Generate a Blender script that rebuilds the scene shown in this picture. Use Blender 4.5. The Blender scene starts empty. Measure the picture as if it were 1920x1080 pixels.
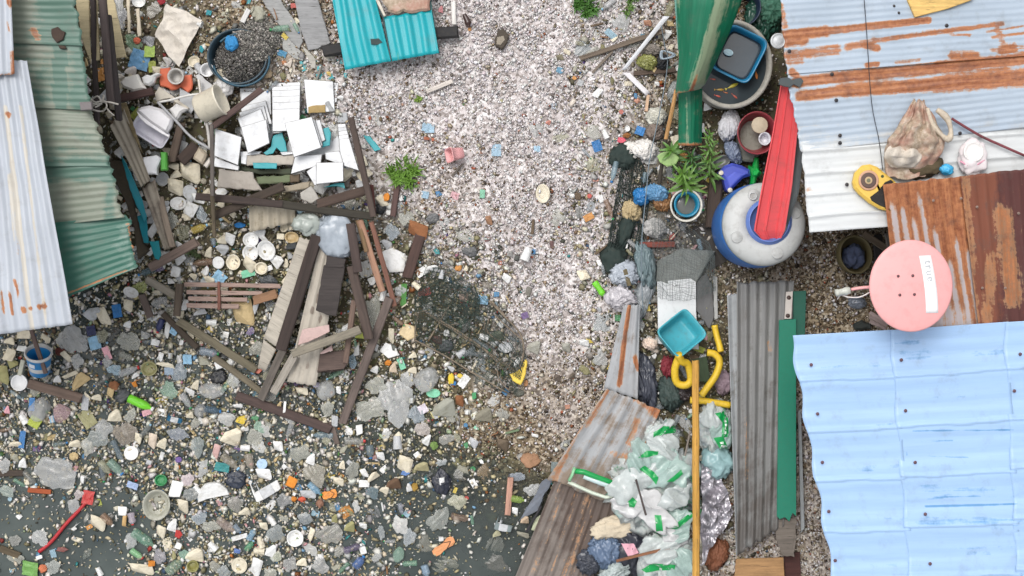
import bpy, bmesh, math, random
import numpy as np
from mathutils import Vector, Matrix, noise as mnoise
rnd = random.Random(7)
NR = np.random.RandomState(11)
scene = bpy.context.scene
COL = scene.collection

# ------------------------------------------------------------ camera, sky, sun
HC, SC = 14.0, 200.0            # camera height (m); photo pixels per metre on the ground
cam_d = bpy.data.cameras.new('camera'); cam = bpy.data.objects.new('camera', cam_d); COL.objects.link(cam)
cam.location = (0, 0, HC); cam.rotation_euler = (0, 0, 0)
cam_d.sensor_width = 36.0; cam_d.lens = 36.0*HC/9.6
cam_d.clip_start = 0.1; cam_d.clip_end = 600
scene.camera = cam
world = bpy.data.worlds.new('World'); scene.world = world; world.use_nodes = True
SUN_EL, SUN_AZ = math.radians(66), math.radians(-35)      # azimuth from +Y, clockwise positive
wn = world.node_tree; wn.nodes.clear()
w_out = wn.nodes.new('ShaderNodeOutputWorld'); w_bg = wn.nodes.new('ShaderNodeBackground')
w_sky = wn.nodes.new('ShaderNodeTexSky'); w_sky.sky_type = 'NISHITA'; w_sky.sun_disc = False
w_sky.sun_elevation = SUN_EL; w_sky.sun_rotation = SUN_AZ
w_sky.air_density = 1.0; w_sky.dust_density = 4.0; w_sky.ozone_density = 1.0
w_hsv = wn.nodes.new('ShaderNodeHueSaturation'); w_hsv.inputs['Saturation'].default_value = 0.22
w_bg.inputs['Strength'].default_value = 0.15
wn.links.new(w_sky.outputs[0], w_hsv.inputs['Color']); wn.links.new(w_hsv.outputs[0], w_bg.inputs[0]); wn.links.new(w_bg.outputs[0], w_out.inputs[0])
sun_d = bpy.data.lights.new('sun', 'SUN'); sun_d.energy = 0.85; sun_d.angle = math.radians(26); sun_d.color = (1.0, 0.965, 0.92)
sun = bpy.data.objects.new('sun', sun_d); COL.objects.link(sun)
sdir = Vector((math.sin(SUN_AZ)*math.cos(SUN_EL), math.cos(SUN_AZ)*math.cos(SUN_EL), math.sin(SUN_EL)))
sun.rotation_euler = sdir.to_track_quat('Z', 'Y').to_euler(); sun.location = sdir*30
vs = scene.view_settings
vs.view_transform = 'Standard'; vs.look = 'None'; vs.gamma = 1.0; vs.use_curve_mapping = False; vs.exposure = 0.4
cy = scene.cycles; cy.max_bounces = 6; cy.transparent_max_bounces = 10; cy.diffuse_bounces = 3; cy.glossy_bounces = 2
cy.transmission_bounces = 3; cy.caustics_reflective = False; cy.caustics_refractive = False

# ------------------------------------------------------------ place on the photo -> metres
TLS = dict(A=(0,0),B=(400,0),C=(800,0),D=(1100,0),E=(1440,0),F=(0,250),G=(300,250),H=(700,250),I=(1100,250),J=(1440,250),
           K=(0,500),L=(400,500),M=(750,500),N=(1080,500),O=(1440,500),Q=(0,780),R=(400,780),S=(750,780),T=(1000,780),U=(1440,780),V=(380,130),Y=(200,130))
def pts(s):
    """'A 10,20 30,40 B 5,5' -> photo pixels (a letter picks the survey square, 3.6 units to a pixel; P = pixels)."""
    out = []; k = 'P'
    for w in s.split():
        if w.isalpha(): k = w
        else:
            x, y = map(float, w.split(',')); sc = {'V': 4.697, 'Y': 5.4}.get(k, 3.6)
            out.append((x, y) if k == 'P' else (TLS[k][0]+x/sc, TLS[k][1]+y/sc))
    return out
def W(p, z=0.0):
    f = (HC-z)/HC/SC
    return Vector(((p[0]-960)*f, (540-p[1])*f, z))
def mpx(n, z=0.0): return n*(HC-z)/HC/SC
class Field:
    """smooth height / weight map through survey points"""
    def __init__(s, rows, sig): s.r = np.array(rows, float); s.sig = sig
    def __call__(s, x, y):
        x = np.asarray(x, float); y = np.asarray(y, float)
        num = np.zeros(x.shape); den = np.zeros(x.shape)+1e-30
        for a, b, v in s.r:
            w = np.exp(-np.minimum(((x-a)**2+(y-b)**2)/(2*s.sig**2), 60)); num += w*v; den += w
        return num/den
HT = Field([(960,100,.25),(900,350,.22),(1100,500,.18),(1000,650,.12),(960,760,.06),(880,840,.01),(1000,850,.03),(850,930,-.1),(850,1050,-.25),
  (980,960,-.1),(1060,1060,-.15),(1080,900,.03),(700,600,.05),(760,690,.0),(700,800,-.06),(620,900,-.15),(400,800,-.3),(100,800,-.3),(100,1050,-.4),
  (500,1050,-.4),(700,1000,-.25),(300,620,-.1),(500,500,.05),(520,640,-.02),(350,350,.1),(250,150,.2),(500,50,.25),(1300,300,.22),(1300,600,.2),(1250,900,.15),
  (1250,1060,.12),(1450,900,.2),(1600,500,.22),(1800,800,.2),(1800,100,.25),(700,-200,.25),(100,300,.1),(50,600,-.2),(-200,500,-.3),(-200,1100,-.5),(300,480,.03),
  (500,1300,-.6),(900,1300,-.5),(1300,1300,.0),(1800,1300,.2),(-300,100,.1),(2200,500,.25)], 85)
def gz(p): return float(HT(p[0], p[1]))
def rest(p): return max(gz(p), -0.012)

# ------------------------------------------------------------ materials
def lin(c):
    return tuple(((v/255)/12.92 if v/255 <= .04045 else ((v/255+.055)/1.055)**2.4) for v in c)
KA = 0.88
def alb(c): return tuple(v*KA for v in lin(c))+(1,)
class NT:
    def __init__(s, name):
        s.m = bpy.data.materials.new(name); s.m.use_nodes = True; s.t = s.m.node_tree; s.t.nodes.clear()
        s.out = s.n('OutputMaterial'); s.b = s.n('BsdfPrincipled'); s.l(s.b.outputs[0], s.out.inputs[0])
    def n(s, k, **kw):
        o = s.t.nodes.new('ShaderNode'+k)
        for a, v in kw.items(): setattr(o, a, v)
        return o
    def l(s, a, b): s.t.links.new(a, b)
    def coord(s, which='Object', scale=(1,1,1), rnd_shift=False):
        tc = s.n('TexCoord'); mp = s.n('Mapping'); mp.inputs['Scale'].default_value = scale
        s.l(tc.outputs[which], mp.inputs['Vector'])
        if rnd_shift:
            oi = s.n('ObjectInfo'); mu = s.n('Math', operation='MULTIPLY'); mu.inputs[1].default_value = 37.0
            s.l(oi.outputs['Random'], mu.inputs[0]); s.l(mu.outputs[0], mp.inputs['Location'])
        return mp.outputs[0]
    def noise(s, vec, scale, detail=4, rough=.6):
        o = s.n('TexNoise'); o.inputs['Scale'].default_value = scale; o.inputs['Detail'].default_value = detail; o.inputs['Roughness'].default_value = rough
        s.l(vec, o.inputs['Vector']); return o.outputs[0]
    def ridge(s, vec, scale):
        o = s.n('TexNoise'); o.noise_type = 'RIDGED_MULTIFRACTAL'; o.inputs['Scale'].default_value = scale; o.inputs['Detail'].default_value = 5; o.inputs['Roughness'].default_value = .55
        s.l(vec, o.inputs['Vector']); return s.math('MULTIPLY', o.outputs[0], .5)
    def ramp(s, fac, stops):
        o = s.n('ValToRGB'); e = o.color_ramp.elements
        while len(e) < len(stops): e.new(0.5)
        for i, (p, c) in enumerate(stops):
            e[i].position = p; e[i].color = c if not isinstance(c, (int, float)) else (c, c, c, 1)
        s.l(fac, o.inputs[0]); return o.outputs[0]
    def mix(s, fac, a, b, mode='MIX'):
        o = s.n('Mix', data_type='RGBA', blend_type=mode)
        for sock, v in ((o.inputs[0], fac), (o.inputs[6], a), (o.inputs[7], b)):
            if isinstance(v, (int, float)): sock.default_value = v
            elif isinstance(v, tuple): sock.default_value = v
            else: s.l(v, sock)
        return o.outputs[2]
    def attr(s, name):
        o = s.n('Attribute'); o.attribute_name = name; return o
    def math(s, op, a, b=None):
        o = s.n('Math', operation=op)
        for i, v in enumerate((a, b)):
            if v is None: continue
            if isinstance(v, (int, float)): o.inputs[i].default_value = v
            else: s.l(v, o.inputs[i])
        return o.outputs[0]
    def bump(s, h, strength=.4, dist=.01):
        o = s.n('Bump'); o.inputs['Strength'].default_value = strength; o.inputs['Distance'].default_value = dist
        s.l(h, o.inputs['Height']); s.l(o.outputs[0], s.b.inputs['Normal'])
    def base(s, c):
        if isinstance(c, tuple): s.b.inputs['Base Color'].default_value = c
        else: s.l(c, s.b.inputs['Base Color'])
    def rough(s, r):
        if isinstance(r, (int, float)): s.b.inputs['Roughness'].default_value = r
        else: s.l(r, s.b.inputs['Roughness'])
MC = {}
def cached(f):
    def g(*a):
        k = (f.__name__,)+a
        if k not in MC: MC[k] = f(*a)
        return MC[k]
    return g
GRIME = alb((96, 84, 66))
@cached
def plain(c, rough=.55, dirt=.35, scale=9.0, var=.16):
    """painted / moulded surface with uneven tone and grime blotches"""
    s = NT('plain'); v = s.coord('Object', (1,1,1), True)
    n1 = s.noise(v, scale, 5); n2 = s.noise(v, scale*2.7, 6, .7)
    b = alb(c)
    tone = s.mix(n1, tuple(x*(1-var) for x in b[:3])+(1,), tuple(min(.92, x*(1+var)) for x in b[:3])+(1,))
    mask = s.ramp(n2, [(.5, 0.0), (.78, min(1, dirt))])
    s.base(s.mix(mask, tone, GRIME)); s.rough(rough); s.bump(n2, .12, .004)
    return s.m
@cached
def litter(kind):
    """surface whose own colour is set per object (object colour)"""
    s = NT('litter_'+kind); oi = s.n('ObjectInfo'); v = s.coord('Object', (1,1,1), True)
    n1 = s.noise(v, 2.6, 4, .55); n2 = s.noise(v, 5.0, 5, .65)
    dark = s.mix(1.0, oi.outputs['Color'], (.76,.74,.69,1), 'MULTIPLY')
    tone = s.mix(s.ramp(n1, [(.3, 0.0), (.5, 1.0)]), dark, oi.outputs['Color'])
    amt = {'foam': .22, 'gloss': .25, 'film': .25, 'paper': .4, 'wood': .5}[kind]
    c = s.mix(s.ramp(n2, [(.52, 0.0), (.7, amt)]), tone, alb((104, 96, 62)))
    s.base(c); s.rough({'foam': .85, 'gloss': .32, 'film': .25, 'paper': .8, 'wood': .85}[kind])
    s.bump(n2, .3, .03)
    if kind == 'film':
        rn = s.ridge(v, .9); s.base(s.mix(s.ramp(rn, [(.6, 0.1), (.82, .75)]), c, (.8,.8,.79,1))); s.bump(rn, .35, .12)  # pale ridges: stretched creases, with crinkle highlights put into the colour
        tr = s.n('BsdfTransparent'); mx = s.n('MixShader'); 
        s.l(s.ramp(s.math('SUBTRACT', n1, s.math('MULTIPLY', rn, .22)), [(.08, .2), (.5, .62)]), mx.inputs[0]); s.l(s.b.outputs[0], mx.inputs[1]); s.l(tr.outputs[0], mx.inputs[2]); s.l(mx.outputs[0], s.out.inputs[0])
    return s.m
@cached
def film(c, a0=.1, a1=.5, rough=.2):
    s = NT('film'); v = s.coord('Object', (1,1,1), True); n1 = s.noise(v, 9, 5, .65); rn = s.ridge(v, 4)
    b = alb(c); t = s.mix(n1, tuple(x*.75 for x in b[:3])+(1,), b); s.base(s.mix(s.ramp(rn, [(.45, 0.0), (.85, .4)]), t, tuple(min(.85, x*.6+.3) for x in b[:3])+(1,))); s.rough(rough); s.bump(rn, .5, .03)  # ridge lines lightened: white creases plus highlights painted into the base colour
    tr = s.n('BsdfTransparent'); mx = s.n('MixShader')
    s.l(s.ramp(n1, [(.3, a0), (.7, a1)]), mx.inputs[0]); s.l(s.b.outputs[0], mx.inputs[1]); s.l(tr.outputs[0], mx.inputs[2]); s.l(mx.outputs[0], s.out.inputs[0])
    return s.m
@cached
def wood(c, dark=.6, rough=.85):
    """weathered timber, grain along U"""
    if sum(c)/3 < 100: c = tuple(min(255, x*1.16+4) for x in c)
    s = NT('wood'); v = s.coord('UV', (2.2, 34, 1), True); v2 = s.coord('UV', (3, 6, 1), True)
    n1 = s.noise(v, 1.0, 6, .7); n2 = s.noise(v2, 1.3, 5, .7); n3 = s.noise(v, 2.6, 3, .8)
    b = alb(c)
    t = s.mix(s.ramp(n1, [(.3, 0.0), (.68, 1.0)]), tuple(x*dark for x in b[:3])+(1,), tuple(min(.9, x*1.12) for x in b[:3])+(1,))
    t = s.mix(s.ramp(n2, [(.5, 0.0), (.72, .6)]), t, tuple(x*.5 for x in b[:3])+(1,))
    t = s.mix(s.ramp(n3, [(.6, 0.0), (.66, .6)]), t, (.028,.024,.02,1))
    s.base(t); s.rough(rough); s.bump(n1, .5, .006)
    return s.m
RUST1, RUST2, RUST3 = alb((128, 68, 40)), alb((184, 122, 80)), alb((92, 50, 38))
@cached
def metal(c, c2=None, streak=.25, lengthwise='V', rough=.5, stain=.0, met=.0, rustn=.0):
    """roof sheet: base coat, lengthwise weather streaks, 'fade' (second coat) and 'rust' maps carried on the sheet"""
    s = NT('sheet_metal'); sc = (26, 1.6, 1) if lengthwise == 'V' else (1.6, 26, 1)
    v = s.coord('UV', sc, True); vi = s.coord('UV', (1,1,1), True)
    n1 = s.noise(v, 1.0, 5, .65); n2 = s.noise(vi, 6.0, 7, .7); n3 = s.noise(vi, 22.0, 6, .75); n4 = s.noise(v, 2.0, 4, .7)
    b = alb(c)
    t = s.mix(s.ramp(n1, [(.32, 0.0), (.68, 1.0)]), tuple(x*(1-streak) for x in b[:3])+(1,), tuple(min(.93, x*(1+streak*.5)) for x in b[:3])+(1,))
    if c2:
        f = s.attr('fade').outputs['Fac']
        f = s.math('ADD', f, s.math('MULTIPLY', s.math('SUBTRACT', s.math('ADD', n1, n2), 1.0), .9))
        t = s.mix(s.ramp(f, [(.38, 0.0), (.62, 1.0)]), t, s.mix(n4, tuple(x*.85 for x in alb(c2)[:3])+(1,), tuple(min(.93,x*1.1) for x in alb(c2)[:3])+(1,)))
    if stain:
        t = s.mix(s.ramp(s.math('MULTIPLY', s.math('ADD', n4, n2), .5), [(.5, 0.0), (.68, stain)]), t, alb((88, 80, 74)))
    r = s.attr('rust').outputs['Fac']
    r = s.math('ADD', r, s.math('MULTIPLY', s.math('SUBTRACT', s.math('ADD', n4, n3), 1.0), .95))
    if rustn: r = s.math('ADD', r, rustn)
    rc = s.mix(s.ramp(s.math('MULTIPLY', s.math('ADD', n3, n4), .5), [(.38, 0.0), (.58, 1.0)]), RUST1, RUST2); rc = s.mix(s.ramp(n2, [(.5, 0.0), (.7, .6)]), rc, RUST3)
    edge = s.mix(s.ramp(r, [(.34, 0.0), (.46, .55)]), t, alb((196, 158, 118)))
    t = s.mix(s.ramp(r, [(.4, 0.0), (.66, 1.0)]), edge, rc)
    dn = s.ramp(n2, [(.54, 0.0), (.74, .22)]); t = s.mix(dn, t, alb((110, 102, 92)))
    s.base(t); s.rough(rough); s.b.inputs['Metallic'].default_value = met; s.bump(n3, .12, .003)
    return s.m
@cached
def vcol(name='Col', rough=.7, bump=.2):
    s = NT('tinted'); a = s.attr(name); v = s.coord('Object'); n = s.noise(v, 60, 4)
    s.base(s.mix(s.ramp(n, [(.3, .0), (.7, 1.0)]), s.mix(1.0, a.outputs['Color'], (.84,.83,.82,1), 'MULTIPLY'), a.outputs['Color'])); s.rough(rough)
    return s.m
@cached
def leafmat(c):
    s = NT('leaf'); v = s.coord('Object', (1,1,1), True); n = s.noise(v, 20, 4); b = alb(c)
    s.base(s.mix(n, tuple(x*.6 for x in b[:3])+(1,), tuple(x*1.3 for x in b[:3])+(1,))); s.rough(.45)
    return s.m

# ------------------------------------------------------------ objects
def tag(o, label=None, cat=None, group=None, kind=None):
    for k, v in (('label', label), ('category', cat), ('group', group), ('kind', kind)):
        if v: o[k] = v
    return o
THINGS = []          # (px, py, short phrase) landmarks
def thing(name, label, cat, loc, group=None):
    o = bpy.data.objects.new(name, None); o.empty_display_size = .1; COL.objects.link(o); o.location = loc
    return tag(o, label, cat, group, 'thing')
def mesh_from(V, F, uv=None, smooth=False, attrs=None, name='mesh'):
    me = bpy.data.meshes.new(name); me.from_pydata([tuple(v) for v in V], [], F)
    if uv is not None:
        ul = me.uv_layers.new(name='UVMap'); idx = np.empty(len(me.loops), np.int32); me.loops.foreach_get('vertex_index', idx)
        ul.data.foreach_set('uv', np.asarray(uv, np.float32)[idx].ravel())
    if attrs:
        for k, a in attrs.items():
            at = me.attributes.new(k, 'FLOAT', 'POINT'); at.data.foreach_set('value', np.asarray(a, np.float32))
    if smooth: me.polygons.foreach_set('use_smooth', np.ones(len(me.polygons), bool))
    me.update(); return me
def obj(name, V, F, mat, parent=None, uv=None, smooth=False, attrs=None, loc=None):
    """world-space vertices -> one mesh object (a part of `parent`, or top level with its origin at its base)"""
    V = np.asarray([tuple(v) for v in V], float)
    if parent is not None: org = np.array(parent['_w'] if '_w' in parent else parent.location)
    else: org = np.array([V[:,0].mean(), V[:,1].mean(), V[:,2].min()])
    if loc is not None: org = np.array(loc)
    me = mesh_from(V-org, F, uv, smooth, attrs, name); me.materials.append(mat)
    o = bpy.data.objects.new(name, me); COL.objects.link(o)
    if parent is not None:
        o.parent = parent; o['_w'] = [float(x) for x in org]
    else: o.location = org
    return o
def fin(o, label, cat, group=None, lm=None):
    tag(o, label, cat, group, 'thing')
    if lm:
        f = SC*HC/(HC-o.location.z); THINGS.append((960+o.location.x*f, 540-o.location.y*f, lm))
    return o
def fbm(x, y, z=0.0, sc=1.0): return mnoise.noise(Vector((x*sc, y*sc, z)))

# ------------------------------------------------------------ shapes (world-space V, F, uv)
def grid_faces(ny, nx, off=0, flip=False):
    i, j = np.meshgrid(np.arange(ny-1), np.arange(nx-1), indexing='ij'); a = (i*nx+j+off).ravel()
    f = np.stack([a, a+nx, a+nx+1, a+1], 1)
    return (f[:, ::-1] if flip else f).tolist()
def shell(G, thick, wu=None):
    """grid of points (ny,nx,3) -> closed thin shell"""
    ny, nx, _ = G.shape; top = G.reshape(-1, 3); bot = top.copy(); bot[:, 2] -= thick; n = ny*nx
    F = grid_faces(ny, nx)+grid_faces(ny, nx, n, True)
    ring = [(0, j) for j in range(nx)]+[(i, nx-1) for i in range(1, ny)]+[(ny-1, j) for j in range(nx-2, -1, -1)]+[(i, 0) for i in range(ny-2, 0, -1)]
    r = [i*nx+j for i, j in ring]
    for k in range(len(r)):
        a, b = r[k], r[(k+1) % len(r)]; F.append([a, b, b+n, a+n])
    return np.concatenate([top, bot]), F
def profile(kind, ph):
    fr = ph-np.floor(ph)
    if kind == 'sine': return np.cos(2*np.pi*ph)
    if kind == 'trap': return np.clip((.5-np.abs(fr-.5))*-6+1.6, -.25, 1)
    if kind == 'rib': return np.clip(1.25-np.abs(fr-.5)*14, 0, 1)*1.0+.18*np.clip(1-np.abs(((fr*3) % 1)-.5)*10, 0, 1)
    if kind == 'tile': return np.cos(2*np.pi*fr)*.4+np.clip((fr-.9)*16, 0, .75)+.14*np.sin(6*np.pi*fr)
    return np.zeros_like(ph)
def sheet(name, quad, zs, mat, parent=None, ridge='V', pitch=.076, amp=.008, prof='sine', rag=0.0, sag=0.0, rust=None, fade=None, res=.03, warp=None, thick=.004, wob=.006, phase=0.0, bend=None):
    """corrugated sheet between four photo corners TL,TR,BR,BL at heights zs"""
    if isinstance(quad, str): quad = pts(quad)
    if isinstance(zs, (int, float)): zs = [zs]*4
    C = [np.array(W(q, z)) for q, z in zip(quad, zs)]; Q = [np.array(q) for q in quad]
    wu = (np.linalg.norm(C[1]-C[0])+np.linalg.norm(C[2]-C[3]))/2; lv = (np.linalg.norm(C[3]-C[0])+np.linalg.norm(C[2]-C[1]))/2
    k = {'sine': 8, 'tile': 44}.get(prof, 14)
    if ridge == 'V': nx = int(max(10, wu/pitch*k)); ny = int(max(8, lv/res))
    else: ny = int(max(10, lv/pitch*k)); nx = int(max(8, wu/res))
    nx, ny = min(nx, 420), min(ny, 420)
    s = np.linspace(0, 1, nx)[None, :].repeat(ny, 0); t = np.linspace(0, 1, ny)[:, None].repeat(nx, 1)
    sd = rnd.random()*100
    if rag:
        for arr, oth, L in (((t, s, lv),) if ridge == 'V' else ((s, t, wu),)):
            e = np.array([fbm(x*9, sd)+.5*fbm(x*31, sd+3) for x in np.linspace(0, 1, oth.shape[1] if arr is t else oth.shape[0])])*rag/L
            e2 = np.array([fbm(x*9, sd+7)+.5*fbm(x*31, sd+13) for x in np.linspace(0, 1, oth.shape[1] if arr is t else oth.shape[0])])*rag/L
            if arr is t: t = t+(e[None, :]*(1-t)**6+e2[None, :]*t**6)
            else: s = s+(e[:, None]*(1-s)**6+e2[:, None]*s**6)
    bl = lambda q: ((1-s)*(1-t))[..., None]*q[0]+(s*(1-t))[..., None]*q[1]+(s*t)[..., None]*q[2]+((1-s)*t)[..., None]*q[3]
    G = bl(C); P = bl(Q)
    if warp is not None:
        d = warp(s, t)*(1/SC); G[..., 0] += d[0]; G[..., 1] += d[1]
    ph = (s*wu if ridge == 'V' else t*lv)/pitch+phase
    if wob: 
        W0 = np.array([[fbm(a*2.3*wu, b*2.3*lv, sd) for a in np.linspace(0, 1, 14)] for b in np.linspace(0, 1, 14)])
        xi, yi = np.clip(s, 0, 1)*12.99, np.clip(t, 0, 1)*12.99; x0, y0 = xi.astype(int), yi.astype(int); fx, fy = xi-x0, yi-y0
        Wz = W0[y0, x0]*(1-fx)*(1-fy)+W0[y0, x0+1]*fx*(1-fy)+W0[y0+1, x0]*(1-fx)*fy+W0[y0+1, x0+1]*fx*fy
        G[..., 2] += Wz*wob*2; ph = ph+Wz*(.05 if prof == 'tile' else .12)
    G[..., 2] += profile(prof, ph)*amp-sag*np.sin(np.pi*s)*np.sin(np.pi*t)
    if bend is not None: G[..., 2] += bend(s, t)
    V, F = shell(G, thick)
    uv = np.stack([s*wu, t*lv], -1).reshape(-1, 2); uv = np.concatenate([uv, uv])
    at = {}
    for nm, fn in (('rust', rust), ('fade', fade)):
        a = (fn(P[..., 0], P[..., 1]) if fn else np.zeros(s.shape)).ravel(); at[nm] = np.concatenate([a, a])
    return obj(name, V, F, mat, parent, uv, True, at)
def strokes(rows, base=0.0):
    """soft-edged marks on a sheet: (x1,y1,x2,y2,half width,strength) in photo pixels"""
    R = [(*r,) for r in rows]
    def f(x, y):
        o = np.zeros_like(x)+base
        for x1, y1, x2, y2, w, st in R:
            dx, dy = x2-x1, y2-y1; L = dx*dx+dy*dy+1e-9
            u = np.clip(((x-x1)*dx+(y-y1)*dy)/L, 0, 1); d = np.hypot(x-x1-u*dx, y-y1-u*dy)
            o = np.maximum(o, st*np.clip(1.5-d/w, 0, 1))
        return o
    return f
def slab(poly, z, th, mat, name, parent=None, zs=None, bevel=.006, jag=0.0, smooth=False, edge=None):
    """flat piece cut to an outline (photo points), th thick, lying with its underside at z"""
    P = pts(poly) if isinstance(poly, str) else poly
    n0 = len(P); zz = zs if zs else [z]*n0
    V0 = [W(p, a+th) for p, a in zip(P, zz)]
    if jag:
        Q = []
        for i in range(n0):
            a, b = V0[i], V0[(i+1) % n0]; L = (b-a).length; m = max(1, int(L/.035))
            for k in range(m):
                q = a.lerp(b, k/m)
                if k: q = q+Vector((rnd.uniform(-1, 1), rnd.uniform(-1, 1), rnd.uniform(-.3, .3)))*jag
                Q.append(q)
        V0 = Q
    n = len(V0); area = sum(V0[i].x*V0[(i+1) % n].y-V0[(i+1) % n].x*V0[i].y for i in range(n))
    if area < 0: V0.reverse()
    top = []
    for i in range(n):
        a, b, c = V0[i-1], V0[i], V0[(i+1) % n]
        d1 = (b-a).xy.normalized() if (b-a).xy.length > 1e-6 else Vector((1, 0)); d2 = (c-b).xy.normalized() if (c-b).xy.length > 1e-6 else d1
        nn = Vector((-(d1.y+d2.y), d1.x+d2.x)); nn = nn.normalized() if nn.length > 1e-6 else Vector((0, 0))
        top.append(b+Vector((nn.x, nn.y, 0))*bevel)
    V = [v-Vector((0, 0, th)) for v in V0]+[v-Vector((0, 0, min(bevel, th*.4))) for v in V0]+top
    F = [list(range(n))[::-1], list(range(2*n, 3*n))]
    for i in range(n):
        j = (i+1) % n; F += [[i, j, n+j, n+i], [n+i, n+j, 2*n+j, 2*n+i]]
    uv = [(v.x, v.y) for v in V]
    o = obj(name, V, F, mat, parent, uv, smooth)
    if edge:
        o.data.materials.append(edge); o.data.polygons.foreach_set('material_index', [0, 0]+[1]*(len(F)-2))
    return o
def board(p1, p2, w, z, th, mat, name='plank', parent=None, z2=None, bow=0.0, taper=1.0, rough=.004, round_=False):
    """plank or post from photo point to photo point, w photo pixels wide; z = underside heights"""
    z2 = z if z2 is None else z2
    a, b = W(p1, z+th), W(p2, z2+th); wd = mpx(w, (z+z2)/2)
    ax = (b-a); L = ax.length; ax.normalize(); side = ax.cross(Vector((0, 0, 1))).normalized(); up = side.cross(ax).normalized()
    n = max(3, int(L/.09)); h = th; c = min(wd, h)*.16
    prof = [(-.5*wd+c, 0), (.5*wd-c, 0), (.5*wd, -c), (.5*wd, -h+c), (.5*wd-c, -h), (-.5*wd+c, -h), (-.5*wd, -h+c), (-.5*wd, -c)]
    if round_: prof = [(math.cos(k*math.pi/4)*wd/2, math.sin(k*math.pi/4)*wd/2-wd/2) for k in range(8)][::-1]
    V, F, uv = [], [], []; m = len(prof); sd = rnd.random()*99; per = [0]
    for k in range(m): per.append(per[-1]+math.hypot(prof[k][0]-prof[(k+1) % m][0], prof[k][1]-prof[(k+1) % m][1]))
    for i in range(n+1):
        t = i/n; cc = a.lerp(b, t)+side*(bow*math.sin(math.pi*t)+fbm(t*L*1.7, sd)*.006); tp = 1+(taper-1)*t
        for k, (x, y) in enumerate(prof):
            e = (rnd.uniform(-1, 1)*wd*.14 if i in (0, n) else 0.0)
            j = fbm(t*L*5, sd+k*7.3)*rough
            V.append(cc+side*(x*tp+j)+up*(y+j*.5)+ax*e); uv.append((t*L+sd, per[k]+sd))
    for i in range(n):
        for k in range(m):
            k2 = (k+1) % m; F.append([i*m+k, i*m+k2, (i+1)*m+k2, (i+1)*m+k])
    F += [list(range(m))[::-1], list(range(n*m, n*m+m))]
    return obj(name, V, F, mat, parent, uv, False)
def tube(P, r, mat, name, parent=None, n=6, smooth_path=4, closed=False):
    P = [Vector(p) for p in P]
    if smooth_path > 1 and len(P) > 2:
        Q = []; m = len(P)
        for i in range(m if closed else m-1):
            p0 = P[i-1] if (i or closed) else P[0]; p1, p2 = P[i], P[(i+1) % m]; p3 = P[(i+2) % m] if (closed or i+2 < m) else P[-1]
            for k in range(smooth_path):
                t = k/smooth_path
                Q.append(.5*((2*p1)+(p2-p0)*t+(2*p0-5*p1+4*p2-p3)*t*t+(3*p1-p0-3*p2+p3)*t**3))
        if not closed: Q.append(P[-1])
        P = Q
    V, F = [], []; m = len(P)
    for i in range(m):
        a = P[i-1] if (i or closed) else P[0]; b = P[(i+1) % m] if (closed or i+1 < m) else P[i]
        d = (b-a).normalized() if (b-a).length > 1e-7 else Vector((1, 0, 0))
        u = d.cross(Vector((0, 0, 1))); u = u.normalized() if u.length > 1e-4 else Vector((1, 0, 0)); w = u.cross(d)
        rr = r(i/(m-1)) if callable(r) else r
        for k in range(n):
            q = 2*math.pi*k/n; V.append(P[i]+(u*math.cos(q)+w*math.sin(q))*rr)
    for i in range(m if closed else m-1):
        for k in range(n):
            k2 = (k+1) % n; j = (i+1) % m; F.append([i*n+k, i*n+k2, j*n+k2, j*n+k])
    if not closed: F += [list(range(n))[::-1], list(range((m-1)*n, m*n))]
    L = np.linspace(0, 1, len(V)); uv = np.stack([L*2, L*0+.2], 1)
    return obj(name, V, F, mat, parent, uv, True)
def vessel(rx, ry, h, taper=.8, th=.004, ex=2.0, floor=.01, n=28, lip=.006):
    """open container standing at the origin: rings of a (rounded) outline"""
    def ring(a, b, z, e=ex):
        o = []
        for k in range(n):
            q = 2*math.pi*k/n; c, s = math.cos(q), math.sin(q)
            o.append(Vector((a*math.copysign(abs(c)**(2/e), c), b*math.copysign(abs(s)**(2/e), s), z)))
        return o
    rings = [ring(rx*taper*.9, ry*taper*.9, 0), ring(rx*taper, ry*taper, h*.03), ring(rx*(taper+1)/2, ry*(taper+1)/2, h*.5), ring(rx*.985, ry*.985, h*.93), ring(rx+lip, ry+lip, h*.94), ring(rx+lip, ry+lip, h*.99),
             ring(rx, ry, h), ring(rx-th, ry-th, h*.98), ring(rx*(taper+1)/2-th, ry*(taper+1)/2-th, h*.5), ring(rx*taper-th, ry*taper-th, floor+h*.05), ring(rx*taper*.88-th, ry*taper*.88-th, floor)]
    V = [v for r in rings for v in r]; F = []
    for i in range(len(rings)-1):
        for k in range(n): k2 = (k+1) % n; F.append([i*n+k, i*n+k2, (i+1)*n+k2, (i+1)*n+k])
    F += [list(range(n))[::-1], list(range((len(rings)-1)*n, len(rings)*n))]
    return V, F
def lathe(prof, n=32):
    V, F = [], []
    for r, z in prof:
        for k in range(n): q = 2*math.pi*k/n; V.append(Vector((r*math.cos(q), r*math.sin(q), z)))
    m = len(prof)
    for i in range(m-1):
        for k in range(n): k2 = (k+1) % n; F.append([i*n+k, i*n+k2, (i+1)*n+k2, (i+1)*n+k])
    F += [list(range(n))[::-1], list(range((m-1)*n, m*n))]
    return V, F
def place(V, at, rz=0.0, tilt=(0, 0)):
    M = Matrix.Translation(at) @ Matrix.Rotation(rz, 4, 'Z') @ Matrix.Rotation(tilt[1], 4, 'Y') @ Matrix.Rotation(tilt[0], 4, 'X')
    return [M @ v for v in V]
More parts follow.
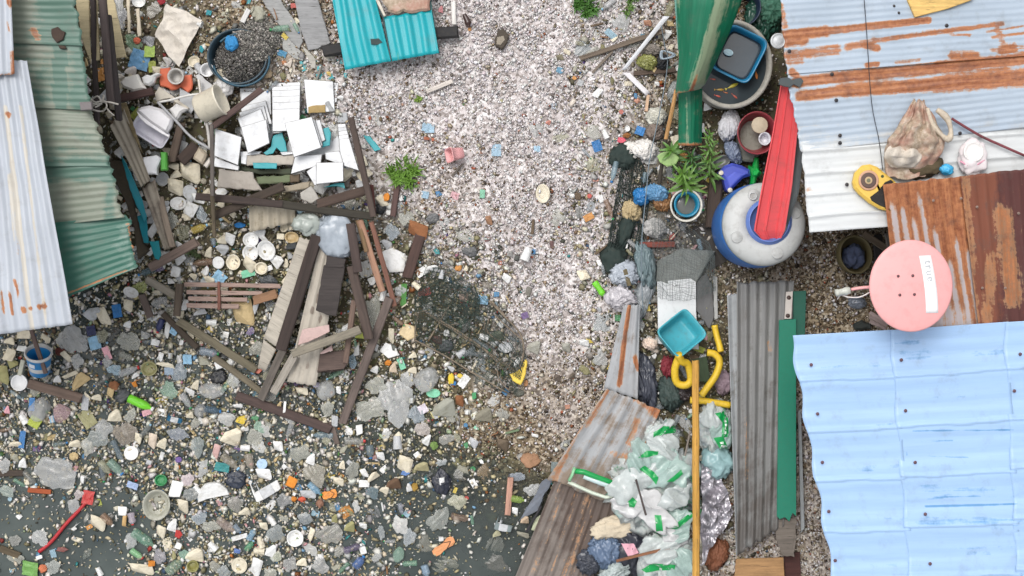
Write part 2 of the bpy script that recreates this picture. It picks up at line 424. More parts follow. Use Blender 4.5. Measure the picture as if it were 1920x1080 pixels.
# ============================================================ ground and water
SW = Field([(960,100,1),(700,200,.95),(860,30,1),(1100,100,.95),(1180,60,.9),(1000,350,1),(1100,450,1),(820,350,.75),(960,500,.95),(1080,620,.95),(900,430,.8),(1000,720,.85),(1040,790,.8),(880,830,.65),(960,860,.6),
  (840,900,.4),(980,930,.2),(850,1000,0),(760,760,.15),(720,520,.1),(760,440,.35),(700,330,.45),(480,60,.7),(560,100,.6),(330,60,.3),(600,220,.4),(400,300,.1),(300,450,.05),(500,550,0),(880,620,.25),(800,660,.15),
  (300,800,0),(600,900,0),(100,700,0),(1200,300,.45),(1180,450,.35),(1250,600,.2),(1300,300,.25),(1350,520,.5),(1250,800,.1),(1570,540,.95),(1600,480,.9),(1520,900,.9),(1480,1060,.8),(1400,1050,.6),(100,1000,0),(1060,900,.5)], 60)
BR = Field([(960,100,0),(700,200,.12),(1100,300,.05),(1000,450,.15),(960,600,.22),(1080,560,.1),(1000,720,.5),(960,800,.9),(880,850,.85),(1080,780,.5),(850,920,.8),(480,60,.75),(450,40,.95),(560,100,.5),(330,60,.6),(720,330,.3),(780,420,.4),
  (1570,540,.75),(1520,900,.55),(1300,300,.8),(1250,700,.9),(1200,350,.4)], 75)
def axis(a, b, far, st):
    core = np.arange(a, b+st, st); g = [st]
    out_l, out_r = [], []; d = st
    while sum(out_l) < far: d *= 1.35; out_l.append(d); out_r.append(d)
    return np.concatenate([core[0]-np.cumsum(out_l)[::-1], core, core[-1]+np.cumsum(out_r)])
gx, gy = axis(-200, 2120, 16000, 9.0), axis(-200, 1280, 16000, 9.0)
GX, GY = np.meshgrid(gx, gy)
CXc, CYc = np.clip(GX, -350, 2250), np.clip(GY, -250, 1330)
Z = HT(CXc, CYc)
jit = np.array([[fbm(x*.012, y*.012, 1)*.5+fbm(x*.05, y*.05, 4)*.3 for x in gx] for y in gy])
Z = Z+jit*.035
G = np.stack([(GX-960)/SC, (540-GY)/SC, Z], -1).reshape(-1, 3)
def ground_mat():
    s = NT('ground'); v = s.coord('Object'); 
    vo = s.n('TexVoronoi'); vo.inputs['Scale'].default_value = 42; s.l(v, vo.inputs['Vector'])
    hs = s.n('SeparateColor'); s.l(vo.outputs['Color'], hs.inputs[0])
    n1 = s.noise(v, 3.0, 6, .7); n2 = s.noise(v, 14, 5, .7)
    sh = s.ramp(hs.outputs[0], [(0, alb((120, 110, 104))), (.3, alb((186, 176, 172))), (.7, alb((222, 214, 212))), (1, alb((242, 238, 236)))])
    shb = s.ramp(hs.outputs[0], [(0, alb((62, 52, 40))), (.4, alb((120, 104, 80))), (.8, alb((168, 152, 128))), (1, alb((205, 192, 170)))])
    br = s.math('ADD', s.attr('brown').outputs['Fac'], s.math('MULTIPLY', s.math('SUBTRACT', n1, .5), .9))
    sh = s.mix(s.ramp(br, [(.25, 0.0), (.75, 1.0)]), sh, shb)
    mud = s.mix(s.ramp(n1, [(.3, 0.0), (.7, 1.0)]), alb((48, 44, 34)), alb((104, 94, 70)))
    mud = s.mix(s.ramp(n2, [(.52, 0.0), (.66, .8)]), mud, alb((84, 92, 44)))
    w = s.math('ADD', s.attr('shell').outputs['Fac'], s.math('MULTIPLY', s.math('SUBTRACT', n2, .5), .5))
    s.base(s.mix(s.ramp(w, [(.3, 0.0), (.6, 1.0)]), mud, sh)); s.rough(.85); s.bump(hs.outputs[0], .5, .012)
    return s.m
gme = mesh_from(G, grid_faces(len(gy), len(gx), 0, True), None, True, dict(shell=np.clip(SW(CXc, CYc), 0, 1).ravel(), brown=BR(CXc, CYc).ravel()), 'ground')
if gme.polygons[0].normal.z < 0: gme.flip_normals()
gme.materials.append(ground_mat()); ground = bpy.data.objects.new('ground', gme); COL.objects.link(ground); tag(ground, kind='structure')
def water_mat():
    s = NT('water'); v = s.coord('Object'); n1 = s.noise(v, 1.6, 5, .6); n2 = s.noise(v, 9, 5, .7)
    s.base(s.mix(s.ramp(n1, [(.35, 0.0), (.65, 1.0)]), alb((66, 74, 73)), alb((90, 98, 95)))); s.rough(.12); s.b.inputs['IOR'].default_value = 1.33
    n3 = s.noise(v, 26, 3); s.bump(n3, .06, .004)
    d = s.attr('depth').outputs['Fac']
    a = s.math('SUBTRACT', 1.0, s.math('POWER', 2.718, s.math('MULTIPLY', d, -9.0)))
    tr = s.n('BsdfTransparent'); tr.inputs[0].default_value = (.86,.88,.8,1); gl = s.n('BsdfGlossy'); gl.inputs['Roughness'].default_value = .1
    fr = s.n('Fresnel'); fr.inputs[0].default_value = 1.33; m0 = s.n('MixShader'); s.l(fr.outputs[0], m0.inputs[0]); s.l(tr.outputs[0], m0.inputs[1]); s.l(gl.outputs[0], m0.inputs[2])
    mx = s.n('MixShader'); s.l(a, mx.inputs[0]); s.l(m0.outputs[0], mx.inputs[1]); s.l(s.b.outputs[0], mx.inputs[2]); s.l(mx.outputs[0], s.out.inputs[0])
    return s.m
wx = axis(-200, 1500, 12000, 20.0); wy = axis(300, 1300, 12000, 20.0); WX, WY = np.meshgrid(wx, wy)
wz = HT(np.clip(WX, -350, 2250), np.clip(WY, -250, 1330))
wme = mesh_from(np.stack([(WX-960)/SC, (540-WY)/SC, WX*0], -1).reshape(-1, 3), grid_faces(len(wy), len(wx)), None, True, dict(depth=np.clip(-wz, 0, 1).ravel()), 'water')
if wme.polygons[0].normal.z < 0: wme.flip_normals()
wme.materials.append(water_mat()); water = bpy.data.objects.new('water', wme); COL.objects.link(water); tag(water, kind='structure')

# ------------------------------------------------------------ many-piece masses (one object each)
OCT = np.array([(1,0,0),(.3,.9,.1),(-.8,.6,0),(-.7,-.7,.05),(.4,-.95,0),(0,0,.55),(0,0,-.3)], float)
OCTF = np.array([(0,1,5),(1,2,5),(2,3,5),(3,4,5),(4,0,5),(1,0,6),(2,1,6),(3,2,6),(4,3,6),(0,4,6)])
def mass(name, px, py, z, size, asp, flat, cols, mat, tiltmax=.5, label=None):
    """thousands of little chips as one object: each a small irregular lens with its own colour"""
    n = len(px); f = (HC-z)/HC/SC
    c = np.stack([(px-960)*f, (540-py)*f, z], -1)
    base = OCT[None]*(1+NR.uniform(-.3, .3, (n, 7, 1)))
    base = base*np.stack([size, size*asp, size*flat], -1)[:, None, :]
    a = NR.uniform(0, 6.28, n); tl = NR.uniform(-tiltmax, tiltmax, n)
    x, y, zz = base[..., 0], base[..., 1], base[..., 2]
    y, zz = y*np.cos(tl)[:, None]-zz*np.sin(tl)[:, None], y*np.sin(tl)[:, None]+zz*np.cos(tl)[:, None]
    ca, sa = np.cos(a)[:, None], np.sin(a)[:, None]
    V = np.stack([x*ca-y*sa, x*sa+y*ca, zz], -1)+c[:, None, :]
    F = (OCTF[None]+(np.arange(n)*7)[:, None, None]).reshape(-1, 3)
    me = bpy.data.meshes.new(name); me.vertices.add(n*7); me.vertices.foreach_set('co', V.astype(np.float32).ravel())
    me.loops.add(F.size); me.loops.foreach_set('vertex_index', F.astype(np.int32).ravel())
    me.polygons.add(len(F)); me.polygons.foreach_set('loop_start', np.arange(0, F.size, 3, dtype=np.int32)); me.update(calc_edges=True)
    at = me.attributes.new('Col', 'FLOAT_COLOR', 'POINT'); cc = np.concatenate([cols, np.ones((n, 1))], 1).repeat(7, 0); at.data.foreach_set('color', cc.astype(np.float32).ravel())
    me.materials.append(mat); o = bpy.data.objects.new(name, me); COL.objects.link(o); tag(o, label, kind='stuff'); return o
def pick(table, n, var=.12):
    w = np.array([r[0] for r in table], float); c = np.array([lin(r[1]) for r in table])*KA
    i = NR.choice(len(table), n, p=w/w.sum()); return np.clip(c[i]*(1+NR.uniform(-var*2, var, (n, 1)))*(1+NR.uniform(-.04, .04, (n, 3))), .004, .9)
def scatter(n, box, wfun):
    x = NR.uniform(box[0], box[2], n); y = NR.uniform(box[1], box[3], n); k = NR.uniform(0, 1, n) < np.clip(wfun(x, y), 0, 1); return x[k], y[k]
PALE = [(34,(244,239,238)),(26,(236,227,226)),(20,(250,248,247)),(9,(216,204,200)),(6,(198,190,186)),(2.4,(170,160,154)),(1.2,(132,122,116)),(.8,(90,84,82)),(1.0,(200,160,140)),(.6,(180,104,80)),(1.2,(214,206,178))]
BRWN = [(14,(206,192,170)),(18,(170,152,126)),(18,(132,112,86)),(12,(98,80,58)),(8,(66,54,42)),(8,(226,214,196)),(5,(186,170,150)),(3,(150,90,58)),(3,(120,114,104)),(1,(182,100,70))]
def clumpy(x, y, s=.02): return np.array([fbm(a*s, b*s, 5)+.6*fbm(a*s*2.6, b*s*2.6, 9) for a, b in zip(x, y)])
x, y = scatter(160000, (230, -60, 1700, 1120), lambda a, b: (SW(a, b)-.05)*1.05)
cl = clumpy(x, y); keep = NR.uniform(0, 1, len(x)) < .84+cl*.8; x, y, cl = x[keep], y[keep], cl[keep]
isb = NR.uniform(0, 1, len(x)) < BR(x, y)+np.maximum(0, cl-.12)*.5-.02
z = HT(x, y)+NR.uniform(.0, .02, len(x))
cols = np.where(isb[:, None], pick(BRWN, len(x)), pick(PALE, len(x)))
sz = np.clip(NR.gamma(4.5, .0022, len(x)), .005, .03)
mass('shell_gravel', x, y, z, sz, NR.uniform(.55, 1, len(x)), NR.uniform(.2, .5, len(x)), cols, vcol(), .5, 'broken white and brown shell grit covering the open ground')

# ------------------------------------------------------------ floating crumbs
LW = Field([(100,640,.8),(300,640,.95),(450,640,.8),(600,700,.85),(760,700,.8),(820,780,.75),(860,880,.45),(760,920,.75),(600,960,.95),(400,960,1),(300,880,1),(150,820,1),(60,760,1),(60,880,.8),(160,960,.5),(60,985,.12),(90,1020,.3),(20,1020,.2),(215,1020,.15),(190,1000,.25),(330,1040,.95),(500,1050,.9),(700,1040,.7),
  (780,1000,.35),(830,1040,.25),(880,980,.2),(950,1000,.15),(930,1050,.05),(700,960,.5),(800,940,.5),(960,930,.25),(1000,1000,.1),(400,480,.8),(350,540,.9),(300,430,.6),(480,500,.8),(720,600,.75),(640,620,.6),(740,480,.6),(520,340,.4),(400,250,.5),(280,250,.6),(260,100,.6),(320,60,.5),(420,140,.35),(180,640,.5),(880,600,.7),(860,660,.7),(790,560,.6),
  (960,300,.02),(1000,600,.04),(900,150,.01),(800,300,.06),(1200,300,.5),(1200,450,.5),(1200,640,.75),(1260,720,.8),(1250,900,.4),(1300,300,.5),(1330,450,.7),(1230,180,.4),(1200,1020,.5),(1320,980,.5),(1000,880,.1),(1030,800,.06),(1350,280,.5),(1420,120,.4)], 48)
CRUMB = [(17,(232,224,204)),(12,(240,238,232)),(17,(200,188,150)),(18,(160,152,116)),(14,(122,116,88)),(5,(76,76,64)),(12,(160,160,154)),(9,(178,168,140)),(2,(86,118,150)),(1.2,(60,150,150)),(1.6,(92,140,70)),(1.4,(190,120,60)),(.9,(180,70,60)),(.5,(200,140,160)),(.4,(90,70,130)),(6,(110,92,70))]
x, y = scatter(120000, (-80, -40, 1440, 1130), lambda a, b: LW(a, b)**1.3*.98)
cl = clumpy(x, y, .03); keep = NR.uniform(0, 1, len(x)) < .8+cl*.8; x, y = x[keep], y[keep]
z = np.maximum(HT(x, y), -.004)+NR.uniform(.0, .024, len(x))
sz = np.clip(NR.gamma(2.0, .0062, len(x)), .005, .044)
cc = pick(CRUMB, len(x)); sz = sz*np.where(cc.mean(1) > .45, 1.3, .95); cc = np.where((sz > .021)[:, None] & (NR.uniform(0, 1, len(x)) < .3)[:, None], cc*.5, cc)
mass('floating_litter_crumbs', x, y, z, sz, NR.uniform(.3, .95, len(x)), NR.uniform(.2, .6, len(x)), cc, vcol(), .6, 'dense mat of small rotting litter crumbs on the dark water')
x, y = scatter(15000, (-80, 380, 1100, 1130), lambda a, b: LW(a, b)**1.6)
mass('foam_crumbs', x, y, np.maximum(HT(x, y), -.002)+NR.uniform(.004, .03, len(x)), np.clip(NR.gamma(3.2, .0048, len(x)), .008, .034), NR.uniform(.35, .9, len(x)), NR.uniform(.25, .6, len(x)), pick([(12,(240,236,226)),(9,(230,218,190)),(4,(206,190,146)),(4,(196,198,198)),(1,(170,186,150)),(.7,(130,170,200)),(.5,(226,170,170))], len(x), .08), vcol(), .5, 'pale foam and plastic crumbs packed between the larger floating litter')
# algae and scum beneath the litter
x, y = scatter(34000, (-80, 420, 1000, 1130), lambda a, b: LW(a, b)**1.5*np.where(HT(a, b) > .0, .25, 1))
mass('scum_clumps', x, y, np.maximum(HT(x, y), -.014)+NR.uniform(0, .008, len(x)), np.clip(NR.gamma(2.2, .012, len(x)), .008, .075), NR.uniform(.4, .9, len(x)), np.full(len(x), .07), pick([(10,(122,122,92)),(8,(106,102,84)),(12,(144,136,110)),(3,(76,76,66)),(10,(158,150,122)),(9,(130,132,126)),(8,(170,166,148))], len(x)), vcol(), .15, 'olive scum and mud film lying between the floating litter')

# ============================================================ roofs and the shacks under them
def hut(name, label, cat, x0, x1, y0, y1, ztop, wallmat, lm, z0=-.3):
    """low walls standing inside the eaves; px rectangle is where the wall tops show"""
    a, b = W((x0, y1), ztop), W((x1, y0), ztop)
    o = thing(name, label, cat, ((a.x+b.x)/2, (a.y+b.y)/2, z0)); THINGS.append(((x0+x1)/2, (y0+y1)/2, lm)); t = .05
    for (xa, xb, ya, yb) in ((a.x, b.x, a.y, a.y+t), (a.x, b.x, b.y-t, b.y), (a.x, a.x+t, a.y+t, b.y-t), (b.x-t, b.x, a.y+t, b.y-t)):
        V = [(x, y, z) for z in (z0, ztop) for x, y in ((xa, ya), (xb, ya), (xb, yb), (xa, yb))]
        obj('wall', V, [[3,2,1,0],[4,5,6,7],[0,1,5,4],[1,2,6,5],[2,3,7,6],[3,0,4,7]], wallmat, o, [(v[0]+v[1], v[2]) for v in V])
    return o
WALLW = wood((92, 78, 66))
def screw(p, z, parent, c=(86, 58, 62), r=.02):
    V, F = lathe([(r*1.5, 0), (r*1.4, .004), (r*.8, .006), (r*.8, .018), (r*.3, .022)], 10)
    return obj('screw', place(V, W(p, z)), F, plain(c, .5, .5), parent)
# --- green roof, left
m_green = metal((86, 118, 104), (132, 140, 124), .07, 'H', .45, .3)
m_green2 = metal((52, 106, 90), (116, 146, 134), .12, 'H', .45, .2)
gr = hut('green_roofed_shack', 'shack with a faded green corrugated roof of five overlapping sheets', 'shack', -380, 60, -120, 470, 1.2, WALLW, 'the green roof')
lag = lambda rows: strokes(rows, .52)
p_green = [('P -40,-60 136,-60 154,86 18,80', 1.53, m_green, lambda x, y: np.clip((88-x)/90, 0, .8)-.25*(np.abs(x-112) < 14)-.3*(np.abs(x-138) < 9)+.25),
           ('P 10,76 153,84 173,207 26,200', 1.50, m_green, lambda x, y: .55-.35*(np.abs(x-112) < 12)-.5*np.clip((x-128)/30, 0, 1)),
           ('P 26,196 171,203 208,312 60,312', 1.47, m_green, lambda x, y: .62-.3*np.clip((y-285)/20, 0, 1)),
           ('P 60,308 204,300 232,408 82,424', 1.44, m_green, lambda x, y: .1+.62*np.clip((y-325)/18, 0, 1)-.3*np.clip((x-188)/12, 0, 1)*np.clip((222-x)/10, 0, 1)),
           ('P 82,420 239,402 256,502 96,570', 1.41, m_green2, lambda x, y: .18+.25*np.clip((x-195)/30, 0, 1))]
for i, (q, z, m, fd) in enumerate(p_green):
    sheet('roof_sheet', q, z, m, gr, 'H', .058, .0024, 'sine', .03, .0, fade=fd, wob=.02, rust=strokes([(60,55,70,70,7,.7),(255,480,240,420,3,.7),(100,560,240,505,2,.6)]))
for q in ('P 96,54 108,50 122,60 118,74 106,80 98,70', 'P 108,84 122,86 124,92 112,91'):
    o = slab(q, 1.52, .02, plain((70, 56, 48), .9, .6), 'dead_leaf_clump', None, None, .006, .008); fin(o, 'dark clump of dead leaves on the faded green roof' if '96,54' in q else 'small dark leaf scrap below the leaf clump on the green roof', 'leaf litter')
# --- pale metal roof, far left
m_pale = metal((184, 190, 198), (204, 198, 186), .12, 'V', .42, .12)
mr = hut('metal_roofed_shack', 'shack at the photo edge with pale bare corrugated iron roof and rust spots', 'shack', -420, -30, -120, 520, 1.5, WALLW, 'the pale iron roof')
sheet('roof_sheet', 'P -160,108 49,113 136,608 -160,648', 1.72, m_pale, mr, 'V', .088, .009, 'sine', .012, 0, wob=.012,
      rust=strokes([(14,212,17,216,5,.95),(28,527,34,545,3.5,.75),(36,533,34,558,2,.6),(44,578,46,582,5,.85),(57,577,60,580,4,.8),(76,575,84,574,6,.95),(3,545,8,588,2.5,.75),(20,550,25,588,3,.8),(33,455,36,480,3,.42),(70,460,72,478,3,.45)]), fade=strokes([(10,200,60,620,5,.7),(38,200,88,620,4,.62),(20,330,30,450,8,.6)]))
sheet('roof_sheet', 'P -160,-60 19,-60 28,140 -160,160', 1.76, m_pale, mr, 'V', .088, .009, 'sine', .03, 0, rust=strokes([(16,0,20,10,6,.8),(14,40,18,60,3,.6),(24,100,26,140,5,.75),(0,143,28,138,4,.6),(8,96,9,98,2,.7),(8,140,8,160,4,.55)]))
# --- galvanised roof, upper right
m_galv = metal((172, 186, 200), (205, 208, 208), .1, 'H', .38, .15)
m_wht = metal((216, 219, 219), (196, 202, 204), .06, 'H', .45, .1)
gv = hut('galvanised_roofed_shack', 'shack with grey corrugated iron roof crossed by two broad rust bands', 'shack', 1600, 2300, -150, 380, 1.45, WALLW, 'the rust banded grey roof', .1)
band = strokes([(1470,66,1550,58,9.5,1.0),(1550,58,1740,38,6.8,1.0),(1472,80,1510,76,9.5,.8),(1475,104,1570,92,10.8,.66),(1590,88,1640,76,8.1,.66),(1640,76,1880,44,5.4,.72),(1620,84,1645,90,6.8,.9),(1625,122,1645,120,5.4,.8),(1680,117,1725,112,4.1,.6),
                (1490,155,1560,146,9.5,1.0),(1560,146,1760,128,10.8,1.0),(1760,126,1920,110,12.2,1.0),(1500,180,1580,170,10.8,.9),(1580,170,1760,158,13.5,.92),(1760,158,1920,145,16.2,.95),(1780,140,1880,132,18.9,.62),(1786,105,1830,104,9.5,.72),(1880,95,1900,90,10.8,.8),
                (1870,50,1880,80,6.8,.6),(1860,70,1920,62,3.4,.6),(1780,64,1820,66,3.4,.6),(1850,60,1920,48,2.7,.6),(1860,94,1920,88,4.1,.6),(1463,10,1472,50,6.8,.62),(1485,135,1492,142,8.1,.8),(1480,115,1500,112,10.8,.6)])
sheet('roof_sheet', 'P 1458,-90 2080,-130 2080,92 1474,140', 1.76, m_galv, gv, 'H', .052, .0021, 'sine', .015, 0, rust=band, res=.02, wob=.012)
sheet('roof_sheet', 'P 1474,134 2080,86 2080,222 1502,285', 1.745, m_galv, gv, 'H', .052, .0021, 'sine', .015, 0, rust=band, res=.02, wob=.012, fade=lambda x, y: .2+.3*np.clip((y-225)/40, 0, 1))
sheet('roof_sheet', 'P 1501,266 2080,214 2080,395 1517,436', 1.73, m_wht, gv, 'H', .185, .024, 'rib', .01, 0, rust=strokes([(1512,356,1526,360,6,.45),(1620,405,1626,412,4,.36)]), res=.03, wob=.012)
for p in ((1575,254),(1575,268),(1588,346),(1568,188),(1560,139),(1775,48),(1676,12),(1800,250),(1685,25),(1480,96)): screw(p, 1.765, gv, (48, 46, 50), .011)
obj0 = tube([W((1618,-30), 1.775), W((1625,60), 1.775), W((1634,190), 1.77), W((1648,262), 1.765), W((1655,318), 1.76)], .0032, plain((40, 44, 52), .6), 'wire', None); fin(obj0, 'thin dark wire lying across the grey and white roof sheets', 'wire')
# --- rusty roof, right
m_rust = metal((190, 180, 180), (176, 140, 112), .12, 'V', .75, .2, 0, .06)
m_rust2 = metal((130, 76, 56), (92, 52, 48), .16, 'V', .8, .35, 0, .0)
rr = hut('rusty_roofed_lean_to', 'lean-to with orange and dark brown rusted corrugated roof behind the pink dish', 'lean-to', 1760, 2200, 400, 560, 1.5, WALLW, 'the rusty brown roof', .1)
greyp = lambda x, y: np.clip(.95-.85*np.clip(np.maximum(0, np.maximum.reduce([np.exp(-((x-(1672+(y-380)*.17+k*18))/6.5)**2)*np.clip((y-a)/30, 0, 1) for k, a in ((0,360),(1,370),(2,390),(3,345),(4,410),(5,470),(6,430),(7,450))]+[np.clip((y-530)/60, 0, 1)*np.clip((1840-x)/30, 0, 1)*.75])), 0, 1), .05, 1)
sheet('roof_sheet', 'P 1655,346 1806,330 1842,632 1690,640', [1.87,1.87,1.56,1.56], m_rust, rr, 'V', .088, .009, 'sine', .012, 0, rust=greyp, res=.02, wob=.01)
sheet('roof_sheet', 'P 1800,331 2080,298 2080,632 1836,632', [1.882,1.882,1.572,1.572], m_rust2, rr, 'V', .088, .008, 'sine', .012, 0, rust=strokes([(1880,400,1900,560,20,.6),(1860,480,1850,600,14,.5),(1810,330,1830,600,10,.45)], .16), fade=lambda x, y: .3+.5*np.clip((x-1860)/30, 0, 1), res=.025, wob=.01)
for p in ((1842,540),(1885,540),(1832,388),(1910,400),(1750,376),(1802,372)): screw(p, 1.898-.31*max(0, (p[1]-338)/300), rr, (150, 128, 116), .008)
# --- blue roof, lower right
m_blue = metal((166, 199, 236), (104, 158, 208), .09, 'H', .42, .06)
br_ = hut('blue_roofed_shack', 'shack with pale blue tile profile metal roof at the lower right', 'shack', 1740, 2300, 720, 1250, 1.4, WALLW, 'the blue roof', .1)
ph0 = .93
wv = lambda amp: (lambda s, t: np.array([amp*np.sin(2*np.pi*(t*4.95+.2))*np.exp(-s*9), 0*s]))
m_b = strokes([(1540,690,1660,684,9,.3),(1700,665,1880,655,16,.36),(1560,795,1670,790,9,.3),(1720,750,1880,742,8,.3),(1590,880,1690,876,9,.32),(1600,980,1700,976,10,.3),(1720,985,1910,978,14,.38),(1755,1035,1905,1032,14,.3),(1630,1060,1720,1058,10,.32),(1735,950,1905,945,2.5,.72),(1735,938,1770,932,3,.55),(1780,932,1840,930,2,.55),(1710,808,1900,806,2,.55),(1725,828,1790,826,2,.5),(1700,850,1706,860,4,.6),(1710,855,1820,858,2,.5),(1740,975,1880,985,10,.32),(1735,920,1900,925,14,.36),(1680,640,1720,645,8,.36),(1700,700,1890,690,6,.3)])
rows = [((1482,629,1676,618,1718,1130,1570,1130), 1.60), ((1668,619,1890,603,1918,1130,1708,1130), 1.606), ((1882,604,2080,592,2080,1130,1908,1130), 1.612)]
for (q, z) in rows:
    sheet('roof_sheet', [(q[i], q[i+1]) for i in (0, 2, 4, 6)], z, m_blue, br_, 'H', .4225, .017, 'tile', .006, 0, fade=m_b, wob=.004, res=.03, warp=wv(3.5 if q[0] < 1500 else 2), phase=.06)
for p in ((1521,684),(1533,776),(1542,867),(1554,959),(1566,1051),(1690,675),(1698,770),(1716,867),(1735,964),(1744,1057),(1913,664),(1902,733)): screw(p, 1.625, br_, (104, 72, 80), .010)
# ============================================================ things along the right-hand side
def vess(name, label, cat, p, z, rx, ry, h, c, taper=.8, ex=2.0, rz=0, tilt=(0,0), th=.005, lm=None, mat=None, parent=None, n=28, floor=.01, group=None, empty=False):
    """container; p is where the middle of its rim shows, z the height of its base, sizes in metres"""
    V, F = vessel(rx, ry, h, taper, th, ex, floor, n)
    R = Matrix.Rotation(rz, 4, 'Z') @ Matrix.Rotation(tilt[1], 4, 'Y') @ Matrix.Rotation(tilt[0], 4, 'X')
    top = R @ Vector((0, 0, h)); low = min((R @ v).z for v in V); zc = z-low+top.z; at = W(p, zc)-top
    o = obj(name, [R @ v+at for v in V], F, mat or plain(c, .35, .3), parent, None, True)
    if parent is None:
        fin(o, label, cat, group, lm)
        if o.data.uv_layers: pass
    return o
def disc(name, p, z, r, th, mat, parent=None, n=26, dome=0.0, rim=0.0, ry=None, rz=0.0, tilt=(0,0)):
    prof = [(.97, 0), (1, th*.5), (.97, th), (.86, th+rim), (.8, th), (.5, th+dome*.8), (.2, th+dome), (.02, th+dome)]
    V, F = lathe([(a*r, b) for a, b in prof], n); V = [Vector((v.x, v.y*((ry or r)/r), v.z)) for v in V]
    return obj(name, place(V, W(p, z), rz, tilt), F, mat, parent, None, True)

# --- satellite dish
dz = 2.02; dc = (1706, 536)
dish = thing('satellite_dish', 'round salmon pink satellite dish with a white sticker above the blue roof', 'satellite dish', W(dc, dz-.35)); THINGS.append((1706, 536, 'the pink dish'))
m_pink = plain((240, 172, 170), .5, .2, 4.0, .06)
rx, ry = mpx(78, dz), mpx(86, dz)
def dish_z(u): return -.03*(u*u)
prof = [(u, .05+dish_z(u)) for u in (0.02, .2, .4, .6, .75, .88, .97)]+[(1.0, dish_z(1)+.046), (1.0, dish_z(1)+.036), (.96, dish_z(.96)+.036), (.5, dish_z(.5)+.04), (.02, .04)]
V, F = lathe(prof, 64); V = [Vector((v.x*rx, v.y*ry, v.z+.02)) for v in V]
obj('reflector', place(V, W(dc, dz)), [f[::-1] for f in F], m_pink, dish, None, True)
def on_dish(p, up=.004):
    a = W(p, dz); c = W(dc, dz); u = math.hypot((a.x-c.x)/rx, (a.y-c.y)/ry)
    q = Vector(a); q.z = dz+.07+dish_z(u)+up; return q
L1, L2 = [], []
for k in range(13):
    t = k/12; y = 480+t*107; xl = 1719.5+13*math.sin(t*1.45); L1.append(on_dish((xl, y))); L2.append(on_dish((xl+23.5-1.0*(1-t), y-1+t*.5)))
G = np.array([[tuple(L1[k].lerp(L2[k], j/4)) for j in range(5)] for k in range(13)])
Vs, Fs = shell(G, .003); lab = obj('sticker', Vs, Fs, plain((250, 250, 250), .5, .03, 3.0, .02), dish, None, True)
fc = bpy.data.curves.new('lettering', 'FONT'); fc.body = 'true'; fc.size = .086; fc.space_character = 1.2; fc.offset = .0005; fc.extrude = .0006; fc.align_x = 'CENTER'; fc.align_y = 'CENTER'
ft = bpy.data.objects.new('lettering_source', fc); COL.objects.link(ft); dg = bpy.context.evaluated_depsgraph_get(); tm = bpy.data.meshes.new_from_object(ft.evaluated_get(dg)); bpy.data.objects.remove(ft)
A = on_dish((1738, 508), .0065); Rm = Matrix.Translation(A) @ Matrix.Rotation(math.radians(-81), 4, 'Z')
obj('lettering', [Rm @ v.co for v in tm.vertices], [list(p.vertices) for p in tm.polygons], plain((186, 188, 192), .6, 0, 3.0, .02), lab)
for q in ('P 1680,518 1707,517 1683,553 1710,552',):
    for p in pts(q):
        V, F = lathe([(.012, 0), (.012, .004), (.006, .007), (.002, .008)], 10); obj('bolt', place(V, on_dish(p, .001)), F, plain((96, 60, 66), .4), dish)
tube([W((1634,538), 1.98), W((1612,540), 1.95), W((1596,543), 1.93)], .013, m_pink, 'feed_arm', dish)
V, F = lathe([(.02, 0), (.03, .005), (.034, .04), (.026, .05), (.026, .09), (.03, .095), (.03, .12), (.01, .125)], 16)
lnb = obj('feed_horn', place(V, W((1594,544), 1.93), .2, (0, -math.pi/2)), F, plain((196, 198, 188), .4, .4), dish, None, True)
tube([W((1631,548), 1.95), W((1612,557), 1.94), W((1590,557), 1.92), W((1577,553), 1.9), W((1570,561), 1.86)], .0055, plain((230, 222, 218), .5), 'cable', dish)
tube([W((1700,560), 1.62), W((1704,545), 1.85), W((1706,537), 2.05)], .022, plain((120, 116, 114), .5), 'mast', dish, 8, 1)

# --- water tank and its two gutters
tc = W((1419, 424), .6); tx, ty = tc.x, tc.y
tank = thing('water_tank', 'round blue water tank with faded grey top fed by the red gutter', 'water tank', (tx, ty, .18)); THINGS.append((1432, 425, 'the blue tank'))
V, F = lathe([(.30, .18), (.345, .2), (.37, .32), (.378, .6), (.37, .85), (.352, .95)], 56); obj('body', place(V, Vector((tx, ty, 0))), F, plain((52, 116, 194), .38, .25, 6), tank, None, True)
V, F = lathe([(.365, .95), (.362, .985), (.345, 1.025), (.3, 1.05), (.24, 1.06), (.168, 1.064), (.166, 1.03), (.164, .7), (.02, .66)], 56); obj('lid_ring', place(V, Vector((tx, ty, 0))), F[:-1], plain((196, 198, 196), .5, .4, 5), tank, None, True)
V, F = lathe([(.202, 1.06), (.2, 1.07), (.18, 1.08), (.178, 1.098), (.17, 1.1), (.166, 1.094), (.164, 1.07), (.16, .7), (.02, .68)], 48); obj('collar', place(V, Vector((tx+.028, ty+.02, 0))), F[:-1], plain((104, 132, 200), .35, .3), tank, None, True)
for a in (205, 292, 20, 112, 160, 248, 335, 65):
    if a in (160, 248, 335, 65): continue
    q = math.radians(a); disc('boss', (0, 0), 0, .052, .02, plain((184, 186, 184), .5, .5), tank, 18, .008).data.transform(Matrix.Translation(Vector((tx+math.cos(q)*.272, ty+math.sin(q)*.272, 1.042))-W((0, 0), 0)))
V, F = lathe([(.035, 0), (.035, .03), (.027, .03), (.027, .0), (.005, 0)], 20); obj('inlet', place(V, W((1411, 368), 1.05)), F, plain((206, 208, 208), .4), tank, None, True)
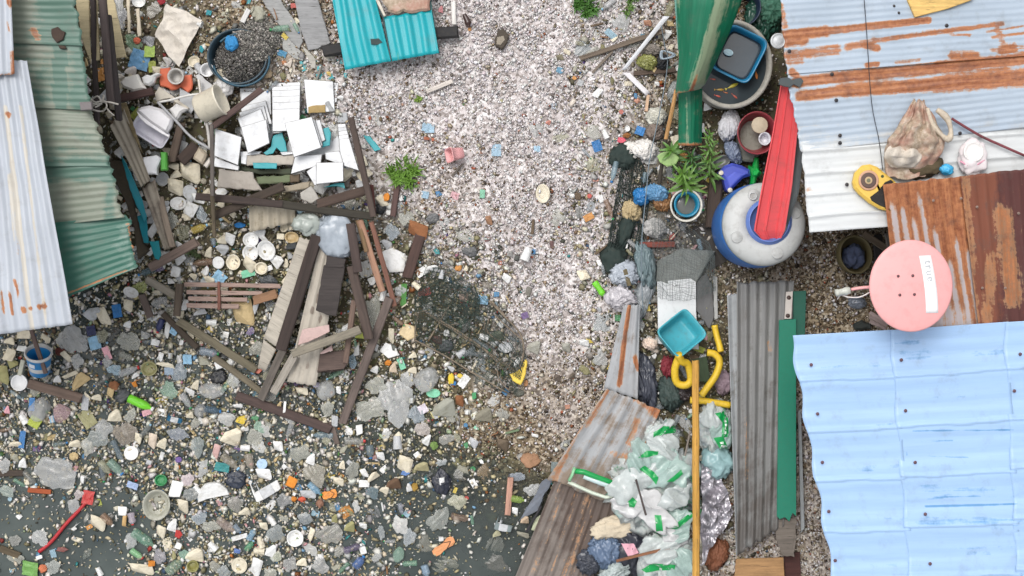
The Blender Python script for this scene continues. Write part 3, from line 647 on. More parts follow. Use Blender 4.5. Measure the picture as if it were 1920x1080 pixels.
def gutter(name, label, secs, prof, mat, lm, th=.004, nseg=26):
    """channel swept between stations (left px, right px, z)"""
    rows = []
    for k in range(nseg):
        t = k/(nseg-1)*(len(secs)-1); i = min(int(t), len(secs)-2); f = t-i
        a = W(secs[i][0], secs[i][2]).lerp(W(secs[i+1][0], secs[i+1][2]), f); b = W(secs[i][1], secs[i][3]).lerp(W(secs[i+1][1], secs[i+1][3]), f)
        rows.append([tuple(a.lerp(b, u)+Vector((0, 0, h))) for u, h in prof])
    G = np.array(rows); ny, nx, _ = G.shape; V, F = shell(G, th)
    u, v = np.meshgrid(np.linspace(0, .3, nx), np.linspace(0, 1.6, ny)); uv = np.stack([u, v], -1).reshape(-1, 2); o = obj(name, V, F, mat, None, np.concatenate([uv, uv]), False, dict(rust=np.zeros(len(V)), fade=np.zeros(len(V))))
    return fin(o, label, 'gutter', None, lm)
m_red = metal((248, 98, 102), None, .14, 'V', .45, .25)
P_g = [(0, .035), (.04, .04), (.1, .012), (.34, .0), (.37, .012), (.41, .012), (.44, -.004), (.74, -.006), (.78, .02), (.9, .022), (.93, .04), (1, .045)]
gutter('red_gutter', 'long bright red ribbed metal gutter running down into the blue tank', [((1464,150), (1499,181), 1.70, 1.66), ((1447,250), (1492,262), 1.5, 1.48), ((1428,345), (1483,352), 1.3, 1.3), ((1412,432), (1470,432), 1.12, 1.12), ((1428,450), (1463,447), 1.06, 1.06)], P_g, m_red, 'the red gutter')
gutter('grey_gutter', 'dull grey metal gutter lying under the red gutter against the white roof', [((1470,205), (1498,205), 1.54, 1.54), ((1470,300), (1505,290), 1.38, 1.4), ((1450,370), (1496,362), 1.22, 1.24), ((1440,432), (1474,428), 1.03, 1.03)], [(0, .0), (.3, -.02), (.7, -.02), (.93, .01), (1, .04)], metal((116, 124, 126), None, .2, 'V', .5, .3), None)
o = slab('P 1463,146 1478,145 1486,150 1502,146 1507,152 1500,164 1488,158 1482,164 1470,162 1460,158', 1.78, .012, plain((70, 78, 80), .7, .4), 'rubber_flap', None, None, .004, .006); fin(o, 'torn dark grey rubber flap at the top of the red gutter', 'rubber')
# --- fish tub with blue basin
tub = thing('concrete_tub', 'round grey concrete tub of dark water with orange fish', 'tub', W((1376, 120), .2)); THINGS.append((1376, 120, 'the fish tub'))
fx = (HC-.62)/HC/SC; V, F = lathe([(.30, .2), (.345, .3), (.362, .55), (.372, .6), (.37, .625), (.352, .632), (.335, .62), (.318, .5), (.3, .35), (.02, .34)], 52)
cx, cy_ = (1371-960)*fx, (540-120)*fx
obj('wall', [Vector((v.x*1.0+cx, v.y*1.08+cy_, v.z)) for v in V], F, plain((178, 174, 164), .85, .6, 14, .25), tub, None, True)
V, F = lathe([(.326, .55), (.3, .553), (.15, .553), (.01, .553)], 40); mwat = NT('tub_water'); mwat.base(alb((60, 68, 72))); mwat.rough(.06); mwat.b.inputs['IOR'].default_value = 1.33
obj('water_surface', [Vector((v.x+cx, v.y*1.08+cy_, v.z)) for v in V], F[:-2]+[F[-1]], mwat.m, tub, None, True)
for (X, Y, a, L, c) in ((855,535,10,36,(226,110,90)),(985,580,-25,84,(196,180,60)),(900,605,0,60,(190,150,60)),(885,648,20,40,(224,100,80)),(1145,505,80,60,(236,140,60)),(1000,650,40,44,(190,90,70)),(940,625,15,30,(210,120,60))):
    p = pts('D %d,%d' % (X, Y))[0]; V, F = lathe([(.004, -.5), (.05, -.36), (.14, -.05), (.15, .15), (.09, .38), (.02, .5)], 10); l = L/3.6/SC*.95
    V = [Vector((v.z*l, v.x*l, v.y*l*.5)) for v in V]; n0 = len(V); V += [Vector((-.46*l, 0, 0)), Vector((-.66*l, .13*l, 0)), Vector((-.66*l, -.13*l, .003))]; F = F+[[n0, n0+1, n0+2]]
    o = obj('goldfish', place(V, W(p, .558), math.radians(-a)), F, plain(c, .3, .1), None, None, True)
    fin(o, {36:'small pink orange fish nearest the blue basin in the concrete tub',84:'longest yellow fish in the concrete tub',60:'brownish yellow fish in the tub water below the green sheet' if c[0]==190 else 'bright orange fish beside the right end of the blue basin',40:'salmon fish lowest on the left in the concrete tub',44:'dull red fish at the bottom of the concrete tub',30:'tiny orange fish between yellow and salmon fish in tub'}[L], 'fish', 'fish in the concrete tub')
mb = plain((10, 118, 160), .3, .1)
vess('blue_basin', 'square blue plastic basin tilted in the concrete fish tub', 'basin', (1386, 101), .52, .19, .215, .17, None, .86, 6, math.radians(-27), (.05, -.07), lm='the blue basin', mat=mb, n=40, th=.012)
bb_ = bpy.data.objects['blue_basin']; V, F = vessel(.166, .188, .004, 1, .001, 6, .003, 40, 0); obj('water_fill', place(V, W((1384, 104), .6), math.radians(-27), (.05, -.07)), F, plain((52, 66, 76), .08, .1), bb_, None, True)
o = disc('soap_bar', pts('D 955,355')[0], .625, .045, .02, plain((205, 235, 245), .4, .05), None, 18, .006, 0, .03, -.3); fin(o, 'pale blue soap bar floating in the square blue basin', 'soap')
o = disc('pot_cover', (1459, 77), 1.2, .068, .015, plain((222, 224, 226), .25, .2), None, 30, .02, .012); fin(o, 'round white pot lid half under the rusty grey roof', 'lid')
vess('dark_tub', 'dark navy plastic tub at the top of the photo beside green sacks', 'tub', (1393, 12), .2, .16, .17, .3, (34, 48, 72))
# --- bent green sheets
def arch(name, label, secs, mat, rise, rustfn, fadefn, lm=None, nx=24, cat='roof sheet', nr=9):
    rows, PX = [], []
    ny = 46
    for k in range(ny):
        t = k/(ny-1)*(len(secs)-1); i = min(int(t), len(secs)-2); f = t-i
        l = [secs[i][0][d]*(1-f)+secs[i+1][0][d]*f for d in (0, 1)]; r = [secs[i][1][d]*(1-f)+secs[i+1][1][d]*f for d in (0, 1)]; z = secs[i][2]*(1-f)+secs[i+1][2]*f
        row = []
        for j in range(nx):
            u = j/(nx-1); p = (l[0]*(1-u)+r[0]*u, l[1]*(1-u)+r[1]*u); PX.append(p)
            row.append(tuple(W(p, z+rise*math.sin(math.pi*u)+.0045*math.cos(u*2*math.pi*nr))))
        rows.append(row)
    G = np.array(rows); V, F = shell(G, .004); PX = np.array(PX); a = rustfn(PX[:, 0], PX[:, 1]); b = fadefn(PX[:, 0], PX[:, 1])
    u, v = np.meshgrid(np.linspace(0, .6, nx), np.linspace(0, 1.4, ny)); uv = np.stack([u, v], -1).reshape(-1, 2)
    o = obj(name, V, F, mat, None, np.concatenate([uv, uv]), True, dict(rust=np.concatenate([a, a]), fade=np.concatenate([b, b]))); return fin(o, label, cat, None, lm)
m_gb = metal((20, 116, 84), (150, 168, 136), .28, 'V', .4, .25)
arch('green_roof_sheet', 'curled green metal sheet leaning over the fish tub, its lower end browned', [((1268,-40),(1402,-40),1.25), ((1269,10),(1388,10),1.2), ((1271,60),(1368,62),1.12), ((1273,110),(1345,112),1.02), ((1269,150),(1322,158),.92), ((1266,176),(1311,168),.85)], m_gb, .16,
     lambda x, y: np.clip(1-np.abs(x-(1300+(160-y)*.35))/7, 0, 1)*np.clip((y-130)/25, 0, .85)+np.clip((y-166)/14, 0, .6), lambda x, y: .2+.62*np.exp(-((x-(1305+(170-y)*.27))/14)**2)+.3*np.clip((1284-x)/14, 0, 1)*np.clip((110-y)/60, 0, 1), 'the curled green sheet')
arch('green_ridge_cap', 'short straight green ridge cap standing below the curled green sheet', [((1272,166),(1317,166),.72), ((1272,220),(1317,220),.66), ((1272,273),(1316,273),.6)], m_gb, .09, lambda x, y: np.clip((y-264)/10, 0, .7), lambda x, y: .24+.3*np.clip(1-np.abs(x-1288)/5, 0, 1), 'the short green ridge cap', 18, 'roof sheet', 6)
o = sheet('green_back_sheet', 'P 1262,-40 1296,-40 1292,70 1271,95', .8, metal((88, 150, 134), (150, 168, 150), .1, 'V', .4, .1), None, 'V', .08, .004, fade=lambda x, y: .4+0*x); fin(o, 'pale green sheet standing behind the curled green sheet', 'roof sheet')
# --- leafy plants
def spiky(name, label, stem, n, L, w, c, parentz, spread=1.0, lm=None):
    base = W(stem[0], parentz[0]); tip = W(stem[1], parentz[1]); o = thing(name, label, 'plant', (base.x, base.y, base.z)); THINGS.append((*stem[1], lm or label))
    tube([base, base.lerp(tip, .5)+Vector((.01, .005, .03)), tip], lambda t: .011*(1-t*.6), plain((112, 120, 66), .7, .4), 'stem', o)
    m = 6; V, F = [], []
    for k in range(m+1):
        t = k/m; ww = w*math.sin(math.pi*min(1, .12+t*.88))**.8*(1 if k < m else .1); z = .35*t*(1-t)*1.6-.25*t*t
        V += [(t*L, -ww/2, z*L+.08*ww), (t*L, 0, z*L-.12*ww), (t*L, ww/2, z*L+.08*ww)]
    for k in range(m):
        for j in range(2): F.append([k*3+j, k*3+j+1, (k+1)*3+j+1, (k+1)*3+j])
    me = mesh_from(V, F, None, True, None, 'leaf'); me.materials.append(leafmat(c))
    for k in range(n):
        t = (k+.5)/n; lf = bpy.data.objects.new('leaf', me); COL.objects.link(lf); lf.parent = o
        q = base.lerp(tip, .15+.85*t)-base; lf.location = q
        lf.rotation_euler = (rnd.uniform(-.3, .3), rnd.uniform(-.9, .1)-t*.25, k*2.39996+rnd.uniform(-.3, .3)); s = (1.05-.45*t)*spread*rnd.uniform(.8, 1.15); lf.scale = (s, s, s)
    return o
spiky('leafy_plant', 'bushy green plant with narrow leaves directly above the blue-rimmed bucket', [(1290,360), (1278,322)], 34, .2, .034, (104, 146, 58), (.25, .75), 1.0, 'the bushy green plant')
spiky('leafy_plant', 'tall narrow-leaved plant between the green ridge cap and the white paper', [(1332,350), (1329,248)], 44, .15, .026, (98, 138, 60), (.25, .85), .95, 'the tall narrow plant')
spiky('leafy_plant', 'green plant with wide pale leaves half hidden behind the tan pole', [(1264,300), (1256,280)], 18, .2, .05, (96, 140, 60), (.25, .6), .9)
spiky('leafy_plant', 'dark leafy sprig at the foot of the green ridge cap', [(1300,330), (1296,290)], 26, .15, .026, (58, 104, 44), (.25, .62), .95)
V = [W(p, .5+.03*math.sin(i)) for i, p in enumerate(pts('I 475,155 520,125 580,125 615,165 605,210 545,235 495,205'))]
o = slab('I 475,155 520,125 580,125 625,165 605,205 545,225 495,195', .52, .008, leafmat((150, 182, 110)), 'broad_leaf', None, None, .01, .006); fin(o, 'single broad pale green leaf beside the dark end of the pole', 'leaf')
# --- pots, bucket, jug
vess('red_pot', 'large dull red plastic pot beside the red gutter holding a beige lid', 'pot', (1420, 249), .25, .175, .19, .3, (158, 60, 70), .72, floor=.06, lm='the red pot')
o = disc('pot_cover', (1424, 235), .5, .075, .02, plain((206, 190, 164), .6, .3), None, 28, .01, 0); fin(o, 'round beige lid lying in the dull red pot', 'lid')
vess('white_cup', 'white cup half under the red gutter in the dull red pot', 'cup', (1434, 260), .42, .05, .055, .1, (232, 230, 236), .8)
o = slab('D 1015,815 1060,800 1190,820 1200,1010 1130,1090 1050,1085 1020,950', .2, .14, plain((150, 150, 140), .9, .7, 12), 'stone_block', None, None, .02, .008); fin(o, 'weathered grey green stone block under the dull red pot', 'stone')
vess('grey_bowl', 'shallow grey bowl tipped beside the purple blue jug', 'bowl', (1353, 303), .26, .085, .05, .06, (128, 130, 128), .7, 2, .4)
bk = vess('paint_bucket', 'white rimmed plastic bucket of grey water with a blue green inside', 'bucket', (1287, 385), .2, .142, .145, .28, (212, 208, 196), .82, lm='the white rimmed bucket', th=.012)
b2 = vess('inner_bucket', 'blue green plastic pail standing inside the white rimmed bucket', 'pail', (1288, 383), .24, .112, .112, .24, (20, 128, 160), .8, th=.016)
V, F = lathe([(.1, 0), (.09, .003), (.01, .003)], 30); o = obj('water_fill', place(V, W((1287,385), .36)), F, plain((112, 112, 106), .08, .1), b2, None, True)
jug = slab('I 890,265 935,215 985,198 1050,215 1105,245 1108,285 1060,300 1005,355 965,392 945,380 925,310', .3, .16, plain((78, 92, 196), .35, .12), 'plastic_jug', None, None, .03); fin(jug, 'purple blue plastic jug with two white corner caps by the tank', 'jug', None, 'the purple blue jug')
for q in ('I 905,268', 'I 965,384'): disc('cap', pts(q)[0], .44, .022, .03, plain((232, 222, 200), .4), jug, 14, .006)
slab('I 945,300 1000,258 1085,272 1050,292 1000,340 968,372', .455, .016, plain((88, 102, 206), .35, .1), 'panel', jug, None, .014)
gn = slab('I 1095,215 1120,225 1140,160 1165,165 1165,240 1185,270 1150,300 1140,350 1105,350 1110,300 1095,265', .34, .07, plain((20, 160, 70), .3, .1), 'green_toy', None, None, .02); fin(gn, 'bright green plastic sprayer piece between jug and red gutter', 'plastic piece', None, 'the green sprayer piece')
slab('I 1120,255 1160,235 1170,260 1150,290 1125,285', .41, .03, plain((30, 190, 84), .3, .1), 'knob', gn, None, .012)
# --- poles and planks right
def bd(p1, p2, w, z, th, c, name, label, cat='plank', z2=None, lm=None, **k):
    a, b = (pts(p1)[0] if isinstance(p1, str) else p1), (pts(p2)[0] if isinstance(p2, str) else p2)
    return fin(board(a, b, w, z, th, wood(c) if not hasattr(c, 'node_tree') else c, name, None, z2, **k), label, cat, None, lm)
bd('P 1268,170', 'P 1248,262', 7.5, .75, .035, (212, 162, 104), 'bamboo_pole', 'tan peeled pole leaning below the curled green sheet', 'pole', .55, round_=True)
bd('P 1249,256', 'P 1236,346', 8, .56, .03, (64, 58, 50), 'dark_pole', 'dark weathered pole ending beside the broad green leaf', 'pole', .32, round_=True)
bd('P 1346,325', 'P 1335,425', 25, .22, .1, (66, 54, 46), 'log', 'thick dark log standing between the bucket and the blue tank', 'log')
bd('P 1312,420', 'P 1355,490', 60, .2, .03, (58, 54, 50), 'dark_board', 'dark rotten board on the ground left of the blue tank', 'board')
bd('P 1200,459', 'P 1266,458', 11, .24, .04, (116, 60, 50), 'red_pipe', 'reddish brown beam end under the dark green net', 'beam')
bd('P 1305,676', 'P 1306,1100', 13.5, .62, .05, (216, 164, 78), 'yellow_pole', 'long straight yellow wooden pole running to the bottom edge', 'pole', .75, 'the yellow pole', round_=True)
bd('N 830,620', 'N 855,770', 30, .26, .03, (52, 66, 46), 'mossy_board', 'dark mossy board behind the top of the yellow pole', 'board')
# --- grey slab, white board, teal basin
o = slab('I 480,860 640,775 870,795 740,1010 600,1040 470,1000', .24, .05, plain((132, 136, 132), .8, .5, 8, .2), 'flagstone', None, None, .012, .004); fin(o, 'grey flagstone half covered by fine dark net', 'stone')
o = slab('N 548,100 810,75 812,310 830,560 556,520', .27, .02, plain((226, 228, 228), .6, .25, 6, .06), 'white_board', None, None, .004); fin(o, 'white board lying under the teal basin and dark net', 'board', None, 'the white board')
o = slab('N 815,100 880,40 920,130 935,330 900,420 815,300', .24, .02, plain((104, 104, 104), .7, .6), 'torn_board', None, None, .004, .006); fin(o, 'dark grey torn board right of the white board', 'board')
o = slab('N 925,60 955,70 958,350 935,360', .3, .015, plain((168, 168, 164), .6, .3), 'grey_strip', None, None, .004, .003); fin(o, 'narrow pale grey strip right of the white board', 'strip')
vess('teal_basin', 'rectangular teal plastic basin tipped over on the white board', 'basin', (1279, 624), .3, .185, .16, .16, None, .82, 7, math.radians(37), (-.12, .34), lm='the teal basin', mat=plain((70, 170, 184), .4, .4, 7), n=40, th=.01)
# --- yellow strap pieces
m_yel = plain((232, 194, 50), .5, .45, 14)
def yl(s, r, z, label, name='yellow_tube', lm=None, closed=False):
    P = pts(s); zz = z if isinstance(z, list) else [z]*len(P)
    return fin(tube([W(p, a) for p, a in zip(P, zz)], r, m_yel, name, None, 8, 4, closed), label, 'tube', None, lm)
yl('N 700,600 668,690 680,780 740,800 775,760 755,660 715,640 690,590', .035, [.5,.46,.42,.42,.42,.46,.5,.56], 'bent yellow plastic handle hanging over the edge of the teal basin', 'yellow_tube', 'the yellow handle')
yl('N 935,395 948,460 965,520 978,575', .03, [.36,.36,.38,.4], 'straight yellow tube right of the teal basin')
yl('N 885,580 935,590 970,640 945,730 890,810 845,870', .033, .38, 'curved yellow tube bending towards the yellow pole')
yl('N 770,900 850,905 900,912 1040,935', .032, .34, 'straight yellow tube lying across behind the yellow pole')
# --- rust sheets at the water's edge
m_old = metal((170, 172, 174), (138, 122, 106), .28, 'V', .6, .35)
m_dk = metal((136, 126, 118), (96, 82, 74), .36, 'V', .6, .4)
o = sheet('bent_roof_sheet', 'P 1170,571 1200,572 1196,748 1132,728', [.42,.4,.36,.3], m_old, None, 'V', .11, .016, 'trap', .012, 0, rust=strokes([(1180,575,1170,640,4,.95),(1170,640,1162,720,5,1.0),(1190,670,1196,690,5,.8)], .12), fade=lambda x, y: .3+0*x, phase=.3); fin(o, 'narrow folded metal sheet with one rust stripe left of the white board', 'roof sheet', None, 'the rust striped strip')
o = sheet('weathered_roof_sheet', 'P 1138,727 1238,770 1160,950 1026,898', [.34,.38,.3,.22], m_old, None, 'V', .13, .012, 'sine', .02, 0, rust=strokes([(1140,730,1100,800,5,.58),(1225,768,1236,778,12,.7),(1190,750,1225,770,5,.55),(1195,790,1180,830,9,.5),(1230,800,1180,880,5,.45),(1150,850,1190,860,8,.45),(1060,850,1040,900,9,.52),(1090,800,1062,850,4,.5)], .16), fade=lambda x, y: .42+.2*np.clip((y-840)/60, 0, 1), res=.02); fin(o, 'pale weathered metal sheet with rusty edges left of the green bag', 'roof sheet', None, 'the pale weathered sheet')
o = sheet('dark_roof_sheet', 'P 1052,872 1168,915 1100,1120 950,1120', [.2,.26,.12,.04], m_dk, None, 'V', .075, .008, 'sine', .01, 0, rust=strokes([(1060,890,1000,1080,8,.3),(1110,920,1060,1090,14,.36),(1090,900,1030,1080,5,.3)], .12), fade=lambda x, y: .5+.3*np.clip((x-1040)/60, 0, 1)-.2*np.clip((y-1000)/80, 0, 1)); fin(o, 'dark brown corrugated sheet sliding into the water at the bottom edge', 'roof sheet', None, 'the dark sheet')
o = slab('S 960,440 1060,395 980,520 930,640 800,710 880,580', .05, .012, plain((112, 118, 128), .55, .5), 'metal_scrap', None, [.12,.16,.1,.06,.02,.05], .004, .006); fin(o, 'thin grey metal scrap along the left edge of the dark sheet', 'scrap')
# --- grey sheet, green board
m_gs = metal((132, 132, 130), (92, 88, 84), .28, 'V', .5, .35)
o = sheet('grey_roof_sheet', 'P 1381,530 1489,526 1470,985 1382,1040', [.42]*4, m_gs, None, 'V', .086, .011, 'sine', .03, 0, rust=strokes([(1440,640,1445,660,5,.45),(1400,780,1400,900,5,.35)], .05), fade=lambda x, y: .3+.3*np.clip((y-700)/300, 0, 1)-.3*np.clip((560-y)/30, 0, 1)); fin(o, 'long dark grey corrugated sheet lying beside the green board', 'roof sheet', None, 'the grey corrugated sheet')
o = sheet('grey_roof_sheet', 'P 1363,553 1384,550 1394,1030 1380,1042', [.37]*4, metal((160, 164, 166), (120, 118, 114), .2, 'V', .5, .3), None, 'V', .086, .009, 'sine', .03, 0, fade=lambda x, y: .3+0*x); fin(o, 'edge of a lighter grey sheet under the dark grey corrugated sheet', 'roof sheet')
m_gbd = plain((12, 124, 98), .55, .2, 20, .1)
o = slab('P 1461,600 1493,598 1493,700 1493,850 1493,968 1486,962 1480,978 1472,970 1462,974 1457,968 1459,800', .46, .022, m_gbd, 'green_board', None, None, .004); fin(o, 'long narrow green painted board beside the blue roof', 'board', None, 'the green board')
o = slab('P 1487,546 1512,545 1509,640 1488,640', .42, .02, plain((6, 92, 74), .55, .25, 20, .1), 'green_board', None, None, .004); fin(o, 'short darker green board above the long green board', 'board')
hg = slab('P 1474,547 1487,546 1484,598 1471,598', .485, .012, plain((206, 198, 190), .5, .3), 'hinge_plate', None, None, .004); fin(hg, 'white metal hinge plate with two dark bolts on green boards', 'hinge')
for p in ((1479,558),(1477,592)):
    V, F = lathe([(.02, 0), (.019, .006), (.008, .012), (.002, .013)], 12); obj('bolt', place(V, W(p, .497)), F, plain((70, 52, 46), .5), hg)
o = slab('P 1496,770 1502,768 1509,990 1502,1000', .3, .02, plain((160, 164, 166), .4, .3), 'metal_strip', None, None, .004); fin(o, 'thin grey metal strip between green board and blue roof', 'strip')
o = slab('P 1458,972 1494,972 1490,1045 1468,1042 1455,1005', .4, .02, wood((104, 96, 88)), 'rotten_board_end', None, None, .004, .008); fin(o, 'split grey end of the board below the green paint', 'board')
o = slab('P 1380,1048 1469,1045 1472,1100 1376,1100', .3, .018, wood((178, 138, 94)), 'plywood_sheet', None, None, .004, .002); fin(o, 'tan plywood piece at the bottom edge below the grey sheet', 'plywood')
o = slab('P 1470,1040 1500,1035 1503,1100 1472,1100', .24, .02, wood((64, 36, 32)), 'dark_plank', None, None, .004); fin(o, 'dark red brown plank end at the bottom edge beside plywood', 'plank')
# --- on the right roofs
o = slab('P 1702,0 1693,-40 1850,-40 1822,0 1778,16 1716,32', 1.77, .03, wood((236, 196, 120)), 'yellow_board', None, None, .004); fin(o, 'yellow wooden board on the grey roof at the top edge', 'board')
tube_o = tube([W(p, 1.79) for p in pts('E 1240,800 1320,850 1440,920 1560,975 1730,1050')], .011, wood((120, 60, 66)), 'red_stick'); fin(tube_o, 'thin reddish brown stick lying across the white roof', 'stick', None, 'the reddish stick')
def crumple(name, label, cat, p, z, w, h, t, mat, seed, lm=None, rz=0, ridg=.42, sub=4, parent=None, flat=False, sc=1.7, st=1.0):
    """crumpled soft bundle: creased, lobed lump w x h photo pixels"""
    bm = bmesh.new(); bmesh.ops.create_icosphere(bm, subdivisions=sub, radius=1.0); V = []
    for v in bm.verts:
        d = v.co.normalized(); q = d*sc; sa_ = seed*1.3+1.2*mnoise.noise(d*1.2); q = Vector(((q.x*math.cos(sa_)+q.y*math.sin(sa_))*st, (q.y*math.cos(sa_)-q.x*math.sin(sa_))/st, q.z))+Vector((seed*3.1, seed*1.7, seed))
        r = 1+.35*mnoise.noise(q*.7)+ridg*(.5-abs(mnoise.noise(q*1.3)))+ridg*.6*(.4-abs(mnoise.noise(q*2.9+Vector((4, 1, 2)))))+ridg*.3*mnoise.noise(q*6)
        V.append(Vector((d.x*r*mpx(w, z)*.44, d.y*r*mpx(h, z)*.44, max(-.25, d.z*r)*t*.8+.2*t)))
    F = [[x.index for x in f.verts] for f in bm.faces]; bm.free()
    o = obj(name, place(V, W(p, z), rz), F, mat, parent, None, True)
    return fin(o, label, cat, None, lm) if parent is None else o
m_sack = NT('sackcloth'); v = m_sack.coord('Object'); n1 = m_sack.noise(v, 16, 6, .7); n2 = m_sack.noise(v, 7, 4)
m_sack.base(m_sack.mix(m_sack.ramp(n2, [(.4, 0.0), (.65, .8)]), m_sack.ramp(n1, [(.25, alb((92, 76, 62))), (.5, alb((186, 168, 146))), (.75, alb((226, 214, 200)))]), alb((176, 128, 112)))); m_sack.rough(.9); m_sack.bump(n1, .5, .01); m_sack = m_sack.m
rows = []; NU, NVv = 60, 72
for i in range(NU):
    u = i/(NU-1); c = (1724-26*u+8*math.sin(u*3), 188+138*u); wd = 10+44*min(1, u*1.9)**1.2-16*max(0, u-.7)/.3; hz_ = .05+.17*math.sin(min(1, u*1.05+.08)*math.pi)**.8; row = []
    for j in range(NVv):
        v = j/(NVv-1); a = math.pi*v; pl = 1+.16*math.sin(a*9+3*fbm(u*3, v*4, 6)+u*2)*(1-.4*u)+.3*fbm(u*4, v*3, 2)+.2*abs(fbm(u*7, v*9, 4)); hang = .25*abs(fbm(u*9, v*2, 11))
        p = (c[0]-math.cos(a)*wd*(.8+.2*pl)+5*fbm(u*6, v*6, 8), c[1]+6*fbm(v*5, u*3, 9)+10*math.sin(a)*u); row.append(tuple(W(p, 1.765+math.sin(a)**.7*hz_*pl*(1-hang))))
    rows.append(row)
V, F = shell(np.array(rows), .006); sk = fin(obj('cloth_bundle', V, F, m_sack, None, None, True), 'dirty beige cloth bundle knotted at the top on the white roof', 'bundle', None, 'the cloth bundle')
rows = []
for i in range(30):
    u = i/29; row = []
    for j in range(50):
        v = j/49; a = math.pi*v; pl = 1+.2*math.sin(a*6+u*4)+.35*fbm(u*3, v*5, 31); p = (1694-math.cos(a)*(20+16*math.sin(u*3.1)), 268+46*u+4*fbm(u*5, v*5, 5)); row.append(tuple(W(p, 1.84+math.sin(a)**.8*.13*math.sin(.25+u*2.8)*pl)))
    rows.append(row)
V, F = shell(np.array(rows), .006); obj('fold', V, F, plain((214, 204, 190), .9, .5, 12, .25), sk, None, True)
tube([W(p, 1.9) for p in pts('E 1075,730 1100,830 1160,900 1215,940 1235,890 1210,800 1140,740')], lambda t: .018+.012*math.sin(t*9)**2, plain((206, 192, 172), .9, .6, 20, .25), 'strap', sk)
crumple('dry_leaves', 'dark dry leaf litter under the cloth bundle on the white roof', 'leaf litter', (1722, 312), 1.75, 80, 44, .06, plain((92, 80, 58), .9, .6, 20, .3), 21, None, 0, .6, 4)
pk = crumple('pink_container', 'pinkish white plastic container lying above the rusty roof edge', 'container', (1822, 296), 1.77, 58, 74, .1, plain((238, 228, 228), .4, .2), 33, None, -.2, .12, 4)
o = disc('lid', (1825, 285), 1.86, .085, .012, plain((240, 236, 232), .35, .3, 24), pk, 28, .006, .01)
tube([W((1800,302), 1.845), W((1822,312), 1.85), W((1846,300), 1.845)], .008, plain((226, 160, 180), .4), 'band', pk)
crumple('blue_bag', 'small bright blue plastic bag between cloth bundle and rusty roof', 'bag', (1775, 318), 1.79, 24, 20, .04, plain((70, 178, 226), .35), 13)
# --- yellow reel on the white roof
yr = thing('yellow_reel', 'yellow plastic hose reel with a dark hub at the rusty roof corner', 'reel', W((1630, 342), 1.75)); THINGS.append((1630, 342, 'the yellow reel'))
m_y2 = plain((232, 192, 84), .45, .2)
slab('J 575,330 590,265 640,215 690,207 740,225 800,275 850,315 880,345 770,370 800,500 840,530 760,510 690,470 620,410 585,370', 1.76, .06, m_y2, 'casing', yr, None, .018)
for r, z, c in ((.083, 1.822, (206, 160, 130)), (.064, 1.83, (92, 70, 62)), (.03, 1.838, (196, 170, 130)), (.016, 1.846, (110, 110, 84))): disc('hub' if r > .07 else 'ring', pts('J 678,318')[0], z, r, .01, plain(c, .5, .2), yr, 30)
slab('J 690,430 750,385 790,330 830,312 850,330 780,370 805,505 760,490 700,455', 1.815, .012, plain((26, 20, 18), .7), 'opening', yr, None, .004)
disc('hole', pts('J 772,290')[0], 1.82, .013, .004, plain((60, 70, 30), .6), yr, 12)
# --- hoop and planks beside the rusty roof
V, F = lathe([(.165, 0), (.175, .03), (.178, .2), (.168, .205), (.16, .2), (.155, .03), (.14, .02), (.02, .018)], 36)
hp = obj('tin_drum', place([Vector((v.x*.85, v.y, v.z)) for v in V], W((1596, 478), .26), .2), F[:-1], plain((104, 94, 62), .6, .7, 10), None, None, True); fin(hp, 'open rusty tin drum full of rubbish under the white roof edge', 'drum', None, 'the tin drum')
crumple('rag', 'blue and white striped rag stuffed in the open tin drum', 'rag', (1598, 482), .3, 40, 46, .08, plain((96, 108, 140), .8, .5, 16, .5), 41)
bd('P 1646,440', 'P 1650,520', 17, .6, .04, (40, 36, 36), 'dark_plank', 'dark upright plank under the corner of the white roof', 'plank')
bd('P 1620,438', 'P 1668,470', 13, .7, .03, (96, 84, 70), 'lath', 'grey wooden lath under the white roof beside the dish', 'lath')
bd('P 1664,438', 'P 1676,500', 9, .75, .03, (104, 98, 92), 'lath', 'upright grey lath touching the rusty roof edge', 'lath')
for i, (a, b) in enumerate((('O 690,310', 'O 800,380'), ('O 690,340', 'O 800,395'), ('O 690,370', 'O 795,420'))): bd(a, b, 7, .9+.02*i, .02, (178, 160, 156), 'lath', 'pale lath under the dish edge, %s of three' % ('topmost', 'middle', 'lowest')[i], 'lath')
o = slab('O 580,390 640,360 700,380 700,425 590,425', .3, .06, plain((48, 54, 52), .6, .4), 'dark_bag', None, None, .02, .008); fin(o, 'dark bag at the top edge of the blue roof', 'bag')
crumple('grey_bag', 'crumpled grey plastic bag on the gravel left of the pink dish', 'bag', (1607, 567), .24, 32, 22, .04, film((150, 158, 172)), 19)
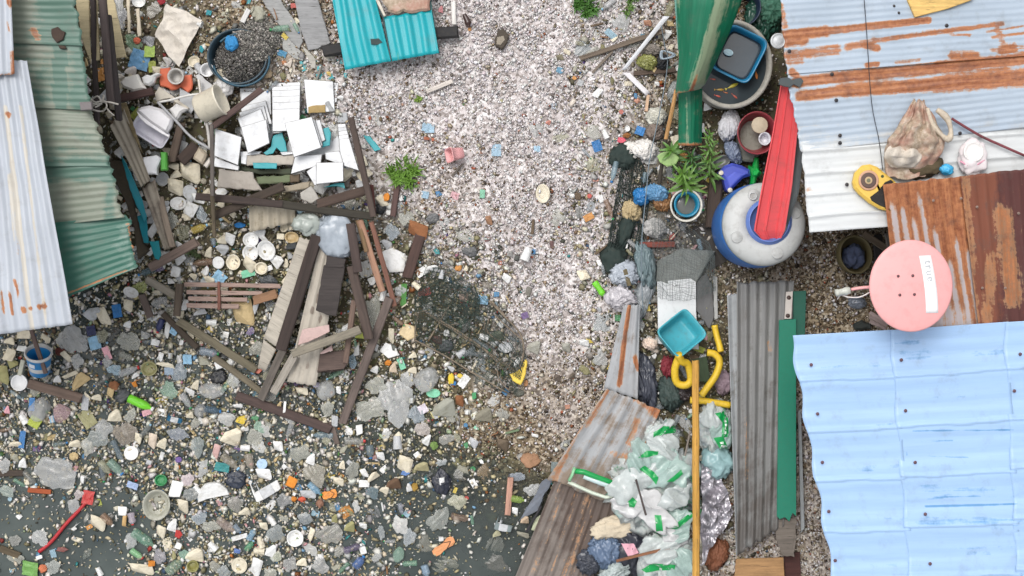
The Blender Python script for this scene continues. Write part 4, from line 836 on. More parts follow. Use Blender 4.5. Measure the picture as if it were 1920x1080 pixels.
# ============================================================ teal hatch, centre ground
from mathutils.bvhtree import BVHTree
def filmy(seed, na=34, nr=9):
    """loose film lying in soft folds with a lobed torn outline"""
    r = random.Random(900+seed); st = r.uniform(1.4, 2.4); a0 = r.uniform(0, 6.3); rows = []
    for i in range(nr):
        q = i/(nr-1); row = []
        for k in range(na+1):
            a = 2*math.pi*(k % na)/na; R = (1+.5*mnoise.noise(Vector((math.cos(a)*1.1+seed*3, math.sin(a)*1.1, seed)))+.22*mnoise.noise(Vector((math.cos(a)*3+seed, math.sin(a)*3, 5))))*max(.02, q)
            x, y = math.cos(a)*R, math.sin(a)*R; u, v = x*math.cos(a0)-y*math.sin(a0), x*math.sin(a0)+y*math.cos(a0)
            n1 = mnoise.noise(Vector((u*.9*st+seed*5, v*.9/st, 3))); n2 = mnoise.noise(Vector((u*2.2*st, v*2.2/st+seed, 8)))
            row.append((x, y, .9*(.7-abs(n1)*1.5)+.35*(.5-abs(n2))-.5*q*q))
        rows.append(row)
    V, F = shell(np.array(rows), .1); V = (V-V.min(0))/(V.max(0)-V.min(0)); V[:, :2] -= .5; return V, F

m_teal = metal((20, 168, 178), (96, 178, 168), .12, 'V', .4, .12)
th_ = thing('teal_roofed_hatch', 'bright teal ribbed metal hatch roof resting on two black beam ends', 'hatch', W((725, 60), .1)); THINGS.append((725, 60, 'the teal hatch'))
sheet('roof_sheet', 'P 612,-60 690,-60 733,115 647,131', .46, m_teal, th_, 'V', .125, .014, 'trap', .004, fade=lambda x, y: .1+0*x, phase=.2)
sheet('roof_sheet', 'P 718,32 809,19 823,100 735,114', .45, m_teal, th_, 'V', .125, .014, 'trap', .004, fade=lambda x, y: .1+.5*np.clip(1-np.abs(x-(742+(y-60)*.1))/5, 0, 1)+.4*np.clip(1-(y-19)/10, 0, 1), phase=.3)
for q, c, z in (('B 1470,0 1480,70 1525,360 1508,356 1462,70 1458,0', (26, 92, 92), .4), ('B 1095,0 1118,0 1165,105 1150,112', (206, 198, 182), .46), ('B 1085,0 1105,0 1150,112 1205,412 1192,408 1140,118', (24, 60, 62), .425)):
    slab(q, z, .03, plain(c, .5, .3), 'frame_strip', th_, None, .004)
slab('B 1060,262 1115,258 1142,285 1108,302 1065,300', .478, .004, plain((44, 62, 62), .7, .3), 'dent', th_, None, .002, .004)  # dark flat piece, its colour stands in for the shade in a hole
for a, b, w in (('B 735,342', 'B 1020,300', 21), ('B 1400,228', 'B 1648,212', 21)): board(pts(a)[0], pts(b)[0], w, .3, .08, plain((34, 33, 34), .7, .3), 'beam', th_)
for q in ('P 640,-20', 'P 800,90', 'P 660,110'): board(pts(q)[0], (pts(q)[0][0]+14, pts(q)[0][1]), 14, .12, .2, WALLW, 'post', th_)
o = slab('P 716,0 716,-30 808,-30 806,18 790,20 772,24 756,20 742,26 728,22', .44, .05, m_sack, 'sacking', None, None, .02, .008); fin(o, 'beige sacking in the open corner of the teal hatch', 'sack')
def sl(q, z, th, m, name, label, cat, lm=None, zs=None, bevel=.004, jag=.003):
    return fin(slab(q, z, th, m, name, None, zs, bevel, jag), label, cat, None, lm)
FIB = wood((166, 166, 164), .72)
sl('B 300,-40 440,-40 470,30 590,190 605,280 578,330 520,270 430,150', .26, .015, FIB, 'fibre_board', 'long grey fibre board left of the teal hatch, upper left end', 'board', 'the grey boards')
sl('B 540,-40 690,-40 720,40 790,290 700,330 640,340 590,200', .28, .015, wood((158, 158, 158), .75), 'fibre_board', 'wider grey fibre board touching the black beam of the teal hatch', 'board')
sl('B 455,235 500,245 610,370 605,410 540,390 470,330', .25, .015, wood((176, 176, 172), .75), 'fibre_board', 'short pale grey board end above the white tiles', 'board')
sl('B 600,310 640,340 690,400 690,465 660,455', .26, .012, wood((186, 182, 172), .75), 'fibre_board', 'smallest tapering pale board below the grey fibre boards', 'board')
def onp(q): p = pts(q)[0]; return p
PL = [  # p1, p2, width px, underside z, thick, colour, name, label, z2
 ('A 622,-30','A 650,840',9,.95,.05,(62,54,52),'thin_post','thin dark post along the green roof edge, leftmost of the pair',.8),
 ('A 685,-30','A 745,700',14,.98,.06,(78,68,66),'dark_post','grey edged dark post running down past the white rope knot',.85),
 ('A 725,100','A 800,815',11,.9,.06,(48,42,42),'dark_post','blackish post right of the rope knot ending above the corrugated strip',.8),
 ('A 795,665','A 1030,612',14,.42,.05,(66,46,42),'dark_plank','short dark red brown plank below the white foam pieces','' ),
 ('A 1425,860','B 322,602',11,.40,.04,(84,66,62),'dark_batten','dark batten rising across the left edge of the white tiles',.5),
 ('G 240,425','G 830,478',14,.36,.06,(58,48,44),'beam','long dark beam crossing below the grey slab, left half',.36),
 ('G 800,475','G 1440,562',15,.35,.06,(52,48,40),'beam','mossy dark beam continuing right to the foot of the leaning post',.3),
 ('G 365,555','G 830,355',16,.3,.05,(62,52,44),'beam','dark beam rising under the long beam toward the broken slabs',.34),
 ('G 1060,478','G 1410,375',17,.33,.06,(70,56,48),'beam','brown beam rising right to the leaning post',.36),
 ('G 1288,-110','G 1440,560',12,.46,.05,(72,60,54),'leaning_post','tall dark post leaning along the right edge of the white tiles',.4),
 ('G 1425,350','G 1445,555',9,.3,.04,(84,46,42),'red_lath','short reddish lath beside the leaning post foot',.26),
 ('G 345,-60','G 352,420',7,.55,.04,(112,104,98),'thin_pole','thin grey upright pole left of the white tiles','' ),
 ('G 352,410','G 368,700',7,.5,.04,(92,82,66),'thin_pole','thin mossy pole below the long dark beam',.3),
 ('G 1060,690','L 455,560',22,.3,.05,(54,44,40),'dark_board','broad black brown board between the two pale boards',.2),
 ('L 470,560','L 318,900',15,.2,.04,(112,104,96),'grey_plank','grey plank at the bottom left end of the pale board pile',.08),
 ('L 545,600','L 405,850',15,.22,.035,(176,168,156),'pale_plank','pale narrow plank at the foot of the board pile',.12),
 ('L 525,590','L 990,425',16,.36,.05,(148,140,124),'grooved_plank','grooved grey plank lying across the corrugated pale sheet',.34),
 ('L 930,-10','L 1050,490',18,.3,.06,(74,62,56),'square_post','thick dark post right of the black plank, cut square below',.26),
 ('G 1285,610','L 975,40',17,.34,.05,(66,54,50),'dark_post','dark post above the thick square cut post',.34),
 ('L 1185,215','L 870,1060',16,.2,.05,(98,86,80),'long_plank','long grey brown plank slanting down into the floating litter',.02),
 ('L 950,230','L 890,650',10,.24,.04,(104,86,76),'thin_plank','thin reddish grey plank behind the thick square cut post',.2),
 ('G 1350,590','G 1500,1070',12,.3,.04,(176,136,112),'peeled_plank','peeled orange tan plank left of the white foam shard',.2),
 ('G 1425,600','L 1225,265',9,.32,.035,(120,84,70),'split_lath','long split brown lath along the peeled orange plank',.16),
 ('G 1335,585','G 1395,800',9,.3,.035,(136,110,80),'short_plank','short tan plank at the top of the peeled orange plank',.28),
 ('G 1600,350','G 1570,560',11,.2,.05,(84,64,60),'short_post','short brown post below the green tuft',.18),
 ('H 318,690','H 225,970',20,.18,.05,(72,54,48),'dark_stump_plank','wide dark plank below the orange brown lump',.1),
 ('L 150,870','L 790,1100',17,.0,.06,(72,58,54),'sunken_beam','long dark sunken beam below the board pile','' ),
 ('K 1095,315','K 1330,550',11,.06,.05,(66,56,46),'dark_lath','dark lath running down left of the white square tile','' ),
 ('K 1200,365','K 1728,700',15,.1,.04,(120,112,92),'grey_plank','greenish grey plank running down right past the white square tile',.04),
 ('K 1440,610','L 330,850',12,.03,.04,(98,90,74),'sunken_plank','sunken grey plank below the greenish plank','' ),
 ('K 1205,120','K 1190,330',13,.2,.06,(72,62,52),'stump_post','short dark standing post left of the pallet','' ),
 ('K 985,85','K 1185,200',14,.16,.04,(150,142,128),'pale_plank','pale plank right of the lime yellow bag','' ),
 ('F 1010,905','F 1325,730',17,.2,.05,(126,108,98),'brown_plank','brown grey plank below the teal sheets, rising right',.24),
 ('K 195,790','K 545,890',18,.05,.05,(98,82,72),'brown_plank','brown plank floating below the blue bucket','' ),
 ('K 950,190','K 1010,340',13,.12,.05,(88,76,70),'brown_board','brown board between two mossy pieces below the pale plank','' ),
 ('F 1080,430','F 1165,770',11,.24,.03,(156,140,124),'strip_plank','thin brown strip right of the grey fibre strip',.2),
 ('Y 745,560','Y 650,930',15,.3,.06,(92,78,68),'stump','thick brown timber beside the dark hollow',.2),
 ('Y 905,770','Y 745,930',22,.22,.05,(62,50,44),'dark_board','dark board lining the hollow below the grey pipe','' ),  # dark colour stands in for the shade of the open hollow
 ('Q 0,390','Q 150,385',12,.0,.04,(66,56,48),'floating_plank','dark plank floating at the left edge below the plastic bag','' ),
 ('Q 190,500','Q 340,515',9,.01,.03,(176,90,52),'orange_stick','orange brown wooden slat floating above the red pole','' ),
 ('Q 0,895','Q 130,945',13,.0,.03,(76,66,50),'floating_plank','mossy plank floating at the left edge under the dark water patch','' ),
 ('R 790,40','R 835,190',10,.0,.03,(112,98,90),'thin_board','small upright board end under the long slanting plank','' ),
 ('S 745,420','S 725,670',11,.06,.03,(196,150,130),'brown_stick','brown pink stick with a black end standing beside lime bottle',.03),
 ('S 955,610','S 850,785',4,.1,.02,(40,38,40),'black_strap','thin black strap beside the cream dish shape','' ),
 ('B 165,-2','B 0,0',1,.26,.01,(230,226,220),'',''  ,''),
 ('C 180,12','C 185,165',8,.28,.02,(236,232,226),'white_stick','white slat standing above the black beam end of the teal hatch','' ),
 ('B 238,62','B 195,148',9,.27,.02,(236,234,230),'white_stick','short white slat on dark gravel above the black tub','' ),
 ('C 0,618','C 172,545',8,.27,.02,(236,226,216),'white_stick','white stick with a green tuft lying on the open shells','' ),
 ('C 1035,392','C 1610,205',9,.28,.03,(120,106,92),'branch','long bare branch lying toward the bent white trim','' ),
 ('C 1255,345','C 1120,490',5,.27,.02,(130,118,106),'twig','thin forked twig below the bare branch','' ),
 ('C 1495,640','C 1480,750',6,.27,.02,(214,180,150),'tan_stick','short tan stick below the bent white trim','' ),
 ('C 1400,495','C 1680,470',9,.24,.03,(84,70,60),'dark_stick','dark stick behind the bent white trim','' ),
 ('H 605,207','H 530,290',4,.25,.012,(92,84,76),'twig','thin dark twig below the pink plastic pot','' ),
 ('N 330,20','N 360,130',8,.3,.02,(96,86,62),'mossy_lath','mossy lath beside the wire above the white board','' ),
 ('T 1060,100','T 1025,270',3,.5,.01,(150,140,130),'thin_rod','thin pale rod beside the yellow pole above the bag pile','' ),
 ('T 690,430','T 760,670',3.5,.55,.012,(70,62,60),'thin_twig','thin dark twig lying on the green and white bag pile','' ),
 ('T 560,980','T 920,890',5,.4,.015,(124,84,60),'brown_twig','thin brown twig across the dark bags at the bottom','' ),
]
for r in PL:
    if not r[6]: continue
    fin(board(onp(r[0]), onp(r[1]), r[2], r[3], r[5-1], wood(r[5]), r[6], None, r[8] if r[8] != '' else r[3]), r[7], {'beam':'beam','post':'post','pole':'pole','branch':'branch','twig':'twig','stick':'stick','slat':'slat','strap':'strap','rod':'rod'}.get(r[6].split('_')[-1], 'plank'), None, 'the '+r[6].replace('_', ' ') if r[6] in ('leaning_post','square_post','long_plank','peeled_plank','grooved_plank','sunken_beam','branch','orange_stick','black_strap','white_stick') else None)
# big boards of the pile
o = sheet('pale_board', 'P 562,444 590,453 519,652 494,634', [.3,.3,.22,.2], wood((192, 184, 170), .7), None, 'V', .3, .003, 'none', .015); fin(o, 'long pale grey board on the left of the board pile', 'board', None, 'the pale board')
o = sheet('pale_board', 'P 494,637 518,655 498,696 483,690', [.2,.2,.12,.1], wood((186, 178, 164), .7), None, 'V', .3, .003, 'none', .012); fin(o, 'broken lower end of the long pale board', 'board')
m_fc = metal((196, 188, 174), (150, 138, 126), .14, 'V', .85, .35)
sp_ = strokes([(575,545,580,520,3,.9),(560,580,566,565,3,.8),(594,565,597,550,3,.8),(585,585,588,575,3,.9),(600,600,603,592,2.5,.8),(560,650,563,640,3,.8),(575,690,578,680,3,.7),(552,600,556,585,3,.8)], .2)
o = sheet('fibre_cement_sheet', 'P 600,455 640,472 592,724 538,716', [.29,.29,.16,.15], m_fc, None, 'V', .07, .008, 'sine', .015, fade=sp_); fin(o, 'long corrugated pale sheet spotted with dark stains in the board pile', 'roof sheet', None, 'the corrugated pale sheet')
sl('L 745,-10 890,-10 830,335 765,325 690,295', .32, .03, wood((58, 52, 50)), 'black_plank', 'wide black burnt looking plank lying on the corrugated pale sheet', 'plank', 'the black plank')
sl('G 1125,825 1255,850 1240,905 1115,900', .33, .03, wood((58, 52, 50)), 'black_plank', 'top end of the wide black plank below the grey plastic sheet', 'plank')
sl('L 720,585 900,560 915,640 880,690 700,710', .18, .03, wood((84, 70, 64)), 'brown_board', 'dark brown board under the grooved plank, upper piece', 'board')
sl('L 690,660 890,650 870,700 690,720', .14, .03, wood((70, 58, 52)), 'brown_board', 'dark brown board under the grooved plank, lower piece', 'board')
for q, t in (('L 600,425 780,392 785,440 640,510 570,530', 'pink cloth scrap lying above the grooved plank'), ('L 715,585 800,530 806,568 730,590', 'pink cloth scrap below the grooved plank')): sl(q, .3 if 'above' in t else .26, .02, plain((206, 178, 172), .9, .3, 16), 'cloth_scrap', t, 'cloth')
o = sheet('corrugated_scrap', 'G 602,488 908,470 918,600 606,668', [.24,.26,.2,.2], metal((190, 180, 160), (140, 128, 104), .14, 'V', .85, .3), None, 'V', .085, .011, 'sine', .02, fade=lambda x, y: .35+0*x); fin(o, 'small pale corrugated scrap under the long dark beam', 'roof sheet', None, 'the corrugated scrap')
o = crumple('plastic_sheet', 'grey blue crumpled plastic sheet at the top of the board pile', 'plastic sheet', pts('G 1195,690')[0], .32, 62, 84, .05, film((188, 198, 208), .05, .4), 51, 'the grey plastic sheet', .25)
crumple('plastic_sheet', 'small clear plastic sheet beside the top of the pale board', 'plastic sheet', pts('G 990,610')[0], .3, 50, 36, .05, film((196, 204, 196), .1, .5), 52)
# pallet
pal = thing('wooden_pallet', 'weathered pinkish wooden pallet half sunk among weeds', 'pallet', W((435, 552), .08)); THINGS.append((435, 552, 'the pallet'))
for a, b, w in (('K 1245,118','L 450,130',8),('K 1260,172','L 330,180',8),('K 1270,215','L 230,222',8),('K 1260,262','L 170,270',9)): board(onp(a), onp(b), w, .13, .03, wood((176, 150, 138)), 'slat', pal)
board(onp('L 270,230'), onp('L 430,180'), 17, .14, .025, wood((160, 122, 92)), 'slat', pal)
board(onp('K 1475,100'), onp('K 1478,280'), 5, .17, .02, wood((110, 72, 60)), 'bearer', pal); board(onp('L 33,120'), onp('L 36,290'), 5, .17, .02, wood((110, 72, 60)), 'bearer', pal)
# strips along the green roof
m_fs = metal((172, 162, 146), (132, 120, 108), .16, 'V', .85, .35)
o = sheet('fibre_strip', 'A 740,850 838,735 F 1015,312 F 953,360', [.5,.5,.38,.38], m_fs, None, 'V', .05, .007, 'sine', .01, fade=lambda x, y: .25+0*x); fin(o, 'grey brown corrugated fibre strip beside the green roof', 'strip', None, 'the fibre strip')
o = sheet('fibre_strip', 'F 960,372 1045,312 1165,765 1110,792', [.3,.3,.2,.2], m_fs, None, 'V', .05, .005, 'sine', .02, fade=lambda x, y: .5+0*x); fin(o, 'lower brown corrugated strip continuing under the grey fibre strip', 'strip')
sl('A 800,700 850,690 F 960,130 F 900,20', .46, .015, wood((134, 118, 86)), 'tan_board', 'narrow tan board along the right of the fibre strip', 'board')
mt = plain((0, 122, 136), .45, .2, 6)
sl('F 815,150 850,200 960,450 990,560 975,600 915,480 870,355', .4, .015, mt, 'teal_sheet', 'long teal plastic sheet hanging beside the green roof edge', 'plastic sheet', 'the teal sheet', [.6,.6,.4,.35,.35,.42,.5])
sl('F 925,560 985,540 1002,742 970,738', .3, .012, mt, 'teal_sheet', 'middle teal sheet piece above the white foam block', 'plastic sheet')
sl('F 1005,728 1070,725 1087,820 1070,855 1045,845', .26, .02, plain((10, 128, 136), .45, .15), 'teal_sheet', 'lowest teal sheet piece with rounded end near the brown plank', 'plastic sheet')
sl('F 715,180 830,190 880,400 960,740 1000,790 930,850 905,640 850,470 770,300', .06, .1, plain((78, 70, 58), .95, .7, 8, .3), 'mud_bank', 'dark muddy bank showing beyond the ragged green roof edge', 'mud bank')
BEI = wood((206, 190, 152), .82)
sl('A 505,-20 600,-20 612,430 575,330 550,250', .92, .02, BEI, 'beige_board', 'tall beige board between the green roof and the thin post', 'board')
sl('A 632,-20 652,-20 672,405 645,408', .9, .02, BEI, 'beige_board', 'narrow beige board between the two dark posts', 'board')
sl('A 715,-20 765,-20 850,382 765,396', .55, .02, BEI, 'beige_board', 'beige board right of the dark posts with a sawn lower end', 'board', 'the beige board')
sl('A 535,690 615,685 620,740 545,745', 1.55, .05, plain((124, 118, 118), .9, .5, 20), 'concrete_block', 'grey concrete block at the roof edge beside the rope knot', 'block')
rope = thing('rope_knot', 'tangled pale rope knot tied round the dark posts', 'rope', W((185, 197), 1.02)); THINGS.append((185, 197, 'the rope knot'))
RM = plain((206, 200, 190), .8, .3, 40)
for q in ('A 590,645 640,690 700,680 720,720 690,750 640,745 610,730 650,700', 'A 620,670 660,650 690,690 700,640 680,700 640,725', 'A 690,690 740,690 800,705', 'A 720,730 745,760 770,780', 'A 600,655 630,700 690,700'):
    tube([W(p, 1.06+.02*(i % 2)) for i, p in enumerate(pts(q))], .0075, RM, 'strand', rope, 6, 5)
# ------------------------------------------------------------ white tiles
m_tile = plain((228, 230, 232), .4, .42, 4, .06); m_edge = plain((150, 148, 146), .8, .4)  # grey edges: bare tile body, also painted as the shadow lines between tiles
TQ = []
for i, y in enumerate((92,120,150,186,240,292,352)): TQ.append((f'V {606+i},{y} {862-i},{y-9} {858-i},{y+190} {608+i},{y+194}', .22+.026*i, 'in the right hand stepped stack, %s from the top edge' % ('first','second','third','fourth','fifth','sixth','uppermost')[i]))
LQ = ['V 325,165 598,160 602,330 335,335', 'V 335,198 600,188 606,400 340,410', 'V 332,326 556,276 612,480 372,520', 'V 318,380 540,318 596,540 372,580', 'V 306,432 512,346 592,560 370,620', 'V 336,508 560,440 590,650 396,742']
for i, q in enumerate(LQ): TQ.append((q, .22+.028*i, 'in the left fanned stack, %s' % ('deepest layer','second layer','third layer','fourth layer','fifth layer','stained top piece')[i]))
TQ += [('V 915,95 1196,118 1182,290 930,380', .24, 'under the single square tile at the upper right'), ('V 890,86 1150,105 1165,372 920,386', .27, 'lying flat at the upper right with brown stain below'),
 ('V 960,450 1035,443 1082,622 1050,640 1000,690', .33, 'under the big tilted tile, lowest of its pile'), ('V 740,490 985,436 1058,672 815,745', .36, 'middle one under the big tilted tile'), ('V 720,470 962,418 1046,690 802,776', .41, 'big and tilted, topmost over the teal scraps'),
 ('V 110,520 346,596 312,846 100,762', .34, 'standing apart at the far left of the pile'), ('V 105,772 322,852 314,892 95,856', .3, 'half hidden below the far left tile'),
 ('V 812,762 1052,746 1040,842 775,922', .3, 'cut to a slant above the rectangular lower tile'), ('V 912,900 1000,838 1012,1012 986,1026', .33, 'triangular corner left of the rectangular lower tile'), ('V 1000,822 1238,816 1241,986 1000,1012', .36, 'rectangular and lowest of all'),
 ('V 1188,480 1258,476 1272,560 1192,562', .24, 'in the narrow right edge stack, first layer'), ('V 1190,512 1266,506 1284,600 1196,606', .262, 'in the narrow right edge stack, second layer'), ('V 1193,545 1274,536 1296,640 1200,650', .284, 'in the narrow right edge stack, third layer'), ('V 1196,580 1284,572 1306,700 1204,700', .306, 'in the narrow right edge stack, fourth layer'),
 ('V 1200,614 1290,602 1376,892 1242,852 1206,722', .33, 'long and pointed beside the leaning post'), ('V 1076,732 1200,716 1242,760 1240,850 1082,792', .3, 'between the slanted and pointed pieces'), ('V 330,722 522,720 500,750 392,760 386,840 336,830', .28, 'L shaped, at the left end of the beige slab'), ('V 680,728 810,720 815,745 700,760', .3, 'thin sliver right of the teal scrap')]
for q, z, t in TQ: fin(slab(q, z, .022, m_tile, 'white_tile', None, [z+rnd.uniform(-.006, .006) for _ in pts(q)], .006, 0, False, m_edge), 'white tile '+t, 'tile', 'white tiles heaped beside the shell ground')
THINGS.append((520, 220, 'the white tiles'))
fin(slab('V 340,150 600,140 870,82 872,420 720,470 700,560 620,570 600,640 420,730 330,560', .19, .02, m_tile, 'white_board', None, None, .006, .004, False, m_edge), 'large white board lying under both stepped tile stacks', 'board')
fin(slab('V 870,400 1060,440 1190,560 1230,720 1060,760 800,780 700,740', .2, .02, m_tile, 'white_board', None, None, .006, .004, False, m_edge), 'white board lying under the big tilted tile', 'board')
mtl = plain((22, 158, 166), .4, .12, 8)
for q, z, t in (('V 620,585 700,555 730,640 745,725 690,728 650,690 620,740 560,755 535,735 600,680', .3, 'teal plastic scrap left of the big tilted tile'), ('V 1060,520 1110,510 1130,560 1120,670 1050,690', .31, 'teal plastic scrap right of the big tilted tile'),
  ('V 440,820 655,826 650,876 450,872', .33, 'teal strip on the beige slab'), ('V 1060,1040 1180,1000 1245,1000 1255,1050 1180,1030', .28, 'teal scrap under the rectangular lower tile'), ('G 1370,12 1420,22 1492,108 1448,122', .26, 'teal strip on the shells right of the leaning post'),
  ('B 580,415 625,402 640,470 600,485', .24, 'small teal scrap between grey boards and tiles'), ('B 690,405 730,410 735,480 700,480', .24, 'teal scrap left of the black beam end'), ('B 690,500 800,480 820,540 700,535', .24, 'teal scrap just above the white tiles, widest one'), ('B 830,400 870,402 875,430 840,430', .24, 'tiny teal scrap under the teal hatch corner'), ('B 880,490 905,495 900,530 880,530', .24, 'tiny teal scrap at the lower corner of the teal hatch')):
    sl(q, z, .014, mtl, 'teal_scrap', t, 'plastic scrap')
GS = lambda c: plain(c, .9, .4, 7, .14)
for q, z, th, c, n, t, k in (('V 380,754 805,752 796,842 388,850', .27, .03, (196, 188, 176), 'beige_slab', 'smooth beige slab under the white tiles', 'slab'), ('V 330,850 500,880 780,872 780,922 480,920 330,890', .2, .04, (78, 84, 68), 'green_board', 'mossy dark green board below the beige slab', 'board'),
  ('V 470,945 770,928 772,992 482,1014', .2, .04, (120, 130, 100), 'green_board', 'paler green grey board below the mossy dark board', 'board'), ('V 768,926 852,920 848,992 772,998', .22, .05, (110, 96, 78), 'brown_block', 'brown wooden block beside the green grey board', 'block'), ('V 140,876 442,905 452,962 530,1072 128,1040', .28, .025, (178, 170, 160), 'grey_slab', 'broken grey slab with a ragged right end', 'slab'),
  ('V 690,1030 945,985 935,1042 700,1085', .24, .03, (172, 160, 140), 'beige_board', 'beige board end right of the broken grey slab', 'board'), ('G 945,402 1020,355 1075,440 1020,476 950,440', .3, .03, (184, 180, 172), 'stone_plate', 'pale angular stone plate under the slanted tile', 'stone'), ('V 870,392 1170,380 1192,700 1050,720 870,640', .14, .05, (104, 88, 64), 'soil_clod', 'brown soil patch behind the big tilted tile', 'soil'),
  ('V 1180,380 1270,380 1280,470 1190,470', .22, .03, (182, 184, 186), 'grey_plate', 'small grey plate above the narrow right edge stack', 'plate'), ('V 930,330 1080,310 1080,380 930,390', .3, .01, (176, 150, 100), 'brown_rag', 'brown stained rag on the upper right tile', 'rag')):
    sl(q, z, th, GS(c), n, t, k, None, None, .008, .006)
# ------------------------------------------------------------ upper left heap
tubm = thing('black_tub', 'round black tub with blue rim overflowing with dark gravel', 'tub', W((450, 112), .2)); THINGS.append((450, 112, 'the black tub'))
V, F = vessel(.27, .25, .2, .88, .012, 2, .02, 44); obj('body', place(V, W((452, 112), .2)), F, plain((44, 66, 78), .45, .3), tubm, None, True)
tube([W((452+53*math.cos(a), 112+49*math.sin(a)), .4) for a in np.linspace(-2.9+.5, 2.6+.3, 40)], .011, plain((30, 78, 98), .45, .5), 'rim', tubm)
a = NR.uniform(0, 6.28, 2600); r = np.sqrt(NR.uniform(0, 1, 2600)); px_, py_ = 454+r*50*np.cos(a), 110+r*46*np.sin(a)
mass('gravel_fill', px_, py_, .3+.1*(1-r**2)+NR.uniform(0, .01, 2600), NR.uniform(.006, .014, 2600), NR.uniform(.6, 1, 2600), NR.uniform(.5, .8, 2600), pick([(8,(84,82,78)),(10,(104,102,98)),(8,(130,126,120)),(4,(170,166,160)),(1,(60,56,54))], 2600), vcol(), .6).parent = tubm
bpy.data.objects['gravel_fill'].location = -Vector(tubm.location)
a = NR.uniform(0, 6.28, 5200); r = np.sqrt(NR.uniform(0, 1, 5200)); px_, py_ = 487+r*52*np.cos(a), 72+r*42*np.sin(a); n = len(px_); ins = np.hypot((px_-452)/58, (py_-112)/54) < 1
mass('dark_gravel_heap', px_, py_, np.where(ins, .385, .24)+.05*(1-r**2)+NR.uniform(0, .01, n), NR.uniform(.006, .015, n), NR.uniform(.6, 1, n), NR.uniform(.5, .8, n), pick([(8,(92,90,84)),(10,(116,114,108)),(8,(142,138,130)),(6,(196,190,182)),(1,(66,60,56))], n), vcol(), .6, 'dark gravel spilled beyond the black tub')
crumple('blue_rag', 'bright blue rag on the rim of the black tub', 'rag', pts('A 1565,290')[0], .42, 24, 26, .03, plain((52, 138, 196), .8, .2), 61)
o = crumple('dirty_sheet', 'large dirty white crumpled sheet above the orange cloth', 'plastic sheet', pts('A 1200,230')[0], .27, 10, 10, .02, m_tile, 62)
bpy.data.objects.remove(o)
def tarp(name, label, cat, quad, z, mat, amp=.04, n=26, lm=None, seed=1, sc=5, zs=None):
    Q = pts(quad); C = [W(q, z) for q in Q]; rows = []
    for i in range(n):
        t = i/(n-1); row = []
        for j in range(n):
            s = j/(n-1); e = .03*fbm(i*.5, j*.5, seed)
            p = C[0]*(1-s)*(1-t)+C[1]*s*(1-t)+C[2]*s*t+C[3]*(1-s)*t
            q = Vector((p.x*sc+seed, p.y*sc, seed)); h = amp*(.6-abs(mnoise.noise(q))*1.6-abs(mnoise.noise(q*2.3))*.7)
            row.append((p.x+.02*mnoise.noise(q*1.5), p.y+.02*mnoise.noise(q*1.5+Vector((9, 0, 0))), z+h+.04*amp))
        rows.append(row)
    V, F = shell(np.array(rows), .004); return fin(obj(name, V, F, mat, None, None, False), label, cat, None, lm)
tarp('dirty_sheet', 'large dirty white crumpled sheet above the orange cloth', 'plastic sheet', 'A 1130,25 1368,130 1200,452 1045,240', .3, plain((222, 214, 202), .8, .4, 7, .12), .05, 28, 'the dirty white sheet', 3)
m_or = plain((226, 120, 88), .8, .25, 8)
sl('Y 540,-10 640,-20 650,100 740,150 790,60 860,50 862,200 820,240 750,180 650,212 540,170', .26, .03, m_or, 'orange_cloth', 'torn orange cloth under the grey cup', 'cloth', 'the orange cloth', None, .01, .01)
vess('grey_cup', 'round grey cup standing on the torn orange cloth', 'cup', (329, 143), .28, .07, .07, .1, (186, 182, 176), .85, lm='the grey cup', th=.012)
vess('white_mug', 'white mug with a handle loop left of the black tub', 'mug', (388, 131), .28, .058, .058, .09, (226, 226, 226), .85, th=.008)
slabs = [('Y 130,130 180,75 310,45 340,110 405,200 270,225 160,180', .34, .06, (234, 230, 222), 'foam_piece', 'white shell shaped foam piece left of the orange cloth', 'foam', .02), ('Y 350,80 400,50 440,60 500,30 545,45 490,80 475,130 425,165 370,150', .32, .07, (236, 236, 234), 'foam_piece', 'lumpy white foam touching the left of the orange cloth', 'foam', .02),
 ('Y 90,40 150,50 180,75 130,100 90,80', .28, .05, (222, 214, 200), 'foam_piece', 'small cream foam beside the white shell shaped foam', 'foam', .012), ('Y 900,62 940,40 1112,202 1040,272 952,250', .27, .02, (206, 206, 206), 'plastic_piece', 'grey white plastic panel right of the orange cloth', 'plastic piece', .004), ('Y 486,242 530,172 836,392 800,412 640,292 500,322', .3, .02, (214, 206, 190), 'plastic_piece', 'cream triangular panel under the white hose', 'plastic piece', .004),
 ('Y 735,188 912,282 905,372 852,452 738,332', .28, .015, (186, 188, 190), 'plastic_piece', 'grey triangular panel below the orange cloth', 'plastic piece', .004), ('Y 625,402 700,342 825,402 752,440 702,512', .33, .06, (230, 228, 226), 'white_casing', 'white plastic casing piece right of the curved casing', 'casing', .02),
 ('Y 365,892 500,868 548,902 505,1000 505,1066 372,1052', .3, .08, (238, 238, 240), 'white_box', 'white plastic box with a green end', 'box', .012), ('Y 542,838 600,838 606,1020 545,1022', .3, .07, (92, 178, 72), 'green_carton', 'green and white carton beside the white plastic box', 'carton', .012),
 ('Y 870,900 930,780 1012,862 962,962', .26, .07, (196, 182, 160), 'tan_stone', 'tan stone right of the dark hollow', 'stone', .02), ('Y 975,970 1040,890 1052,940 1010,1000', .28, .03, (224, 216, 206), 'cream_chip', 'cream chip beside the thin grey pole', 'foam', .01),
 ('A 850,-20 872,-20 880,220 862,225', .32, .02, (214, 202, 178), 'cream_strip', 'long cream strip right of the beige board', 'strip', .004), ('A 915,60 940,55 952,240 930,248', .3, .02, (212, 200, 178), 'cream_strip', 'shorter cream strip near the dirty white sheet', 'strip', .004)]
for q, z, th, c, n, t, k, bv in slabs: sl(q, z, th, plain(c, .6, .14, 8, .08), n, t, k, None, None, bv, .004)
